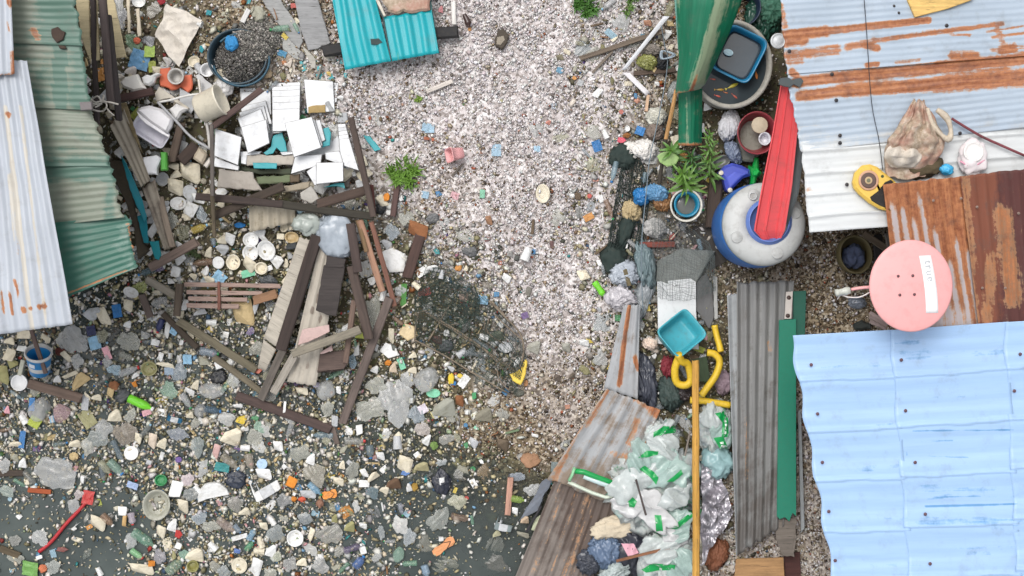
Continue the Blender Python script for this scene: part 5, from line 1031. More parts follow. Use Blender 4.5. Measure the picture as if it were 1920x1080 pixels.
tube_h = tube([W(p, .42) for p in pts('Y 530,332 640,312 740,285 840,262 955,248')], .011, plain((230, 228, 222), .6, .3), 'white_hose'); fin(tube_h, 'white ribbed hose lying above the curved white casing', 'hose', None, 'the white hose')
tube_g = tube([W(p, z) for p, z in zip(pts('Y 515,330 700,520 860,690 1060,812'), (.44,.43,.4,.38))], .0125, plain((182, 182, 184), .5, .3), 'grey_pipe'); fin(tube_g, 'long grey pipe slanting down across the dark hollow', 'pipe', None, 'the grey pipe')
tube_w = tube([W(p, .4) for p in pts('Y 1010,530 1030,660 1045,800')], .015, plain((206, 202, 196), .5, .3), 'white_pipe'); fin(tube_w, 'short white pipe below the cream bucket', 'pipe')
tube_s = tube([W(p, .36) for p in pts('Y 932,105 942,180 952,252')], .013, plain((222, 216, 206), .5, .2), 'white_pipe'); fin(tube_s, 'short white pipe at the right end of the white hose', 'pipe')
o = slab('Y 298,412 345,378 425,362 560,398 668,500 650,580 604,645 520,600 430,540 360,480', .36, .07, plain((232, 230, 232), .35, .12), 'white_cistern', None, None, .028); fin(o, 'white plastic casing with a curved top under the grey pipe', 'casing', None, 'the white casing')
slab('Y 300,420 350,470 440,540 600,648 640,668 625,690 560,655 400,555 330,490', .42, .014, plain((240, 238, 240), .35, .12), 'flange', o, None, .005)
tr = vess('white_tray', 'white plastic tray with two compartments beside the curved white casing', 'tray', pts('Y 440,630')[0], .26, .17, .085, .09, (226, 224, 234), .88, 6, math.radians(-33), (.1, .05), n=36, th=.01)
V, F = lathe([(.02, 0), (.115, .0), (.13, .02), (.14, .22), (.148, .225), (.148, .24), (.135, .24), (.13, .2), (.02, .19)], 30)
o = obj('cream_bucket', place(V, W(pts('Y 1010,420')[0], .42)+Vector((-.07, .01, 0)), math.radians(22), (0, math.radians(78))), F, plain((232, 224, 204), .5, .3), None, None, True); fin(o, 'cream plastic bucket lying on its side above the white pipe', 'bucket', None, 'the cream bucket')
crumple('white_bag', 'greyish white bag between the cream bucket and the black tub', 'bag', pts('Y 1190,190')[0], .28, 36, 34, .09, plain((224, 222, 220), .6, .3), 64)
# ------------------------------------------------------------ bits on the shells
o = sheet('white_trim', 'C 1600,110 1640,112 1345,470 1312,476', [.36,.36,.3,.3], metal((226, 228, 232), None, .05, 'V', .4, .15), None, 'V', .3, .012, 'trap'); fin(o, 'bent white metal trim, upper arm, by the curled green sheet', 'trim', None, 'the white trim')
o = sheet('white_trim', 'C 1318,488 1372,492 1505,622 1482,648', [.3,.3,.28,.28], metal((234, 230, 232), None, .05, 'V', .4, .15), None, 'V', .3, .012, 'trap'); fin(o, 'bent white metal trim, lower arm, on the shells', 'trim')
V, F = vessel(.075, .062, .13, .8, .006, 5, .01, 24); o = obj('pink_pot', place(V, W(pts('C 235,1035')[0], .3), .2, (0, -1.1)), F, plain((236, 172, 172), .5, .25), None, None, True); fin(o, 'small pink plastic pot tipped over on the white shells', 'pot', None, 'the pink pot')
o = slab('C 455,270 480,205 520,195 555,235 545,285 510,332 465,312', .26, .06, plain((74, 66, 56), .8, .6, 20, .3), 'broken_box', None, None, .01, .006); fin(o, 'broken dark brown box lying on the open shells', 'box', None, 'the broken box')
slab('C 475,250 520,240 530,270 500,305 470,300', .31, .02, plain((150, 140, 124), .7, .5, 20), 'lining', o, None, .006)
o = tube([W(p, .3) for p in pts('C 252,95 265,120 278,150 282,180')], lambda t: .035*(.5+t*.6) if t < .8 else .02, plain((66, 48, 44), .25, .1), 'brown_bottle', None, 10); fin(o, 'small dark brown bottle on the shells near the teal hatch', 'bottle')
def tuft(name, label, p, r, n, c, h=.12, lm=None):
    g = W(p, rest(p)); me_v, me_f = [], []
    cl_ = [(rnd.uniform(0, 6.28), math.sqrt(rnd.random())*mpx(r)*.75, rnd.uniform(.18, .5), rnd.uniform(0, 6.28)) for _ in range(max(3, n//30))]
    for k in range(n):
        ca_, cq_, cs_, cd_ = cl_[k % len(cl_)]; a = rnd.uniform(0, 6.28); q = rnd.random()*mpx(r)*cs_; b = Vector((math.cos(ca_)*cq_+math.cos(a)*q, math.sin(ca_)*cq_+math.sin(a)*q, 0)); d = cd_+rnd.gauss(0, 1.1); L = rnd.uniform(.4, 1)*h; sp = rnd.uniform(.3, .9)
        D = Vector((math.cos(d)*sp, math.sin(d)*sp, 1)).normalized(); S = D.cross(Vector((0, 0, 1))).normalized()*rnd.uniform(.004, .011); i = len(me_v)
        me_v += [b-S, b+S, b+D*L*.6+S*.8, b+D*L*.6-S*.8, b+D*L+Vector((D.x, D.y, -.3))*L*.3]; me_f += [[i, i+1, i+2, i+3], [i+3, i+2, i+4]]
    o = obj(name, [v+g for v in me_v], me_f, leafmat(c), None); return fin(o, label, 'weeds', None, lm)
tuft('grass_tuft', 'dense green grass tuft at the top edge of the shells', (1098, 10), 24, 220, (78, 122, 52), .13, 'the top grass tuft')
tuft('grass_tuft', 'small green sprig right of the dense grass tuft', (1178, 19), 11, 60, (104, 138, 66), .09)
tuft('grass_tuft', 'small green sprig at the top edge above bent white trim', (1190, 2), 12, 50, (90, 124, 56), .09)
tuft('weed_tuft', 'bright green weed tuft on the shells beside the leaning post', (760, 333), 34, 330, (112, 152, 60), .14, 'the bright weed tuft')
tuft('weed_tuft', 'tiny green weed at the left end of the white stick', (783, 183), 8, 40, (130, 160, 70), .07)
tuft('weed_tuft', 'grey green weed growing through the pallet', (455, 546), 15, 90, (104, 112, 72), .1)
tuft('weed_tuft', 'olive weed on the left half of the pallet', (385, 546), 16, 90, (122, 116, 70), .09)
tuft('weed_tuft', 'weed growing beside the brown plank near the green roof', (365, 472), 14, 70, (92, 108, 70), .09)
# ------------------------------------------------------------ fish trap, nets, wires
def net(name, top, bot, nu, nv, mat, r=.0028, lift=lambda u, v: .03, parent=None, skip=.0):
    T, B = pts(top), pts(bot)
    def poly(P, u):
        k = u*(len(P)-1); i = min(int(k), len(P)-2); f = k-i; return (P[i][0]*(1-f)+P[i+1][0]*f, P[i][1]*(1-f)+P[i+1][1]*f)
    def pt(u, v):
        u += .03*fbm(u*7, v*7, 3)+.012*fbm(u*25, v*25, 5); v += .05*fbm(u*7, v*7, 8)+.02*fbm(u*25, v*25, 6); u = min(max(u, 0), 1); a, b = poly(T, u), poly(B, u); p = (a[0]*(1-v)+b[0]*v, a[1]*(1-v)+b[1]*v); return W(p, rest(p)+lift(u, v)+.012*fbm(p[0]*.08, p[1]*.08, 2))
    V, F = [], []
    def strand(P):
        i0 = len(V)
        for k, q in enumerate(P):
            d = P[min(k+1, len(P)-1)]-P[max(k-1, 0)]; s = Vector((-d.y, d.x, 0)); s = s.normalized()*r if s.length > 1e-9 else Vector((r, 0, 0)); V.extend([q-s, q+s, q+Vector((0, 0, r*1.4))])
        for k in range(len(P)-1):
            a, b = i0+k*3, i0+k*3+3; F.extend([[a, b, b+1, a+1], [a+1, b+1, b+2, a+2], [a+2, b+2, b, a]])
    for k in range(nu+1): e = rnd.uniform(-.5, .5)/nu; g_ = rnd.uniform(-.8, .8)/nu; strand([pt(k/nu+e+g_*(j/24), j/24) for j in range(25)])
    for k in range(nv+1): e = rnd.uniform(-.5, .5)/nv; g_ = rnd.uniform(-.8, .8)/nv; strand([pt(j/36, min(1, max(0, k/nv+e+g_*j/36))) for j in range(37)])
    return obj(name, V, F, mat, parent)
m_net = plain((62, 78, 72), .8, .2); m_rod = wood((140, 126, 108))
trap = thing('fish_trap', 'flattened fish trap of dark green net on grey rods', 'fish trap', W((880, 630), .06)); THINGS.append((880, 630, 'the fish trap'))
nt = net('netting', 'P 776,548 830,520 880,532 925,566 965,612 988,668', 'P 778,636 812,656 850,682 890,706 930,732 968,738', 52, 32, m_net, .0017, lambda u, v: .05+.07*math.sin(math.pi*v), trap); nt['kind'] = 'stuff'
net('netting', 'P 800,500 845,502 890,535 900,560', 'P 776,560 810,600 860,610 900,600', 24, 20, m_net, .002, lambda u, v: .06, trap)['kind'] = 'stuff'
for q, r in (('M 180,310 400,440 600,580 780,710', .009), ('M 200,330 420,470 610,600 700,700', .006), ('M 600,230 720,350 810,450 835,560 810,690', .009), ('M 330,270 270,370 195,495', .008), ('M 100,495 300,600 480,710 740,860', .007), ('M 600,350 590,440 700,520', .005), ('M 100,500 105,400 130,310 180,300', .007), ('M 650,650 670,760 740,840', .006), ('M 250,320 310,390 400,385', .005), ('M 570,350 575,460', .005), ('M 640,330 740,420 830,500', .006), ('M 620,235 680,300 710,330', .009)):
    tube([W(p, rest(p)+.1) for p in pts(q)], r, m_rod, 'rod', trap)
sl('M 740,725 800,700 850,625 860,640 850,720 815,800 760,770', .16, .02, plain((236, 204, 84), .7, .15), 'yellow_rag', 'bright yellow rag on the lower right corner of the fish trap', 'rag', 'the yellow rag', None, .008, .006)
m_net2 = plain((40, 54, 50), .85, .2)
n2 = net('dark_net', 'P 1168,290 1200,300 1222,345', 'P 1130,515 1165,530 1200,500', 22, 40, m_net2, .0034, lambda u, v: .04+.03*math.sin(u*9)*math.sin(v*11)); fin(n2, 'dark green net strip lying along the edge of the white shells', 'net', None, 'the dark net strip')
n3 = net('fine_net', 'P 1222,395 1270,405 1330,455 1340,480', 'P 1225,556 1262,566 1310,560 1342,545', 40, 40, plain((96, 104, 102), .8, .2), .0011, lambda u, v: .16); fin(n3, 'fine grey net draped over flagstone and white board', 'net', None, 'the fine net')
crumple('net_clump', 'bunched dark green net beside the white pot on the shells', 'net', pts('I 240,160')[0], .22, 44, 40, .06, m_net2, 71, None, 0, .6, 4, None, True)
crumple('net_clump', 'bunched dark green net low on the shell edge above lime bottle', 'net', pts('I 190,860')[0], .2, 44, 64, .05, m_net2, 72, None, .4, .6, 4, None, True)
crumple('net_clump', 'dark net bunch beside the blue bag pieces', 'net', pts('I 270,640')[0], .2, 26, 80, .05, m_net2, 73, None, -.3, .6, 4, None, True)
m_wire = plain((120, 134, 142), .5, .2)
o = tube([W(p, z) for p, z in zip(pts('P 1240,48 1247,88 1252,108 1248,150 1236,215 1218,300 1212,360 1204,440 1203,520 1206,585'), (.7,.6,.55,.5,.5,.5,.5,.5,.45,.4))], .0048, m_wire, 'grey_wire'); fin(o, 'long grey twisted wire hanging down past the green ridge cap', 'wire')
o = tube([W((1250+15*math.cos(a*2.1)+rnd.uniform(-3, 3), 103+9*math.sin(a*2.1)), .56+.01*math.sin(a)) for a in range(16)], .0045, plain((170, 186, 198), .5, .2), 'wire_coil'); fin(o, 'loose coil of pale grey wire left of the curled green sheet', 'wire')
# ------------------------------------------------------------ green and white bag pile, foil
m_bag = NT('printed_film'); v = m_bag.coord('Object'); n1 = m_bag.noise(v, 5, 5, .7); n2 = m_bag.noise(v, 11, 4, .6)
m_bag.base(m_bag.mix(m_bag.ramp(n1, [(.6, 0.0), (.64, .8)]), m_bag.ramp(n2, [(.3, alb((176, 206, 198))), (.5, alb((222, 226, 222))), (.7, alb((200, 214, 218)))]), alb((70, 180, 120)))); m_bag.rough(.22); rn = m_bag.ridge(v, 5); m_bag.bump(rn, .6, .03)
trn = m_bag.n('BsdfTransparent'); mx = m_bag.n('MixShader'); m_bag.l(m_bag.ramp(n2, [(.32, .02), (.68, .58)]), mx.inputs[0]); m_bag.l(m_bag.b.outputs[0], mx.inputs[1]); m_bag.l(trn.outputs[0], mx.inputs[2]); m_bag.l(mx.outputs[0], m_bag.out.inputs[0]); m_bag = m_bag.m
def drape(name, poly, target, mat, up=.006, parent=None):
    P = [W(p, .3) for p in pts(poly)]; bm = bmesh.new(); bm.faces.new([bm.verts.new(p) for p in P]); bmesh.ops.triangulate(bm, faces=bm.faces); bmesh.ops.subdivide_edges(bm, edges=bm.edges, cuts=4, use_grid_fill=True)
    tr_ = []
    for t in target:
        off = Vector(t.location) if t.parent is None else Vector(t.parent.location)
        tr_.append((BVHTree.FromPolygons([v.co+off for v in t.data.vertices], [tuple(p.vertices) for p in t.data.polygons])))
    for vv in bm.verts:
        z = .1
        for b in tr_:
            h = b.ray_cast(Vector((vv.co.x, vv.co.y, 3)), Vector((0, 0, -1)))
            if h[0]: z = max(z, h[0].z)
        vv.co.z = z+up
    bm.normal_update(); V = [v.co.copy() for v in bm.verts]; F = [[v.index for v in f.verts] for f in bm.faces]; bm.free()
    if F:
        a, b, c = (V[i] for i in F[0][:3])
        if (b-a).cross(c-a).z < 0: F = [f[::-1] for f in F]
    return obj(name, V, F, mat, parent, None, True)
b1 = crumple('printed_bag', 'big crumpled green and white plastic bag by the yellow pole', 'bag', (1227, 905), .26, 144, 160, .11, m_bag, 81, 'the green and white bag', 0, .6, 5, None, True, 2.0, 2.4)
b2_ = crumple('printed_bag', 'green and white bag piece at the bottom edge left of the yellow pole', 'bag', (1250, 1045), .22, 90, 110, .12, m_bag, 82, None, 0, .6, 5, None, True, 1.8, 2.2)
b3 = crumple('printed_bag', 'green and white packet right of the yellow pole top half', 'bag', (1342, 800), .24, 62, 100, .12, m_bag, 83, None, 0, .45, 5, None, True, 1.6, 2.2)
b4 = crumple('printed_bag', 'upper end of the green and white bag above the big bag', 'bag', (1240, 812), .26, 60, 50, .1, m_bag, 84, None, 0, .6, 5, None, True, 1.8, 2.2)
b5 = crumple('printed_bag', 'pale blue green film right of the yellow pole above the silver foil', 'bag', (1345, 865), .24, 60, 56, .1, film((176, 214, 216), .05, .3), 85, None, -.5, .6, 4, None, True)
m_fold = [film((224, 232, 230), .05, .55, .14), film((196, 222, 214), .1, .6, .14), film((236, 236, 236), .0, .4, .14)]
FOLDS = {}
def folds(bag, rows):
    FOLDS[bag.name] = []
    for k, (x, y, w, h, z, rz) in enumerate(rows):
        V, F = filmy(60+k*3+len(bag.name), 44, 12); q = place([Vector((v[0]*mpx(w), v[1]*mpx(h), v[2]*.09)) for v in V], W((x, y), z), rz, (rnd.uniform(-.25, .25), rnd.uniform(-.25, .25)))
        FOLDS[bag.name].append(obj('film_fold', q, F, m_fold[k % 3], bag, None, True))
folds(b1, [(1190, 905, 110, 60, .4, .4), (1250, 880, 90, 90, .42, 1.2), (1220, 950, 120, 60, .4, 2.3), (1265, 930, 80, 50, .44, .8), (1200, 860, 80, 60, .4, 2.0), (1185, 945, 80, 50, .38, .1), (1245, 840, 80, 60, .4, 2.7), (1270, 985, 70, 60, .36, 1.0)])
folds(b2_, [(1240, 1030, 80, 60, .34, .3), (1270, 1055, 70, 60, .34, 1.6), (1262, 1010, 60, 50, .34, 2.4)])
folds(b3, [(1335, 780, 50, 50, .36, 1.2), (1350, 810, 44, 60, .36, .2)])
folds(b4, [(1240, 810, 60, 40, .36, .5)])
m_grn = plain((16, 156, 78), .3, .06, 10, .12)
for q, t in (('T 800,100 870,60 960,65 955,105 870,112 800,142', b4), ('T 695,268 755,220 832,225 826,248 760,264', b1), ('T 708,345 740,320 800,360 832,400 816,446 780,400', b1), ('T 885,425 980,342 992,372 930,426', b1), ('T 806,650 850,650 868,820 824,832', b1), ('T 900,745 1058,630 1066,662 960,748', b1), ('T 728,1035 800,984 952,990 946,1022 760,1052', b2_), ('P 1337,773 1354,769 1362,782 1363,816 1349,818 1351,790', b3), ('P 1335,819 1352,815 1366,846 1346,838', b3), ('T 630,560 660,530 690,560 670,600 640,600', b1)):
    d = drape('printed_band', q, [t]+FOLDS[t.name], m_grn, .007, t)
m_let = plain((226, 236, 226), .4, 0)
for q, t in (('P 1354,786 1358,785 1359,789 1355,790', b3), ('P 1355,792 1359,792 1360,797 1356,797', b3), ('P 1355,799 1359,799 1359,804 1355,804', b3), ('P 1354,806 1358,806 1358,811 1354,811', b3), ('P 1346,827 1352,825 1353,829 1348,830', b3), ('P 1348,832 1354,831 1355,836 1350,836', b3)): drape('print_mark', q, [t]+FOLDS[t.name], m_let, .011, t)
hd = thing('bag_handle', 'loop handle of green and white film lying on the pale weathered sheet', 'bag handle', W((1115, 905), .36))
def ribbon(s, z, w, mat, name, parent):
    P = [W(p, zz) for p, zz in zip(pts(s), z)]; rows = []
    for i, p in enumerate(P):
        d = P[min(i+1, len(P)-1)]-P[max(i-1, 0)]; n_ = Vector((-d.y, d.x, 0)).normalized(); rows.append([tuple(p+n_*w*(u-.5)+Vector((0, 0, .02*math.sin(math.pi*u)))) for u in np.linspace(0, 1, 5)])
    V, F = shell(np.array(rows), .003); return obj(name, V, F, mat, parent, None, True)
ribbon('T 270,370 340,378 420,410 500,440 560,465', [.4,.41,.41,.4,.38], .05, plain((30, 164, 84), .3, .05, 8, .2), 'printed_band', hd)
ribbon('T 340,405 440,445 540,480 620,500', [.39,.4,.39,.37], .05, plain((206, 226, 226), .25, .1), 'film_strip', hd)
ribbon('T 235,445 310,480 400,520 490,550 580,530', [.38,.37,.37,.37,.38], .034, plain((214, 224, 206), .25, .15), 'film_strip', hd)
ribbon('T 280,345 265,395 240,440', [.41,.42,.4], .03, plain((150, 206, 160), .25, .1), 'film_strip', hd)
m_foil = NT('foil'); vv = m_foil.coord('Object'); n1 = m_foil.noise(vv, 7, 5, .7); m_foil.base(m_foil.ramp(n1, [(.3, alb((150, 146, 152))), (.6, alb((210, 206, 212)))])); m_foil.rough(.28); m_foil.b.inputs['Metallic'].default_value = .75; m_foil.bump(n1, .8, .03); m_foil = m_foil.m
tarp('silver_foil', 'crinkled silver foil sheet between yellow pole and grey corrugated sheet', 'foil', 'T 1130,310 1240,330 1352,640 1140,1010', .3, m_foil, .07, 34, 'the silver foil', 7, 6)
tarp('silver_foil', 'fringed right edge strip of the silver foil', 'foil', 'T 1240,520 1300,560 1345,660 1250,800', .33, m_foil, .05, 20, None, 9, 8)
crumple('cream_rag', 'frayed cream rag below the green and white bag', 'rag', pts('T 560,745')[0], .22, 78, 34, .05, plain((214, 200, 176), .9, .5, 14, .25), 86, None, .25, .7, 4, None, True)
m_dkb = plain((66, 70, 82), .3, .2, 6)
for q, w, h, t, c, sd in (('T 500,900', 60, 66, 'blue grey plastic bag at the bottom edge right of dark sheet', (112, 132, 160), 87), ('T 370,990', 40, 40, 'dark grey bag at the bottom edge beside the dark sheet', (74, 78, 88), 88), ('T 690,900', 76, 80, 'black plastic bag with a pink label at the bottom', (58, 60, 70), 89), ('T 860,900', 50, 60, 'black plastic bag below the green and white bag', (46, 46, 56), 90), ('T 550,1050', 50, 34, 'pale crumpled film at the bottom edge under blue grey bag', (196, 208, 206), 91)):
    bb = crumple('plastic_bag', t, 'bag', pts(q)[0], .16, w, h, .1, film(c, 0, .15, .3), sd, None, .3, .6, 5, None, True, 1.9, 2.0)
    if sd == 89: drape('pink_label', 'T 595,865 680,865 715,930 640,950', [bb], plain((226, 170, 184), .6, .1), .006, bb)
for q, w, h, t, c, sd, z in (('N 470,770', 36, 90, 'dark grey plastic bag beside the rust striped strip', (74, 78, 90), 92, .2), ('N 330,50', 46, 44, 'clear crumpled plastic bag at the tip of the rust striped strip', (196, 204, 214), 93, .24), ('N 300,215', 52, 38, 'pinkish white plastic bag above the rust striped strip', (206, 202, 206), 94, .28), ('N 465,180', 26, 100, 'clear plastic film along the left side of the white board', (170, 176, 180), 95, .2),
   ('N 620,680', 24, 34, 'dark red rag left of the yellow handle', (130, 40, 52), 96, .24), ('N 640,840', 40, 60, 'dark green plastic under the yellow handle', (60, 76, 72), 97, .2), ('I 370,430', 26, 30, 'bright blue plastic bag by the white rimmed bucket', (50, 134, 200), 98, .26), ('I 470,400', 40, 26, 'pale blue film between blue bag and leafy plant', (120, 176, 220), 99, .3), ('I 510,450', 30, 34, 'brown paper bag left of the white rimmed bucket', (168, 124, 84), 100, .24), ('I 300,520', 30, 34, 'tan paper scrap near the dark net strip', (190, 170, 130), 101, .22),
   ('D 960,850', 34, 52, 'crumpled white paper beside the tall narrow plant', (214, 214, 218), 102, .4), ('I 985,120', 24, 44, 'bluish clear bag left of the stone block', (150, 162, 186), 103, .34), ('D 1180,130', 56, 80, 'dark green tarpaulin sacks right of the curled green sheet', (44, 86, 72), 104, .3), ('D 1240,60', 44, 60, 'green tarpaulin fold at the top beside the rusty roof', (58, 108, 88), 105, .34), ('D 1100,220', 40, 40, 'dark grey sack behind the fish tub', (70, 84, 82), 106, .2), ('D 470,790', 34, 30, 'cream plastic bag under the grey wire', (220, 218, 204), 107, .26),
   ('D 460,890', 30, 30, 'brown round rag under the grey wire', (132, 118, 108), 108, .24), ('D 390,1010', 38, 32, 'white cracked pot lying beside the dark net bunch', (232, 228, 222), 109, .26), ('D 405,420', 34, 24, 'olive plastic bag inside the bend of the white trim', (156, 158, 92), 110, .25), ('D 510,420', 22, 26, 'black plastic scrap beside the wire coil', (36, 38, 42), 111, .25), ('D 430,340', 40, 20, 'grey brown stone inside the bend of the white trim', (140, 132, 124), 112, .22), ('D 590,620', 20, 34, 'pale clear bag near the top of the tan pole', (176, 180, 176), 113, .25),
   ('N 500,520', 26, 20, 'cream plastic tub left of the teal basin', (232, 212, 196), 114, .24), ('I 290,120', 30, 30, 'white foam lump under the dark net bunch', (226, 222, 216), 115, .2), ('I 400,880', 34, 80, 'grey blue plastic film below the red brown beam', (126, 146, 150), 116, .24), ('I 460,640', 36, 34, 'pale bag lying on the fine net', (190, 188, 184), 117, .24), ('N 730,850', 26, 26, 'dark gap bag under the lower loop of the yellow handle', (60, 50, 50), 118, .22), ('N 1000,780', 30, 40, 'pink and green wrapper right of the curved yellow tube', (150, 130, 140), 119, .2), ('T 950,180', 40, 30, 'olive brown clump inside the green bag loop', (92, 84, 50), 120, .26), ('T 1240,930', 36, 50, 'brown cardboard under the silver foil', (130, 80, 54), 121, .18)):
    crumple('plastic_bag' if ('bag' in t or 'film' in t) else t.split()[-1] if t.split()[-1] in () else ('rag' if 'rag' in t else 'scrap'), t, 'bag' if 'bag' in t else 'rag' if 'rag' in t else 'scrap', pts(q)[0], z, w, h, .07, film(c, .02, .3 if ('film' in t or 'clear' in t) else .06, .3) if ('bag' in t or 'film' in t or 'sack' in t) else plain(c, .7, .3), sd, None, rnd.uniform(-.4, .4), .6, 5, None, True, 1.9, 2.1)
# ============================================================ litter: one object per piece
CC = dict(w=(242,242,240), c=(238,228,204), t=(206,182,136), g=(150,150,148), lg=(198,200,202), dg=(72,76,80), k=(30,32,38), o=(132,128,88), ol=(164,160,112), b=(98,76,60), ob=(150,98,62), bl=(40,120,186), lb=(150,196,226), nv=(38,46,92), te=(20,146,158), gr=(44,146,84), li=(126,226,52),
          y=(232,202,66), yg=(176,190,60), oo=(226,142,52), sa=(236,164,112), r=(200,56,52), p=(236,176,186), pu=(104,74,146), gb=(152,170,188), mt=(124,206,168), db=(24,92,126), wg=(176,176,162))
CNAME = dict(w='white', c='cream', t='tan', g='grey', lg='pale grey', dg='dark grey', k='black', o='olive', ol='pale olive', b='dark brown', ob='brown', bl='blue', lb='light blue', nv='navy', te='teal', gr='green', li='lime green', y='yellow', yg='yellow green', oo='orange', sa='salmon', r='red', p='pink', pu='purple', gb='blue grey', mt='mint green', db='dark blue', wg='warm grey')
def hull(n, seed, boxy=0.0):
    r = random.Random(seed); bm = bmesh.new()
    for _ in range(n):
        p = Vector((r.uniform(-1, 1), r.uniform(-1, 1), r.uniform(-1, 1)))
        if boxy: p = Vector([math.copysign(1-(1-abs(a))*.35, a) if r.random() < boxy else a for a in p])
        elif p.length > 1: p.normalize()
        bm.verts.new(p)
    res = bmesh.ops.convex_hull(bm, input=bm.verts); bmesh.ops.delete(bm, geom=list({g for g in res['geom_interior']+res['geom_unused'] if isinstance(g, bmesh.types.BMVert)}), context='VERTS')
    bmesh.ops.bevel(bm, geom=bm.edges[:], offset=.09, segments=1, affect='EDGES')
    V = np.array([v.co for v in bm.verts]); F = [[v.index for v in f.verts] for f in bm.faces]; bm.free()
    V = (V-V.min(0))/(V.max(0)-V.min(0)); V[:, :2] -= .5; return V, F
def lump(seed, sub=3, ridg=.5, sc=1.7):
    bm = bmesh.new(); bmesh.ops.create_icosphere(bm, subdivisions=sub, radius=1); V = []
    for v in bm.verts:
        d = v.co.normalized(); q = d*sc+Vector((seed*3.1, seed*1.7, seed)); r = 1+.5*mnoise.noise(q*.7)+ridg*(.5-abs(mnoise.noise(q*1.3)))+ridg*.6*(.4-abs(mnoise.noise(q*3+Vector((4, 1, 2)))))
        V.append((d.x*r, d.y*r, max(-.3, d.z*r)))
    F = [[x.index for x in f.verts] for f in bm.faces]; bm.free(); V = np.array(V); V = (V-V.min(0))/(V.max(0)-V.min(0)); V[:, :2] -= .5; return V, F
def packet(seed, n=7):
    r = random.Random(seed); rows = []
    for i in range(n):
        row = []
        for j in range(n):
            x, y = i/(n-1)-.5, j/(n-1)-.5; e = .06*mnoise.noise(Vector((x*3+seed, y*3, 2)))
            row.append((x*(1+e)+.05*mnoise.noise(Vector((y*4, seed, 1))), y*(1-e), .5+.5*mnoise.noise(Vector((x*3.5+seed, y*3.5, seed)))))
        rows.append(row)
    G = np.array(rows); V, F = shell(G, .2); V[:, 2] -= V[:, 2].min(); V[:, 2] /= V[:, 2].max(); return V, F
def lathe_u(prof, n=20, lay=False):
    V, F = lathe(prof, n); V = np.array([tuple(v) for v in V])
    if lay: V = V[:, [2, 0, 1]]
    V[:, 2] -= V[:, 2].min(); return V, F
PROTO = {}
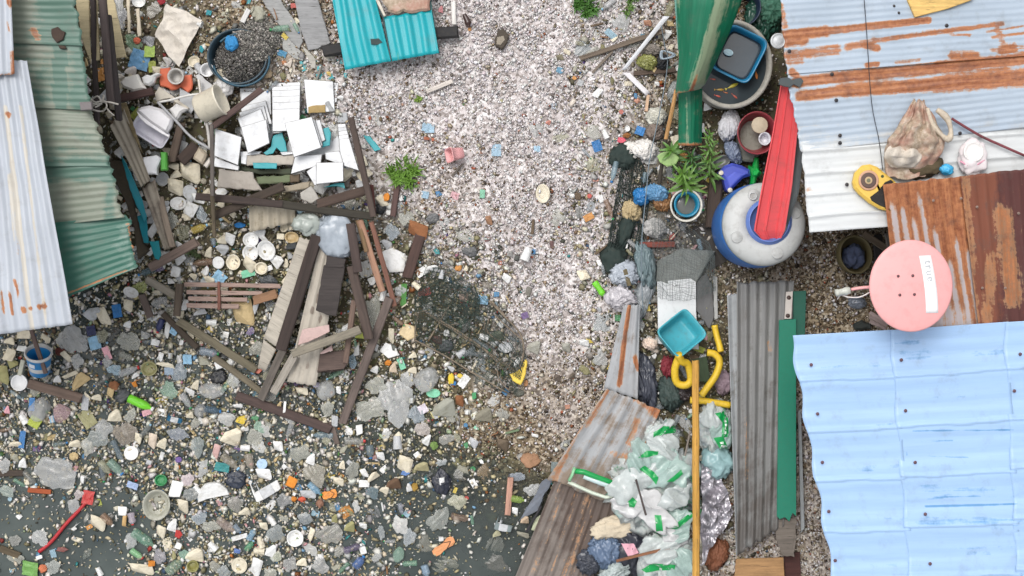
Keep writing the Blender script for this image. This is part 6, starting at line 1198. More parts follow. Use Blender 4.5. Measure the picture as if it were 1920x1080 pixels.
def proto(kind, i):
    k = (kind, i)
    if k in PROTO: return PROTO[k]
    parts = []
    if kind in ('foam', 'stone'): parts = [(*hull(9+i % 5, 100+i, .35), 'foam', False)]
    elif kind == 'block': parts = [(*hull(26, 300+i, .8), 'foam', False)]
    elif kind in ('bag', 'film'): parts = [(*filmy(i+1), 'film', True)]
    elif kind in ('bagop',): parts = [(*lump(i+1, 4, .75, 1.5), 'film' if kind == 'bag' else 'gloss', True)]
    elif kind in ('puff',): parts = [(*lump(i+40, 3, .2, 1.1), 'film', True)]
    elif kind == 'rag': parts = [(*lump(i+20, 3, .8, 2.2), 'paper', True)]
    elif kind == 'pkt': parts = [(*packet(i), 'gloss', False)]
    elif kind == 'frag':
        r = random.Random(700+i); m = r.choice((4, 5, 5, 6)); a0 = r.random(); P = [(math.cos(2*math.pi*(k+a0)/m)*r.uniform(.32, .6), math.sin(2*math.pi*(k+a0)/m)*r.uniform(.32, .6)) for k in range(m)]
        V = [(x, y, 0) for x, y in P]+[(x, y, .8) for x, y in P]+[(x*.9, y*.9, 1) for x, y in P]; F = [list(range(m))[::-1], list(range(2*m, 3*m))]
        for k in range(m): k2 = (k+1) % m; F += [[k, k2, m+k2, m+k], [m+k, m+k2, 2*m+k2, 2*m+k]]
        parts = [(np.array(V), F, 'gloss', False)]
    elif kind == 'half':
        P = [(math.cos(math.pi*k/10)*.5, -.5+math.sin(math.pi*k/10)*(.95 if k % 3 else 1)) for k in range(11)]+[(-.2, -.42), (.15, -.46)]; m = len(P); P = [(x, -y) for x, y in P][::-1]
        V = [(x, y, 0) for x, y in P]+[(x, y, .8) for x, y in P]+[(x*.96, y*.96, 1) for x, y in P]; F = [list(range(m))[::-1], list(range(2*m, 3*m))]
        for k in range(m): k2 = (k+1) % m; F += [[k, k2, m+k2, m+k], [m+k, m+k2, 2*m+k2, 2*m+k]]
        V = [(x, -y, z) for x, y, z in V]; F = [f[::-1] for f in F]; parts = [(np.array(V), F, 'foam', False)]
    elif kind == 'bot':
        pr = [[(.02,-.5),(.1,-.5),(.13,-.46),(.125,-.3),(.132,-.28),(.125,-.1),(.132,-.08),(.13,.12),(.11,.22),(.055,.34),(.045,.4),(.045,.42)], [(.02,-.5),(.13,-.5),(.16,-.45),(.16,.1),(.14,.2),(.06,.3),(.06,.4)], [(.02,-.5),(.15,-.49),(.17,-.4),(.14,-.05),(.17,.15),(.15,.28),(.07,.36),(.06,.41)]][i % 3]
        zt = pr[-1][1]; V, F = lathe_u(pr, 14, True); parts = [(V, F, 'film' if i < 3 else 'gloss', True)]
        V2, F2 = lathe([(.062, zt-.01), (.066, zt), (.066, .48), (.055, .5), (.01, .5)], 12); V2 = np.array([tuple(v) for v in V2])[:, [2, 0, 1]]; V2[:, 2] += max(p[0] for p in pr); parts.append((V2, F2, 'gloss', True, 'cap'))
        for q in parts: q[0][:, 1:] *= 1/(2*max(p[0] for p in pr))
    elif kind == 'lid': parts = [(*lathe_u([(.48, 0), (.5, .5), (.47, 1), (.42, 1), (.4, .7), (.1, .75), (.02, .75)], 24), 'gloss', True)]
    elif kind == 'plate': parts = [(*lathe_u([(.3, 0), (.42, .5), (.5, .95), (.49, 1), (.38, .6), (.3, .3), (.02, .28)], 26), 'gloss', True)]
    elif kind == 'bowl': parts = [(*lathe_u([(.26, 0), (.4, .35), (.48, .95), (.5, 1), (.46, 1), (.38, .45), (.24, .12), (.02, .1)], 26), 'gloss', True)]
    elif kind == 'cup': parts = [(*lathe_u([(.02, -.5), (.36, -.5), (.38, -.48), (.48, .46), (.5, .5), (.46, .5), (.36, -.42), (.02, -.44)], 20, True), 'gloss', True)]
    elif kind == 'ring': parts = [(*lathe_u([(.34, .2), (.4, 0), (.5, .3), (.48, 1), (.42, 1), (.36, .5), (.3, .2), (.02, .15)], 24), 'gloss', True)]
    elif kind == 'ball': parts = [(*lump(i+60, 3, .06, 1.0), 'film', True)]
    elif kind == 'stick': parts = [(*hull(30, 500+i, .95), 'wood', False)]
    elif kind == 'box':
        V, F = hull(40, 520+i, .97); parts = [(V, F, 'paper', False)]
        V2 = V.copy()*np.array([.5, 1.01, .2])+np.array([0, 0, .82]); parts.append((V2, F, 'gloss', False, 'flap'))
    elif kind == 'sandal':
        r = [(-.5,.0),(-.46,.14),(-.3,.19),(-.1,.15),(.1,.16),(.3,.22),(.45,.17),(.5,.02),(.45,-.14),(.3,-.2),(.1,-.16),(-.1,-.15),(-.3,-.19),(-.46,-.14)]; m = len(r); r = [(x, y*2.4) for x, y in r]
        V = [(x, y, 0) for x, y in r]+[(x, y, .5) for x, y in r]+[(x*.95, y*.93, .6) for x, y in r]; F = [list(range(m))[::-1], list(range(2*m, 3*m))]
        for k in range(m): k2 = (k+1) % m; F += [[k, k2, m+k2, m+k], [m+k, m+k2, 2*m+k2, 2*m+k]]
        if Vector(V[0]).cross(Vector(V[1])).z < 0: F = [f[::-1] for f in F]
        parts = [(np.array(V), F, 'gloss', False)]
        st = []; sf = []
        for sg in (-1, 1):
            P = [(.32, 0, .6), (.2, sg*.2, .9), (.02, sg*.42, .6)]; b = len(st)
            for x, y, z in P: st += [(x, y-.035, z), (x, y+.035, z), (x+.03, y, z+.1)]
            for q in range(2): o_ = b+q*3; sf += [[o_, o_+3, o_+4, o_+1], [o_+1, o_+4, o_+5, o_+2], [o_+2, o_+5, o_+3, o_]]
        parts.append((np.array(st), sf, 'paper', False, 'strap'))
    out = []
    for p in parts:
        me = mesh_from(p[0], p[1], None, p[3], None, kind); me.materials.append(litter(p[2])); out.append((me, p[4] if len(p) > 4 else None))
    PROTO[k] = out; return out
NVAR = dict(foam=14, stone=14, block=6, bag=16, film=16, bagop=12, puff=6, rag=8, pkt=8, frag=14, bot=6, box=4, stick=4, ball=4)
KN = dict(half=('foam_half_disc','foam'), foam=('foam_chunk','foam'), stone=('stone','stone'), block=('foam_block','foam'), bag=('plastic_bag','bag'), film=('plastic_film','film'), bagop=('plastic_bag','bag'), puff=('inflated_bag','bag'), rag=('rag','rag'), pkt=('wrapper','wrapper'), frag=('plastic_shard','plastic'), bot=('plastic_bottle','bottle'), lid=('round_cover','lid'), plate=('plate','plate'), bowl=('bowl','bowl'), cup=('plastic_cup','cup'), ring=('jar','jar'), ball=('ball','ball'), stick=('wood_stick','stick'), box=('carton','carton'), sandal=('flip_flop','sandal'))
TH = dict(half=.3, foam=.5, stone=.5, block=.45, bag=.13, film=.08, bagop=.3, puff=.45, rag=.35, pkt=.12, frag=.12, bot=1, lid=.14, plate=.16, bowl=.4, cup=1, ring=.4, ball=.7, stick=.8, box=.5, sandal=.14)
USED = []
CAPC = ['w','bl','r','w','gr','lb','w']
cnt = 0
def lit(kind, p, w, h, rot, col, label=None, group=None, sink=.25, zadd=0.0, c2=None, lm=None):
    """w x h photo pixels, rot clockwise in the photo"""
    global cnt; cnt += 1
    i = cnt*7 % NVAR.get(kind, 1) if kind != 'bot' else (cnt % 3 + (3 if col in ('li','dg','pu','nv','gr','k') else 0)); pr = proto(kind, i)
    c = CC[col] if isinstance(col, str) else col; g = rest(p); sunk = bool(label) and 'sunken' in label
    if kind in ('film', 'bag', 'puff') and not sunk: c = tuple(v*.68+m*.32 for v, m in zip(c, (232, 234, 226)))
    sx, sy = mpx(w, g), mpx(h, g); sz = TH[kind]*min(sx, sy)
    wet = g < -.005
    o = bpy.data.objects.new(KN[kind][0], pr[0][0]); COL.objects.link(o); k = rnd.uniform(.86, 1.05)
    o.color = tuple(min(.95, v*k) for v in alb(c)[:3])+(1,)
    z = g-(sink*sz if wet else .06*sz)+zadd+((.036 if kind in ('bag', 'film', 'puff') else .03 if label else 0) if wet and not sunk else 0)+(0.012 if not wet else 0.004); o.location = W(p, z); o.scale = (sx, sy, sz); tl = .1 if kind in ('bag','bagop','puff','bot','film') else .22
    o.rotation_euler = (rnd.uniform(-tl, tl), rnd.uniform(-tl, tl)*.6, math.radians(-rot))
    for me, nm in pr[1:]:
        q = bpy.data.objects.new(nm, me); COL.objects.link(q); q.parent = o
        cc = CC[c2 or ({'cap': CAPC[cnt % 7], 'strap': 'r' if col in ('bl', 'k') else 'k', 'flap': 'lg'}[nm])]; q.color = alb(cc)[:3]+(1,)
    USED.append((p[0], p[1], .5*math.hypot(w, h)*.8)); f = KN[kind]; tag(o, label, f[1], group); o['kind'] = 'thing'
    if lm: THINGS.append((p[0], p[1], lm))
    return o
TRASH = r"""
K 60,580 block 115 120 20 c cream yellow foam block at the left edge above the white ladle
K 155,552 frag 90 50 0 w white curved foam rim just left of the blue bucket top
K 165,460 block 110 60 0 c wide cream foam block under the corner of the pale iron roof
K 70,500 foam 70 50 10 c cream foam lump at the left edge below the pale iron roof
K 310,485 foam 80 40 30 c cream foam sliver right of the wooden stick in the bucket
K 90,650 foam 60 70 70 ol pale yellow green foam strip beside the white ladle handle
K 700,340 foam 80 135 -20 c long cream surfboard shaped foam piece below the bent grey metal
K 630,310 foam 90 120 40 lg grey white foam beside the surfboard shaped foam
K 892,178 bowl 110 70 20 w half white foam bowl beside the lime yellow bag
K 945,135 bag 110 90 20 yg crumpled lime yellow bag at the end of the pale plank
K 865,265 foam 70 80 10 c pale triangular foam above the dark brown board
K 865,385 foam 50 55 20 w small white pointed foam below the triangular foam
K 790,300 pkt 60 90 -10 bl blue and white packet above the dark water
K 615,432 pkt 60 65 -10 nv navy rimmed packet right of the pale iron roof
K 640,515 pkt 75 90 -15 lb cyan and white packet below the navy rimmed packet
K 1085,400 bot 100 45 110 nv short navy bottle left of the dark lath
K 1130,430 foam 40 110 10 w narrow white foam beside the short navy bottle
K 1175,432 pkt 50 55 30 lb torn cyan packet touching the dark lath
K 1242,245 block 60 105 15 w upright white foam block right of the short standing post
K 1222,325 foam 40 70 20 c cream foam tip below the upright white block
K 1325,265 foam 55 45 0 w small white foam ball in front of the pallet
K 1350,305 foam 90 40 -10 lg pale grey foam strip under the pallet
K 1510,440 block 108 100 8 w square white foam tile lying on the greenish plank | the white square tile
K 1445,500 foam 60 50 -30 c small cream foam corner left below the white square tile
K 1645,310 foam 150 190 -5 t tan pitted sponge wedge at the lower right of the pallet | the tan sponge wedge
K 1690,435 bag 60 60 0 pu small purple crumpled bag right of the white square tile
K 1725,265 foam 40 110 20 lg narrow grey white foam right of the tan sponge wedge
K 500,490 bag 230 190 20 lg large grey plastic film below the corner of the pale iron roof | the large grey film
K 520,640 bag 90 100 30 lg smaller grey film strip right of the blue bucket
K 870,505 bag 160 130 15 wg brownish grey bag half sunk in dark water | the brownish grey bag
K 690,470 bag 80 100 10 o olive bag right of the cyan and white packet
K 1420,575 bot 130 60 10 gb big pale blue grey bottle beside a black round cap
K 1525,585 lid 55 65 0 k black round cap right of the big blue grey bottle
K 1265,625 pkt 60 65 0 lb cyan foam square left of the big blue grey bottle
K 1150,582 box 95 75 5 wg grey carton on dark water left of the cyan square
K 1050,522 block 55 62 10 w small white foam square left of the grey carton
K 1225,502 block 40 50 20 w tiny white foam square above the cyan square
K 1288,440 pkt 40 90 0 c cream and blue bottle label left of the dark lath
K 1483,662 block 75 55 -20 w white foam block above the black rubbish bag
K 1475,745 bagop 120 110 -30 k black rubbish bag under the white foam block | the black rubbish bag
K 1580,775 bag 80 100 0 lg pale grey bag right of the black rubbish bag
K 1568,720 foam 40 40 0 lg small pale foam over the pale grey bag
K 1430,835 puff 180 110 15 lg puffed pale grey bag below the black rubbish bag | the puffed grey bag
K 1215,710 bag 110 130 20 gb crumpled blue grey bag left of the black rubbish bag
K 1362,970 ball 100 95 0 lg round grey foam float below the puffed grey bag
K 1190,1010 box 105 75 12 db dark teal box with a white slab on its edge | the dark teal box
K 1190,975 block 105 28 18 w white slab lying on the dark teal box
K 960,920 bot 185 62 25 li bright lime green bottle floating at the left | the lime bottle
K 930,985 stick 20 90 0 c pale stick end under the lime bottle
K 920,775 block 105 70 -25 oo orange brown sponge below the long white foam | the orange sponge
K 880,702 bot 140 50 -20 lg long cloudy white bottle above the orange sponge
K 912,735 foam 55 30 -30 w white foam chip between cloudy bottle and orange sponge
K 770,700 bag 100 80 -10 lb pale blue bag left of the cloudy bottle
K 722,585 pkt 45 90 -20 p pinkish carton above the pale blue bag
K 725,640 bag 60 90 -25 lg clear bag under the pinkish carton
K 860,605 bot 100 48 25 wg greyish white bottle above the cloudy bottle
K 1010,690 bowl 110 100 0 ol round straw basket bowl with crossed sticks
K 1120,660 foam 130 35 15 c cream foam strip right of the straw bowl
K 1085,610 foam 40 60 20 w thin white foam above the cream strip
K 1020,610 stick 100 16 50 c cream stick crossing the rim of the straw bowl
K 1140,705 pkt 60 50 0 gb small grey blue wrapper below the cream strip
K 540,770 foam 140 80 -40 t tan foam slab right of the blue bucket | the tan foam slab
K 475,732 foam 110 30 -25 c narrow cream foam rim above the tan foam slab
K 390,755 foam 50 55 0 w white foam lump at the foot of the blue bucket
K 455,610 foam 45 100 -35 c pale foam sliver right of the blue bucket rim
K 410,575 rag 80 60 10 (108,48,40) dark red rag beside the blue bucket rim
K 270,960 puff 155 165 0 lg round milky plastic bag below the floating brown plank | the milky bag
K 420,990 puff 120 130 10 p pink tinted bag right of the milky bag | the pink bag
K 360,1040 box 60 110 -15 lb light blue carton below the pink bag
K 215,930 pkt 40 90 0 bl blue packet behind the milky bag
K 235,1050 pkt 80 70 30 yg yellow green wrapper below the milky bag
K 592,1025 pkt 90 130 -35 ol greenish flat sachet right of the pink bag
K 575,915 pkt 50 110 5 lg pale upright packet above the greenish sachet
K 880,1000 bag 80 110 10 wg grey bag below the lime bottle
K 990,985 pkt 60 40 -20 p pink wrapper under the lime bottle tip
K 780,1000 foam 90 90 0 c cream foam cluster left of the grey bag
K 1530,1030 bag 120 100 0 w white crumpled bag right of the round grey float
K 1445,965 bot 110 50 10 db dark blue bottle right of the round grey float
K 1280,842 foam 75 40 25 w white foam chip left of the puffed grey bag
K 1322,795 foam 45 70 15 c cream foam chip left of the black rubbish bag
K 1262,905 bot 120 45 60 lg pale bottle standing left of the round grey float
K 1285,1000 foam 50 45 0 c cream foam lump below the round grey float
K 1605,940 foam 65 28 -5 w flat white chip right of the round grey float
K 655,880 foam 70 45 10 c cream foam chip above the lime bottle end
K 590,875 foam 60 35 40 c long cream foam chip left of the lime bottle
K 770,800 rag 80 70 0 ob brown paper rag left of the orange sponge
K 745,850 foam 50 60 20 t tan foam pieces below the brown paper rag
K 830,870 bagop 90 110 35 dg dark grey bag above the lime bottle
K 1630,1030 pkt 60 60 20 y yellow wrapper at the foot of the sunken grey plank
K 50,965 foam 35 55 0 p small pinkish foam left of the milky bag
K 20,730 foam 100 130 0 ol mossy pale sack at the left edge under the ladle
F 1205,475 plate 110 90 0 w clean white oval plate under the heap of foam | the oval plate
F 1282,400 lid 92 105 -30 lg round lid with a dark slit right of the oval plate
F 1100,312 plate 90 95 0 lg round clear cover left of the foam heap
F 1290,265 foam 150 140 10 c largest cream foam lump in the heap of foam | the foam heap
F 1185,280 foam 80 50 -20 c cream foam left of the largest foam lump
F 1185,365 foam 115 105 10 c big cream lump above the oval plate
F 1180,222 foam 70 50 20 c pinkish cream foam above the foam heap
F 1375,322 ball 42 40 0 c small cream foam ball right of the foam heap
F 1125,512 foam 40 50 30 w small white chip left below the oval plate
F 1260,565 rag 75 65 30 c crumpled cream paper below the oval plate
F 1360,545 bag 75 120 -20 gb grey blue bag beside the yellow bottle
F 1355,640 bot 115 50 -22 y small yellow bottle under the long dark beam | the yellow bottle
F 1230,670 bag 110 120 20 o mossy olive bag left of the yellow bottle
F 1165,590 bag 90 130 0 wg grey green bag right of the brown strip
F 1045,660 block 125 130 35 w white foam block with a chewed edge on the teal sheet | the white foam block
F 970,618 block 30 38 30 w tiny white cube left of the white foam block
F 1080,600 foam 45 60 20 c cream foam above the white foam block
F 1185,912 block 105 100 15 w bright white foam block with broken edge by the brown plank
F 1070,910 bag 80 50 0 pu dull purple bag end under the brown plank
F 1150,680 foam 60 30 25 c small cream foam right of the white foam block
F 1395,405 foam 55 60 0 c cream lump at the left end of the long dark beam
F 1495,395 lid 85 50 0 w white lid peeping above the long dark beam
G 615,720 bowl 105 100 0 w white foam bowl left above the big white cup | the white foam bowl
G 728,790 bowl 120 140 -30 w big white foam bowl tipped right of two others
G 620,805 bowl 110 110 60 w white foam bowl below the first of three
G 470,715 foam 75 75 20 w bright white foam left of the three bowls
G 420,720 foam 60 60 0 c cream foam at the left of the bright white foam
G 395,872 lid 82 85 0 w round white lid below the mossy pole | the round white lid
G 500,872 bowl 95 105 0 c pinkish white foam bowl right of the round white lid
G 685,910 ring 90 85 20 c cream cup seen into from above by the pale board
G 400,975 pkt 85 80 40 lb pale blue plastic square below the round white lid
G 730,990 bagop 140 80 10 dg dark grey bag left of the pale board
G 595,945 pkt 90 50 -15 mt pale green scrap left of the cream cup
G 890,705 ring 100 80 10 t brown tin cup at the top of the pale board
G 330,800 foam 45 80 10 c cream foam sliver under the mossy pole
G 365,740 bot 60 35 80 gb small grey bottle neck above the round white lid
G 540,620 rag 80 40 0 bl blue rag under the dark rising beam
G 490,550 foam 45 40 30 c cream foam beside the blue rag
G 660,525 rag 150 60 0 gb grey blue rag on the corrugated scrap
G 885,770 stick 110 60 -10 dg dark grey board end left of the pale board
H 140,850 frag 155 235 -35 w large white foam shard left of the dark plank | the white foam shard
H 300,660 foam 150 100 20 ob orange brown rounded lump under the green weed tuft | the orange brown lump
H 130,650 bag 100 150 0 gb grey blue plastic bag left of the orange brown lump
H 225,570 bag 110 110 0 wg brownish grey film above the orange brown lump
H 400,575 bagop 120 90 -20 dg black and grey bag right of the orange brown lump
H 650,795 bagop 140 100 5 dg dark slate bag on the shells above the fish trap | the slate bag
H 400,905 foam 85 45 10 w white capsule shaped foam above the fish trap
H 575,905 rag 60 70 30 oo orange leaf scrap beside the white capsule foam
H 640,940 stick 70 20 40 ob orange brown bark strip below the orange leaf scrap
H 60,460 foam 60 90 -30 c cream foam shard left of the short brown post
H 90,430 rag 50 60 0 oo small orange scrap beside the short brown post
H 50,510 bagop 80 80 0 k black scrap bag left of the short brown post
H 350,415 pkt 60 60 10 lb pale blue wrapper below the green weed tuft
H 442,405 pkt 50 45 -20 bl small blue wrapper right of the pale blue one
H 550,420 pkt 70 60 20 p pale pink wrapper on the shells
H 735,412 block 50 80 0 mt turquoise soap block on the shells | the turquoise soap
H 1145,405 plate 95 130 0 c worn cream oval dish on the open shells | the cream oval dish
H 780,590 foam 55 85 -10 ob orange brown brick bit on the shells below the turquoise soap
H 360,40 block 50 40 5 (168,78,44) rust red brick chip on the white shells above the pink pot
H 830,115 pkt 80 100 0 lb pale blue printed wrapper on the white shells | the pale blue wrapper
H 1105,105 pkt 55 50 0 lb crushed pale blue cup on the white shells
H 1510,85 pkt 60 75 -20 bl blue and white wrapper near the white cracked pot
H 1460,490 bag 100 100 20 gb clear grey blue bag low on the shells
H 1075,798 pkt 50 45 0 bl bright blue film scrap at the centre of the shells
H 858,875 frag 40 50 0 (186,86,56) red brick chip below the slate bag
H 1205,755 foam 35 75 0 (88,54,54) dark red brown bark on the shells
H 1330,285 frag 40 45 10 (190,110,84) orange brick chip right of the cream oval dish
H 1500,310 frag 70 50 10 (196,120,100) pinkish brick chips near the dark net
H 920,815 stone 55 50 0 g dark pebble on the shells below the slate bag
H 925,880 stone 45 40 0 (80,72,64) black brown pebble right of the red brick chip
H 620,690 bag 190 110 10 wg flat translucent film above the slate bag
H 1250,570 bag 140 160 0 wg sand coloured film on the lower shells
H 770,715 frag 60 40 -30 (126,70,66) dark red shard on the shells
C 900,392 stone 60 50 -10 (108,102,76) olive stone above the blue plastic scrap
C 900,475 frag 72 68 10 (58,130,172) blue plastic scrap on the open shells | the blue plastic scrap
C 905,925 bag 150 80 -15 ol long olive plastic bag on the upper shells | the long olive bag
C 822,825 foam 42 42 20 (220,130,110) small coral brick chip above the long olive bag
C 740,880 bag 130 130 0 lg faint greenish film left of the long olive bag
C 860,715 pkt 40 50 0 gb grey blue scrap above the coral brick chip
C 1125,890 bag 150 130 10 wg sandy film right of the long olive bag
C 95,65 foam 40 60 0 (232,140,146) pink bead scrap between black beam end and white slat
C 290,197 frag 40 40 0 oo orange scrap below the brown bottle
C 505,680 rag 30 30 0 ol tiny green moss scrap on the open shells
C 35,940 block 40 40 0 (176,80,50) small rust brick chip left of the pink pot
C 20,870 pkt 80 70 0 lb pale blue film scrap left edge of the open shells
C 1420,680 rag 60 50 0 (224,150,120) orange plastic scrap below the bent white trim
C 1315,755 frag 45 45 20 (196,84,70) red scrap left of the tan stick
C 1355,868 ring 36 40 0 w small white ring near the brown round rag
C 1440,885 pkt 60 60 20 bl blue wrapper left of the brown round rag
C 1350,915 rag 60 40 0 (160,104,52) brown orange rag by the dark net bunch
C 1315,945 frag 60 50 0 (228,96,116) pinkish red scrap above the white cracked pot
C 1490,160 foam 70 50 0 (160,104,74) brown stone above the bare branch
C 1460,235 frag 50 30 0 db dark blue scrap beside the upper arm of the bent white trim
C 1565,245 frag 70 40 -10 nv navy scrap under the bent white trim
L 235,240 bag 10 10 0 g x
L 300,700 frag 60 50 -10 (214,120,96) salmon red scrap at the left foot of the pale board
L 130,770 bag 80 100 0 wg pale grey bag left of the board pile foot
L 35,660 block 70 50 -30 w white foam block left of the sunken grey plank
L 600,840 foam 90 50 5 c cream foam chip under the corrugated pale sheet
L 760,835 puff 130 140 0 lg pale puffed bag right of the corrugated sheet foot | the pale puffed bag
L 770,960 bag 90 110 0 wg greenish grey bag below the pale puffed bag
L 697,805 block 45 50 0 (226,220,240) lilac white block at the foot of the corrugated sheet
L 480,935 block 30 110 3 w upright white strip below the pale plank end
L 445,935 foam 30 55 10 t tan chip beside the upright white strip
L 845,835 foam 35 55 0 w white chip right of the pale puffed bag
L 940,640 bag 60 110 0 lb pale blue bag behind the long plank
L 1200,465 foam 45 110 5 c upright cream foam right of the square cut post | the upright cream foam
L 1190,565 frag 130 110 20 w bright white triangular foam right of the long plank | the white triangle
L 1095,545 foam 35 50 20 w white chip between long plank and white triangle
L 1092,690 foam 50 55 20 w white chip below the white triangle
L 1270,655 pkt 40 80 -25 mt mint green label strip right of the white triangle | the mint strip
L 1320,440 frag 130 130 15 (222,198,150) cream triangular board beside the fish trap | the cream triangle
L 1400,630 block 80 30 -30 w white tube beside the lower edge of the fish trap
L 1345,600 foam 55 35 -10 c cream chip left of the white tube
L 1180,650 rag 50 45 0 oo orange scrap below the white triangle
L 1215,680 foam 50 70 0 (226,206,180) peach foam right of the orange scrap
L 1285,190 pkt 38 150 3 (86,150,70) narrow green strip left of the fish trap
L 1265,160 bag 80 90 0 lg clear bag behind the narrow green strip
L 1290,270 stick 70 22 -35 c pale stick end below the narrow green strip
L 1080,330 bag 150 320 5 wg long translucent film between the planks
L 1440,760 puff 170 170 0 lg big pale grey film below the fish trap | the big pale film
L 1310,760 bag 110 120 0 lg clear film left of the big pale film
L 1220,920 bag 240 330 10 lg largest whitish plastic sheet in the lower litter | the whitish sheet
L 1100,800 bag 160 120 0 wg grey brown film right of the long plank end
L 1060,960 bag 200 170 0 wg greyish film left of the whitish sheet
L 1370,1000 bag 130 120 20 gb blue white film right of the whitish sheet
L 1485,855 lid 95 60 0 mt green half lid under the big pale film | the green half lid
L 1585,850 block 70 50 5 (226,212,206) pinkish white block right of the green half lid
L 1480,970 box 150 110 -25 (222,212,150) yellow cream carton below the green half lid | the yellow carton
L 1415,960 pkt 60 60 -30 (236,226,236) white and pink tag on the yellow carton
L 1340,910 box 60 80 0 wg grey brown box left of the yellow carton
L 1605,755 rag 50 80 0 y yellow and blue toy scrap below the fish trap | the toy scrap
L 1620,785 frag 50 40 20 bl blue piece of the toy scrap heap
L 1665,735 frag 40 35 0 y second yellow piece right of the toy scrap
L 1660,905 foam 60 80 0 ob brown lump right of the green half lid
L 1712,910 block 36 50 -20 w small white box right of the brown lump
L 1700,975 block 50 60 0 w white pink block below the small white box
L 1560,950 stone 160 130 0 wg flat grey stone right of the yellow carton
L 1590,1000 bag 130 110 0 wg grey film below the flat grey stone
L 640,1030 bag 110 90 20 g grey film on the sunken beam
L 820,1040 block 50 80 0 lg pale block at the foot of the long plank
L 750,1050 foam 45 35 0 c cream lump left of the long plank foot
M 715,545 plate 100 75 0 lg grey plate inside the fish trap
M 310,535 bagop 110 80 -20 dg dark bag inside the fish trap
M 250,495 foam 70 60 0 (96,74,68) brown lump inside the fish trap left end
M 905,540 stone 110 110 20 wg pale grey stone at the right tip of the fish trap | the pale grey stone
M 1120,545 stone 80 90 0 wg beige flat stone right of the pale grey stone
M 560,225 pkt 70 60 10 lb pale blue bottle piece in the upper fish trap
M 430,215 foam 70 60 0 (160,140,128) brownish stone in the upper fish trap
M 640,465 stone 130 80 0 (110,116,100) mossy stone in the middle of the fish trap
M 865,170 stone 50 80 20 (112,110,100) dark oval pebble on the shells right of the fish trap
M 1350,155 bot 130 48 55 li small lime green bottle by the dark net strip | the small lime bottle
M 1060,755 stone 60 60 0 (70,58,48) dark clod on the brown lower shells
M 1160,735 stone 55 60 0 (76,64,50) second dark clod right of the first
M 1130,945 frag 60 50 0 (176,104,72) rusty brick chip on the brown lower shells
M 850,785 rag 45 60 0 (196,128,72) orange scrap below the yellow rag
M 500,870 frag 40 60 0 gr small dark green shard below the fish trap
M 565,1000 stone 150 120 0 (128,124,104) olive grey stone below the fish trap
M 690,1000 bag 130 120 0 wg pale film right of the olive grey stone
M 800,850 bagop 100 70 0 (56,60,48) dark weed clump under the yellow rag
Q 150,160 pkt 40 115 3 bl upright blue strip in the left litter | the blue strip
Q 110,185 foam 90 40 10 c pale straw bits left of the blue strip
Q 150,225 stick 70 14 40 w thin white stick below the blue strip
Q 375,385 bag 290 220 20 lg biggest milky torn bag on the left water | the big torn bag
Q 30,335 bag 80 110 0 lg crumpled white bag at the left edge above the dark plank
Q 155,315 foam 50 70 0 w white foam bits left of the big torn bag
Q 45,510 bag 90 100 -20 (160,180,170) greenish clear bottle at the left edge
Q 595,550 pkt 75 90 10 r red dustpan head at the top of the red pole
Q 535,530 bag 70 70 0 (226,206,206) pinkish clear bag left of the red pole head
Q 500,605 bag 95 110 10 lg clear bag just left of the red pole | the clear bag
Q 270,830 bag 110 130 -20 lg white crumpled carton left of the red pole foot
Q 205,1030 pkt 110 100 10 (120,170,90) green and red snack wrapper at the bottom left | the snack wrapper
Q 292,1030 rag 65 60 0 (206,120,84) orange crumpled scrap right of the snack wrapper
Q 420,900 frag 80 40 0 (120,56,50) dark red scrap under the water right of the red pole
Q 890,250 plate 100 96 0 w clean round white plate among the left litter | the round white plate
Q 580,410 block 95 95 10 w white square foam right of the big torn bag | the white foam square
Q 1190,490 frag 115 150 20 w tall white foam wedge near the green net ring | the white foam wedge
Q 1090,435 ring 85 80 0 gr green net ring left of the white foam wedge
Q 1430,495 half 215 115 -14 w big white half disc of foam | the white half disc
Q 1070,590 bowl 185 210 10 wg big cloudy round bowl below the green net ring | the cloudy bowl
Q 1345,690 bag 110 90 -10 gb grey blue bag below the white half disc
Q 1430,745 bag 130 80 10 wg grey film below the grey blue bag
Q 828,637 block 66 66 0 w small white cap square near the tan box
Q 850,712 block 66 86 5 (214,176,120) tan box below the small white cap square | the tan box
Q 897,690 bot 85 50 80 (220,206,220) lilac white bottle right of the tan box
Q 735,700 bot 110 50 45 (160,120,84) brown bottle left of the tan box
Q 665,720 foam 120 90 20 c cluster of white cream foam right of the red pole | the foam cluster
Q 508,742 block 110 45 -40 w slanted white foam bar crossing beside the red pole
Q 265,953 block 50 26 -20 w small white bar at the foot of the red pole
Q 985,825 bot 190 70 35 (120,176,146) green tinted clear bottle under the cloudy bowl | the green tinted bottle
Q 885,845 bag 90 130 20 lg pale grey bag left of the green tinted bottle
Q 930,930 bot 100 44 35 (150,220,150) green and white tube below the pale grey bag
Q 1012,985 block 75 55 0 oo orange sponge square near the bottom edge | the orange square
Q 1080,945 bag 85 110 0 (176,170,186) lilac grey bag right of the orange square
Q 960,1030 foam 170 75 5 c wide cream foam at the bottom edge below the orange square
Q 1195,1005 bot 140 70 -40 (150,180,150) greenish clear jar near the bottom edge
Q 1240,935 bag 70 70 0 (120,180,150) mint bag above the greenish clear jar
Q 1325,930 foam 120 95 10 c large cream foam above the olive jar | the cream foam
Q 1303,1010 ring 82 80 0 (150,146,84) olive glass jar seen from above at the bottom | the olive jar
Q 1620,1005 plate 110 110 0 c broken cream plate right of the olive jar | the broken plate
Q 1600,910 frag 60 40 20 (80,110,170) blue shard right of the cream foam
Q 1692,870 bot 85 40 -50 (70,170,120) green tube joined to a light blue bottle
Q 1705,795 bot 90 45 -60 lb light blue bottle above the green tube | the light blue bottle
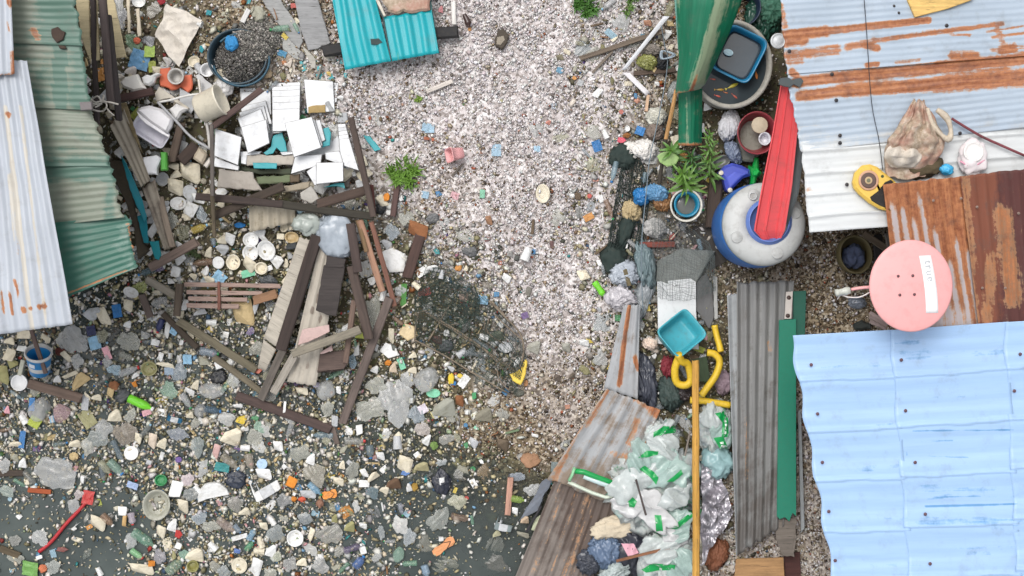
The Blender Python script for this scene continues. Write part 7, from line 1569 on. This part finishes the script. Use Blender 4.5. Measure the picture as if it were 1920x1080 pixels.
Q 1618,822 block 110 45 -15 w white foam bar left of the light blue bottle
Q 1200,862 block 70 60 25 w white foam cube right of the green tinted bottle
Q 1205,795 frag 50 70 0 r red shard above the white foam cube
Q 1090,780 foam 70 80 20 c cream foam left of the red shard
Q 1165,735 foam 60 90 10 w white foam above the red shard
Q 1240,605 foam 80 100 10 c cream wedge right of the cloudy bowl
Q 1650,645 foam 80 45 0 c cream bar at the middle of the litter
Q 1535,740 bot 150 60 40 (170,150,140) pinkish brown bottle near the centre | the pinkish bottle
Q 1605,760 bot 70 40 50 gb small grey blue bottle right of the pinkish bottle
Q 1265,430 bag 90 90 10 (232,206,216) pink and white wrapper right of the white foam wedge
Q 895,468 pkt 75 45 20 (170,190,226) blue and pink flip packet left of the green net ring
Q 1685,432 block 60 70 20 w white carton on a navy bag
Q 1590,425 bagop 150 130 0 (46,54,70) navy bag under the white carton | the navy bag
Q 1500,345 pkt 100 60 10 (60,150,150) teal wrapper above the navy bag
Q 1205,295 lid 45 40 0 pu purple bottle cap above the white foam wedge
Q 790,345 bot 130 60 45 (150,190,170) green white bottle below the round white plate
Q 720,350 bot 120 50 50 (180,180,150) pale olive bottle left of the green white bottle
Q 800,235 bot 160 45 65 (104,124,136) slate bottle left of the round white plate
Q 700,390 bot 110 40 80 (100,116,126) slate bottle right of the white foam square
Q 590,210 bag 90 130 0 (190,190,180) pale grey carton above the white foam square
Q 510,180 foam 80 60 10 c cream foam left of the pale grey carton
Q 500,270 rag 70 60 0 t tan paper below the pale grey carton
Q 415,185 bot 100 36 -10 (110,126,124) thin slate bottle above the big torn bag
Q 700,90 bag 130 130 20 lg pale grey bag under the lime bottle area | the upper pale bag
Q 660,150 bag 140 120 10 (140,150,150) slate grey bag left of the brown paper mass
Q 845,120 bag 170 160 0 (140,120,98) brown netted paper bag | the brown paper bag
Q 990,95 bot 110 40 -50 (130,136,132) grey bottle right of the brown paper bag
Q 1030,165 foam 60 110 15 (232,214,194) peach foam right of the brown paper bag
Q 1100,180 foam 60 80 20 c cream foam right of the peach foam
Q 935,150 foam 55 70 20 c cream foam wedge left of the peach foam
Q 1200,120 bag 150 90 0 (130,140,160) blue grey bag in the middle litter
Q 1330,210 bag 90 150 10 (140,156,156) clear bottle bag in the middle litter
Q 1570,130 foam 130 130 20 c large cream foam cross in the middle litter | the foam cross
Q 1560,310 bot 150 55 40 (170,160,140) beige bottle right of the teal wrapper
Q 1690,310 bot 120 55 75 (190,176,156) beige bottle upright above the navy bag
Q 1460,235 foam 50 100 20 (226,186,180) pink foam bar in the middle litter
Q 1090,280 block 28 80 15 w thin white bar right of the round white plate
Q 1000,300 block 60 45 20 lg pale cube right of the round white plate
Q 920,340 bag 110 90 0 (110,120,104) sunken green bag below the round white plate
Q 1590,600 bag 110 110 0 (140,134,124) brownish bag right of the white half disc
Q 1285,530 bag 100 90 0 (130,136,138) slate film right of the white foam wedge
Q 355,1020 bag 110 100 0 (170,176,170) clear film right of the orange crumpled scrap
Q 590,930 bag 50 90 20 (110,120,110) sunken grey bag in the dark water patch
R 330,325 lid 75 72 0 (176,206,236) pale blue round lid in the litter | the pale blue lid
R 500,340 block 115 60 38 w slanted white foam slab right of the pale blue lid | the slanted slab
R 530,442 block 75 75 20 oo orange square card below the slanted slab | the orange card
R 690,492 bot 120 45 42 (140,196,230) sky blue bottle above the orange sandal | the sky blue bottle
R 785,530 sandal 105 62 -12 oo small orange sandal in the middle litter | the orange sandal
R 350,470 box 190 150 -30 w white square food container left of the orange card | the white container
R 345,390 foam 110 80 0 w white foam above the white food container
R 560,525 block 80 40 25 w white tube below the orange card
R 598,562 rag 60 40 0 (214,96,70) red orange scrap below the white tube
R 545,560 rag 40 40 0 oo orange tan scrap left of the red orange scrap
R 640,530 foam 110 55 0 lg grey white foam rim left of the sky blue bottle
R 1020,465 block 72 70 0 w clean white square in the right litter | the clean white square
R 1290,330 foam 110 110 20 c cream foam with a blue edge right side | the cream foam wedge
R 1295,385 frag 60 40 0 (90,130,190) blue scrap under the cream foam wedge
R 1540,440 bagop 140 190 -5 (40,44,58) black backpack like bag with a white label | the black bag
R 1552,442 block 95 62 -5 w white label plate on the black bag
R 555,822 bowl 112 112 0 w round cream white bowl at the bottom | the round bowl
R 1265,735 bag 130 120 35 w white torn bag in the lower right litter | the white torn bag
R 1325,820 bag 90 130 10 (176,186,196) grey blue bag below the white torn bag
R 945,885 bot 130 52 -20 (84,66,112) purple bottle near the bottom edge | the purple bottle
R 1010,908 block 50 55 -20 w white box right of the purple bottle
R 990,978 bot 100 60 -50 (50,110,190) blue bottle below the purple bottle | the blue bottle
R 1250,935 puff 80 110 0 (110,170,140) mint bag right of the blue bottle
R 1555,880 sandal 180 66 -38 sa salmon sandal floating alone on dark water | the salmon sandal
R 1530,818 block 55 45 0 w white block above the salmon sandal
R 785,790 bag 200 150 20 (150,146,136) large translucent bag right of the round bowl | the translucent bag
R 725,1010 bag 120 110 0 (160,160,160) round grey crumpled bag at the bottom edge
R 390,910 foam 75 85 10 w white foam cup left of the round bowl
R 290,1020 foam 80 130 20 w long white foam at the bottom left of the white foam cup
R 430,950 bag 60 70 0 (196,200,170) pale bag below the white foam cup
R 660,800 foam 40 90 25 c cream rind right of the round bowl
R 870,330 foam 40 60 0 c upright cream chip in the right litter
R 1020,385 foam 45 70 -20 w pointed white foam above the clean white square
R 1075,405 foam 90 50 -30 c pale leaf like foam above the clean white square
R 845,440 foam 80 55 10 c cream foam left of the clean white square
R 1160,495 foam 60 55 30 c cream foam right of the clean white square
R 1070,520 bag 90 90 0 (60,100,120) dark teal bag right of the clean white square
R 1320,480 foam 40 60 -20 w white chip left of the black bag
R 1360,480 rag 50 60 0 (176,140,60) mustard scrap left of the black bag
R 1410,335 foam 100 70 5 (176,168,130) pale olive carton above the black bag
R 1650,580 bag 140 110 -20 (196,194,156) olive white bag right of the black bag | the olive white bag
R 1520,690 bag 140 190 25 (140,146,138) long grey bag above the salmon sandal
R 1420,860 bag 130 150 0 (150,150,136) grey brown sunken bag left of the salmon sandal
R 1560,990 bag 200 130 0 (120,124,108) sunken film below the salmon sandal
R 1435,1045 bot 90 55 75 (150,180,206) blue white bottle at the bottom edge
R 1270,630 bot 90 32 75 (150,156,170) slim grey bottle above the white torn bag
R 1140,600 stick 90 14 80 w thin white stick right of the clean white square
R 1085,660 bag 100 150 20 (130,134,136) grey sunken film below the clean white square
R 1010,740 foam 60 40 10 w small white foam left of the white torn bag
R 925,740 foam 70 80 10 ol olive cream foam above the purple bottle
R 480,570 bag 110 100 0 (130,130,134) slate film below the white food container
R 620,690 bag 110 90 0 (150,160,170) clear crushed bottle bag above the round bowl
R 680,400 bag 160 170 0 (166,156,134) beige film above the sky blue bottle
R 660,290 foam 60 80 10 w white foam on the beige film
R 590,250 bag 150 120 0 (150,150,136) grey film above the beige film
R 940,370 bag 90 130 20 (150,150,136) clear film left of the pointed white foam
R 1060,240 bot 90 55 85 (120,140,150) blue grey bottle under the long plank foot
R 960,165 bot 140 50 0 (160,160,154) grey bottle lying right of the long plank foot
R 1130,270 foam 60 60 0 w white foam right of the blue grey bottle
R 1440,160 foam 50 80 20 w white foam right of the upper films
R 985,90 frag 60 90 0 w white shard right of the long plank foot
R 1410,90 bag 110 90 10 (214,196,190) pinkish film right of the whitish sheet
R 1490,200 rag 60 60 0 (120,150,80) green leaf scrap above the black bag
R 1220,450 foam 100 80 0 (110,84,64) brown rotten lump left of the cream foam wedge
R 720,590 rag 60 70 0 (150,110,90) pink brown scrap below the orange sandal
R 820,690 foam 40 60 0 ol olive foam right of the beige bag
R 440,205 foam 70 70 0 w white foam cluster left of the grey film
R 215,640 foam 60 50 0 c cream foam left below the white container
R 340,740 foam 60 60 0 c cream foam above the white foam bar
R 420,790 bag 130 120 0 (130,140,144) slate bag left of the round bowl
R 520,1000 bag 100 110 0 (150,150,150) clear grey bag below the round bowl
R 600,985 foam 70 55 0 c cream foam below the round bowl
S 800,560 bot 105 48 8 (156,190,52) lime green bottle in murky water near the brown stick
S 700,722 box 120 100 10 (128,140,140) grey box at the foot of the brown stick
S 655,730 block 45 22 -10 w white strip left on the grey box
S 968,712 foam 140 175 15 (206,210,178) cream green dish shape beside the dark sheet | the cream dish shape
S 775,640 foam 45 50 10 w white chip above the grey box
S 790,410 bag 110 60 0 (120,134,156) grey blue film by the black end of the brown stick
S 742,430 bagop 40 90 5 k black wrapped top end of the brown stick
S 840,700 foam 60 50 0 (200,176,150) tan foam right of the grey box
S 830,800 foam 90 40 10 (160,156,140) grey foam below the tan foam
S 650,795 foam 60 40 -20 (186,182,150) pale foam below the grey box
S 740,110 stick 180 24 -15 (86,116,76) dark green stick on the brown shells
S 515,80 frag 50 40 20 mt pale mint shard on the brown shells
S 690,190 stone 110 110 10 (92,74,52) dark brown stone on the lower shells
S 570,380 bag 110 140 0 (150,124,84) brown sunken film at the waterline
S 880,300 rag 150 110 0 (170,130,100) orange brown stone patch near the pale weathered sheet
S 1130,200 bag 120 130 20 (130,140,148) grey film left of the pale weathered sheet
S 1040,340 frag 60 90 10 (110,124,124) grey shard left of the pale weathered sheet
S 630,870 bag 160 150 0 (104,110,100) sunken grey bag in the murky water
S 640,990 bag 200 130 10 (96,98,90) large sunken film at the bottom murky water
A 780,20 bag 120 180 10 lg pale grey bag left of the cream strips at the top
A 815,120 bag 90 160 0 (150,152,164) blue grey bag below the top pale bag
A 940,10 bowl 90 75 0 w white plastic bowl at the top edge
A 1090,10 rag 60 50 0 (170,44,56) red rag at the top edge right of the white bowl
A 1040,70 bag 100 110 0 (160,152,140) grey brown film right of the cream strips
A 900,290 bag 130 120 20 (120,180,120) clear bag with green and red print | the printed clear bag
A 925,275 rag 50 50 0 (230,120,90) orange scrap on the printed clear bag
A 945,405 pkt 130 130 15 (120,176,220) light blue wrapper left of the dirty white sheet | the blue wrapper
A 1010,350 pkt 70 80 0 (170,200,90) yellow green wrapper above the blue wrapper
A 1000,280 bag 90 80 0 (120,124,140) slate grey film left of the dirty sheet
A 890,480 foam 75 70 20 (230,222,216) pinkish white foam below the blue wrapper
A 1410,85 frag 50 45 20 te teal scrap left of the short white slat
A 1360,330 frag 30 60 0 te teal shard left of the black tub
B 480,430 foam 45 45 0 (200,120,70) brown orange scrap right of the black tub
B 515,430 foam 40 70 20 (226,212,196) cream chip beside the brown orange scrap
B 460,360 pkt 90 50 20 (40,130,180) blue film right of the black tub rim
B 375,240 foam 50 50 0 (180,110,80) reddish brown pebble on the dark gravel
B 310,225 frag 35 50 0 te teal shard on the dark gravel above the tub
B 370,500 rag 90 80 0 (186,160,120) tan rag right below the black tub
B 240,10 frag 40 60 20 te teal shard at the top edge on dark gravel
B 690,355 lid 36 34 0 w small white cap left of the black beam end
B 780,500 foam 40 40 0 (226,190,90) yellow scrap on the teal scrap
B 1110,800 bag 70 140 -8 (180,182,180) flat grey plastic strip on the shells right of tiles
B 1190,880 stick 24 60 10 (88,82,80) dark twig on the shells right of tiles
B 1440,860 pkt 80 70 10 (150,196,226) pale blue film on the shells above the rust red chip
"""
for ln in TRASH.strip().splitlines():
    a = ln.split(' | '); w = a[0].split(); lab_ = ' '.join(w[7:])
    if lab_ == 'x': continue
    p = onp(w[0]+' '+w[1]); col = w[6]; onsh = float(SW(*p)) > .55 and w[2] not in ('plate','bot'); sc_ = .8 if onsh else 1.0
    if col.startswith('('): col = tuple(int(v) for v in col.strip('()').split(','))
    if onsh:
        c0 = CC[col] if isinstance(col, str) else col; col = tuple(v*.74+m*.26 for v, m in zip(c0, (196, 188, 182)))
    lit(w[2], p, float(w[3])/3.6*sc_, float(w[4])/3.6*sc_, float(w[5]), col, lab_, None, .3, (-.006 if w[2] == 'bag' else 0.0) if onsh else 0.004 if float(w[3])*float(w[4]) > 9000 else .018, None, a[1].strip() if len(a) > 1 else None)
fin(tube([W(p, .03) for p in pts('Q 262,918 350,845 440,735 530,640 592,570')], .017, plain((186, 44, 50), .4, .2), 'red_pole', None, 8), 'long red broom pole floating at the lower left', 'pole', None, 'the red pole')
# blue bucket with its stick, ladle
bb = thing('blue_bucket', 'blue plastic bucket with white rim leaning below the pale iron roof', 'bucket', W((80, 690), .02)); THINGS.append((76, 683, 'the blue bucket'))
V, F = vessel(.118, .118, .24, .78, .008, 2, .01, 36, .0); Rb = Matrix.Rotation(math.radians(-10), 4, 'Z') @ Matrix.Rotation(math.radians(-52), 4, 'X'); topc = Rb @ Vector((0, 0, .24)); atb = W((72, 661), .3)-topc
obj('body', [Rb @ v+atb for v in V], F, plain((34, 132, 196), .35, .12, 6), bb, None, True)
V, F = lathe([(.117, .215), (.124, .218), (.127, .232), (.124, .246), (.114, .248), (.108, .24), (.104, .1), (.092, .02), (.01, .018)], 36); obj('rim', [Rb @ v+atb for v in V], F[:-2]+[F[-1]], plain((206, 206, 204), .45, .25), bb, None, True)
L_ = []; 
for a in np.linspace(-2.05, -1.55, 7): L_.append([tuple(Rb @ Vector((math.cos(a)*(.112+.002*h), math.sin(a)*(.112+.002*h), .14+.045*h))+atb+(Rb @ Vector((math.cos(a), math.sin(a), 0)))*.004) for h in (0, .5, 1)])
V, F = shell(np.array(L_), .001); obj('label', V, F, plain((226, 230, 236), .4, .05), bb)
fin(board((55, 611), (85, 700), 8, .42, .03, wood((92, 76, 70)), 'stick', None, .3), 'dark wooden stick standing in the leaning blue bucket', 'stick')
ld = thing('ladle', 'white round ladle with pale handle beside the blue bucket', 'ladle', W((39, 717), .03)); THINGS.append((39, 717, 'the white ladle'))
V, F = lathe([(.06, 0), (.074, .02), (.078, .05), (.07, .052), (.062, .035), (.01, .03)], 28); obj('bowl', place(V, W((39, 717), .05)), F, plain((236, 236, 236), .4, .1), ld, None, True)
board((36, 704), (43, 676), 8, .09, .012, plain((176, 176, 160), .5, .3), 'handle', ld)
# ------------------------------------------------------------ smaller pieces spread through the litter
import re
def near_label(p, cands=THINGS):
    L = sorted(((p[0]-a)**2+(p[1]-b)**2, a, b, n) for a, b, n in cands if n.startswith('the '))
    d, a, b, n = L[0]; dx, dy = p[0]-a, p[1]-b
    r = ('right of' if dx > 0 else 'left of') if abs(dx) > abs(dy) else ('below' if dy > 0 else 'above'); return r, n, d
FILL = []
SPEC = [('foam', 215, (8, 22), (.35, 1), [(9,'c'),(14,'w'),(2,'t'),(3,'ol'),(2,'lg'),(1.5,'p'),(2,'wg')]), ('frag', 70, (8, 20), (.5, 1), [(5,'w'),(3,'lg'),(1.5,'bl'),(1.5,'gr'),(1,'y'),(1.2,'r'),(1,'p'),(1.4,'te'),(1,'oo'),(2,'db')]), ('bot', 190, (20, 42), (.24, .38), [(5,'lg'),(4,'gb'),(3,'mt'),(2,'g'),(2,'lb'),(1,'gr'),(1.4,'db'),(2,'dg'),(2,'ol'),(1,'ob')]), ('film', 110, (18, 46), (.5, 1), [(6,'wg'),(7,'lg'),(4,'w'),(1.5,'g'),(2,'o'),(3,'gb'),(5,'ol'),(2,'mt')]), ('bag', 90, (20, 44), (.5, 1), [(5,'wg'),(6,'lg'),(4,'w'),(3,'g'),(3,'gb'),(1.4,'dg'),(2,'ol'),(1,'b')]),
        ('pkt', 130, (11, 26), (.5, .9), [(16,'w'),(6,'c'),(3,'lb'),(2,'bl'),(2,'p'),(2,'y'),(2,'gr'),(1.5,'r'),(3,'lg'),(1.5,'pu'),(2,'yg'),(2,'oo')]), ('stick', 90, (22, 52), (.1, .2), [(4,'t'),(4,'ob'),(5,'b'),(2,'c'),(2,'g')]), ('lid', 36, (8, 14), (.9, 1), [(4,'w'),(2,'lb'),(1.5,'r'),(1.5,'bl'),(1,'y'),(1,'gr')]), ('cup', 30, (16, 26), (.6, .8), [(5,'w'),(3,'lg'),(2,'c'),(1,'p')]), ('rag', 70, (14, 34), (.5, .9), [(3,'b'),(4,'o'),(3,'dg'),(3,'wg'),(1,'ob')])]
HP = np.array(USED)
ZONE = [(210,90,420,215),(228,270,420,420),(300,420,560,540),(250,380,330,470),(560,300,700,360)]
SPEC = [('foam', 62, (13, 32), (.6, 1), [(6,'w'),(4,'c'),(3,'lg')]), ('block', 34, (14, 32), (.5, .9), [(6,'w'),(2,'c'),(2,'lg')]), ('bowl', 7, (16, 24), (.8, 1), [(3,'w'),(1,'c')]), ('bag', 14, (20, 36), (.6, .9), [(2,'lg'),(1,'w')])]+SPEC
for qi, (kind, n, (s0, s1), (a0, a1), cols_) in enumerate(SPEC):
    got = 0; tries = 0
    while got < n and tries < n*90:
        tries += 1; x, y = rnd.uniform(4, 1330), rnd.uniform(4, 1076); w = float(LW(x, y))
        if qi < 4:
            zq = rnd.choice(ZONE); x, y = rnd.uniform(zq[0], zq[2]), rnd.uniform(zq[1], zq[3]); w = 1.0
        if rnd.random() > w**1.4: continue
        s = s0+(s1-s0)*rnd.random()**1.6; slack = .35 if kind in ('bag', 'rag', 'stick', 'film') else .55
        if np.any((x-HP[:, 0])**2+(y-HP[:, 1])**2 < ((HP[:, 2]+s*.45)*(.95 if kind in ('film', 'bag', 'rag') else .7))**2): continue
        if any((x-a)**2+(y-b)**2 < ((r+s*.4)*slack)**2 for a, b, r in USED[len(HP):][-700:]): continue
        tot = rnd.random()*sum(c[0] for c in cols_)
        for wgt, c in cols_:
            tot -= wgt
            if tot <= 0: break
        rot = rnd.uniform(0, 180); cv = tuple(v*.72+m*.28 for v, m in zip(CC[c], (150, 144, 122))) if c not in ('w', 'c', 'lg', 't') else CC[c]; o = lit(kind, (x, y), s, s*rnd.uniform(a0, a1), rot, cv, None, None, .35, -.003 if kind == 'film' else 0 if kind in ('bag', 'rag') else .012); got += 1
        FILL.append((o, kind, c, (x, y), s, s/(s0+(s1-s0)*.4)))
NOUN = dict(film='plastic film',foam='foam chunk', block='foam block', bowl='foam bowl', frag='plastic shard', bot='plastic bottle', bag='plastic bag', pkt='wrapper', stick='wood stick', lid='bottle cap', cup='foam cup', rag='soggy rag')
GRP = dict(film='pieces of film in the litter', block='foam blocks in the litter', bowl='foam bowls in the litter', foam='foam chunks in the litter', frag='plastic shards in the litter', bot='bottles in the litter', bag='bags in the litter', pkt='wrappers in the litter', stick='sticks in the litter', lid='caps in the litter', cup='cups in the litter', rag='rags in the litter')
D = {}
for o, kind, c, p, s, rel in FILL:
    r, nm, d = near_label(p); sz = 'large' if rel > 1.15 else 'small' if rel < .8 else 'medium sized'
    D.setdefault(f'{sz} {CNAME[c]} {NOUN[kind]} {r} {nm}', []).append((d, o)); o['group'] = GRP[kind]
ORD = ['nearest', 'second nearest', 'third nearest', 'fourth nearest', 'fifth nearest', 'sixth nearest', 'seventh nearest', 'eighth nearest']
for k, v in D.items():
    v.sort(key=lambda q: q[0])
    for i, (d, o) in enumerate(v): o['label'] = k if len(v) == 1 else f'{k}, {ORD[min(i, 7)]}'
for o in bpy.data.objects:
    if '_w' in o: del o['_w']
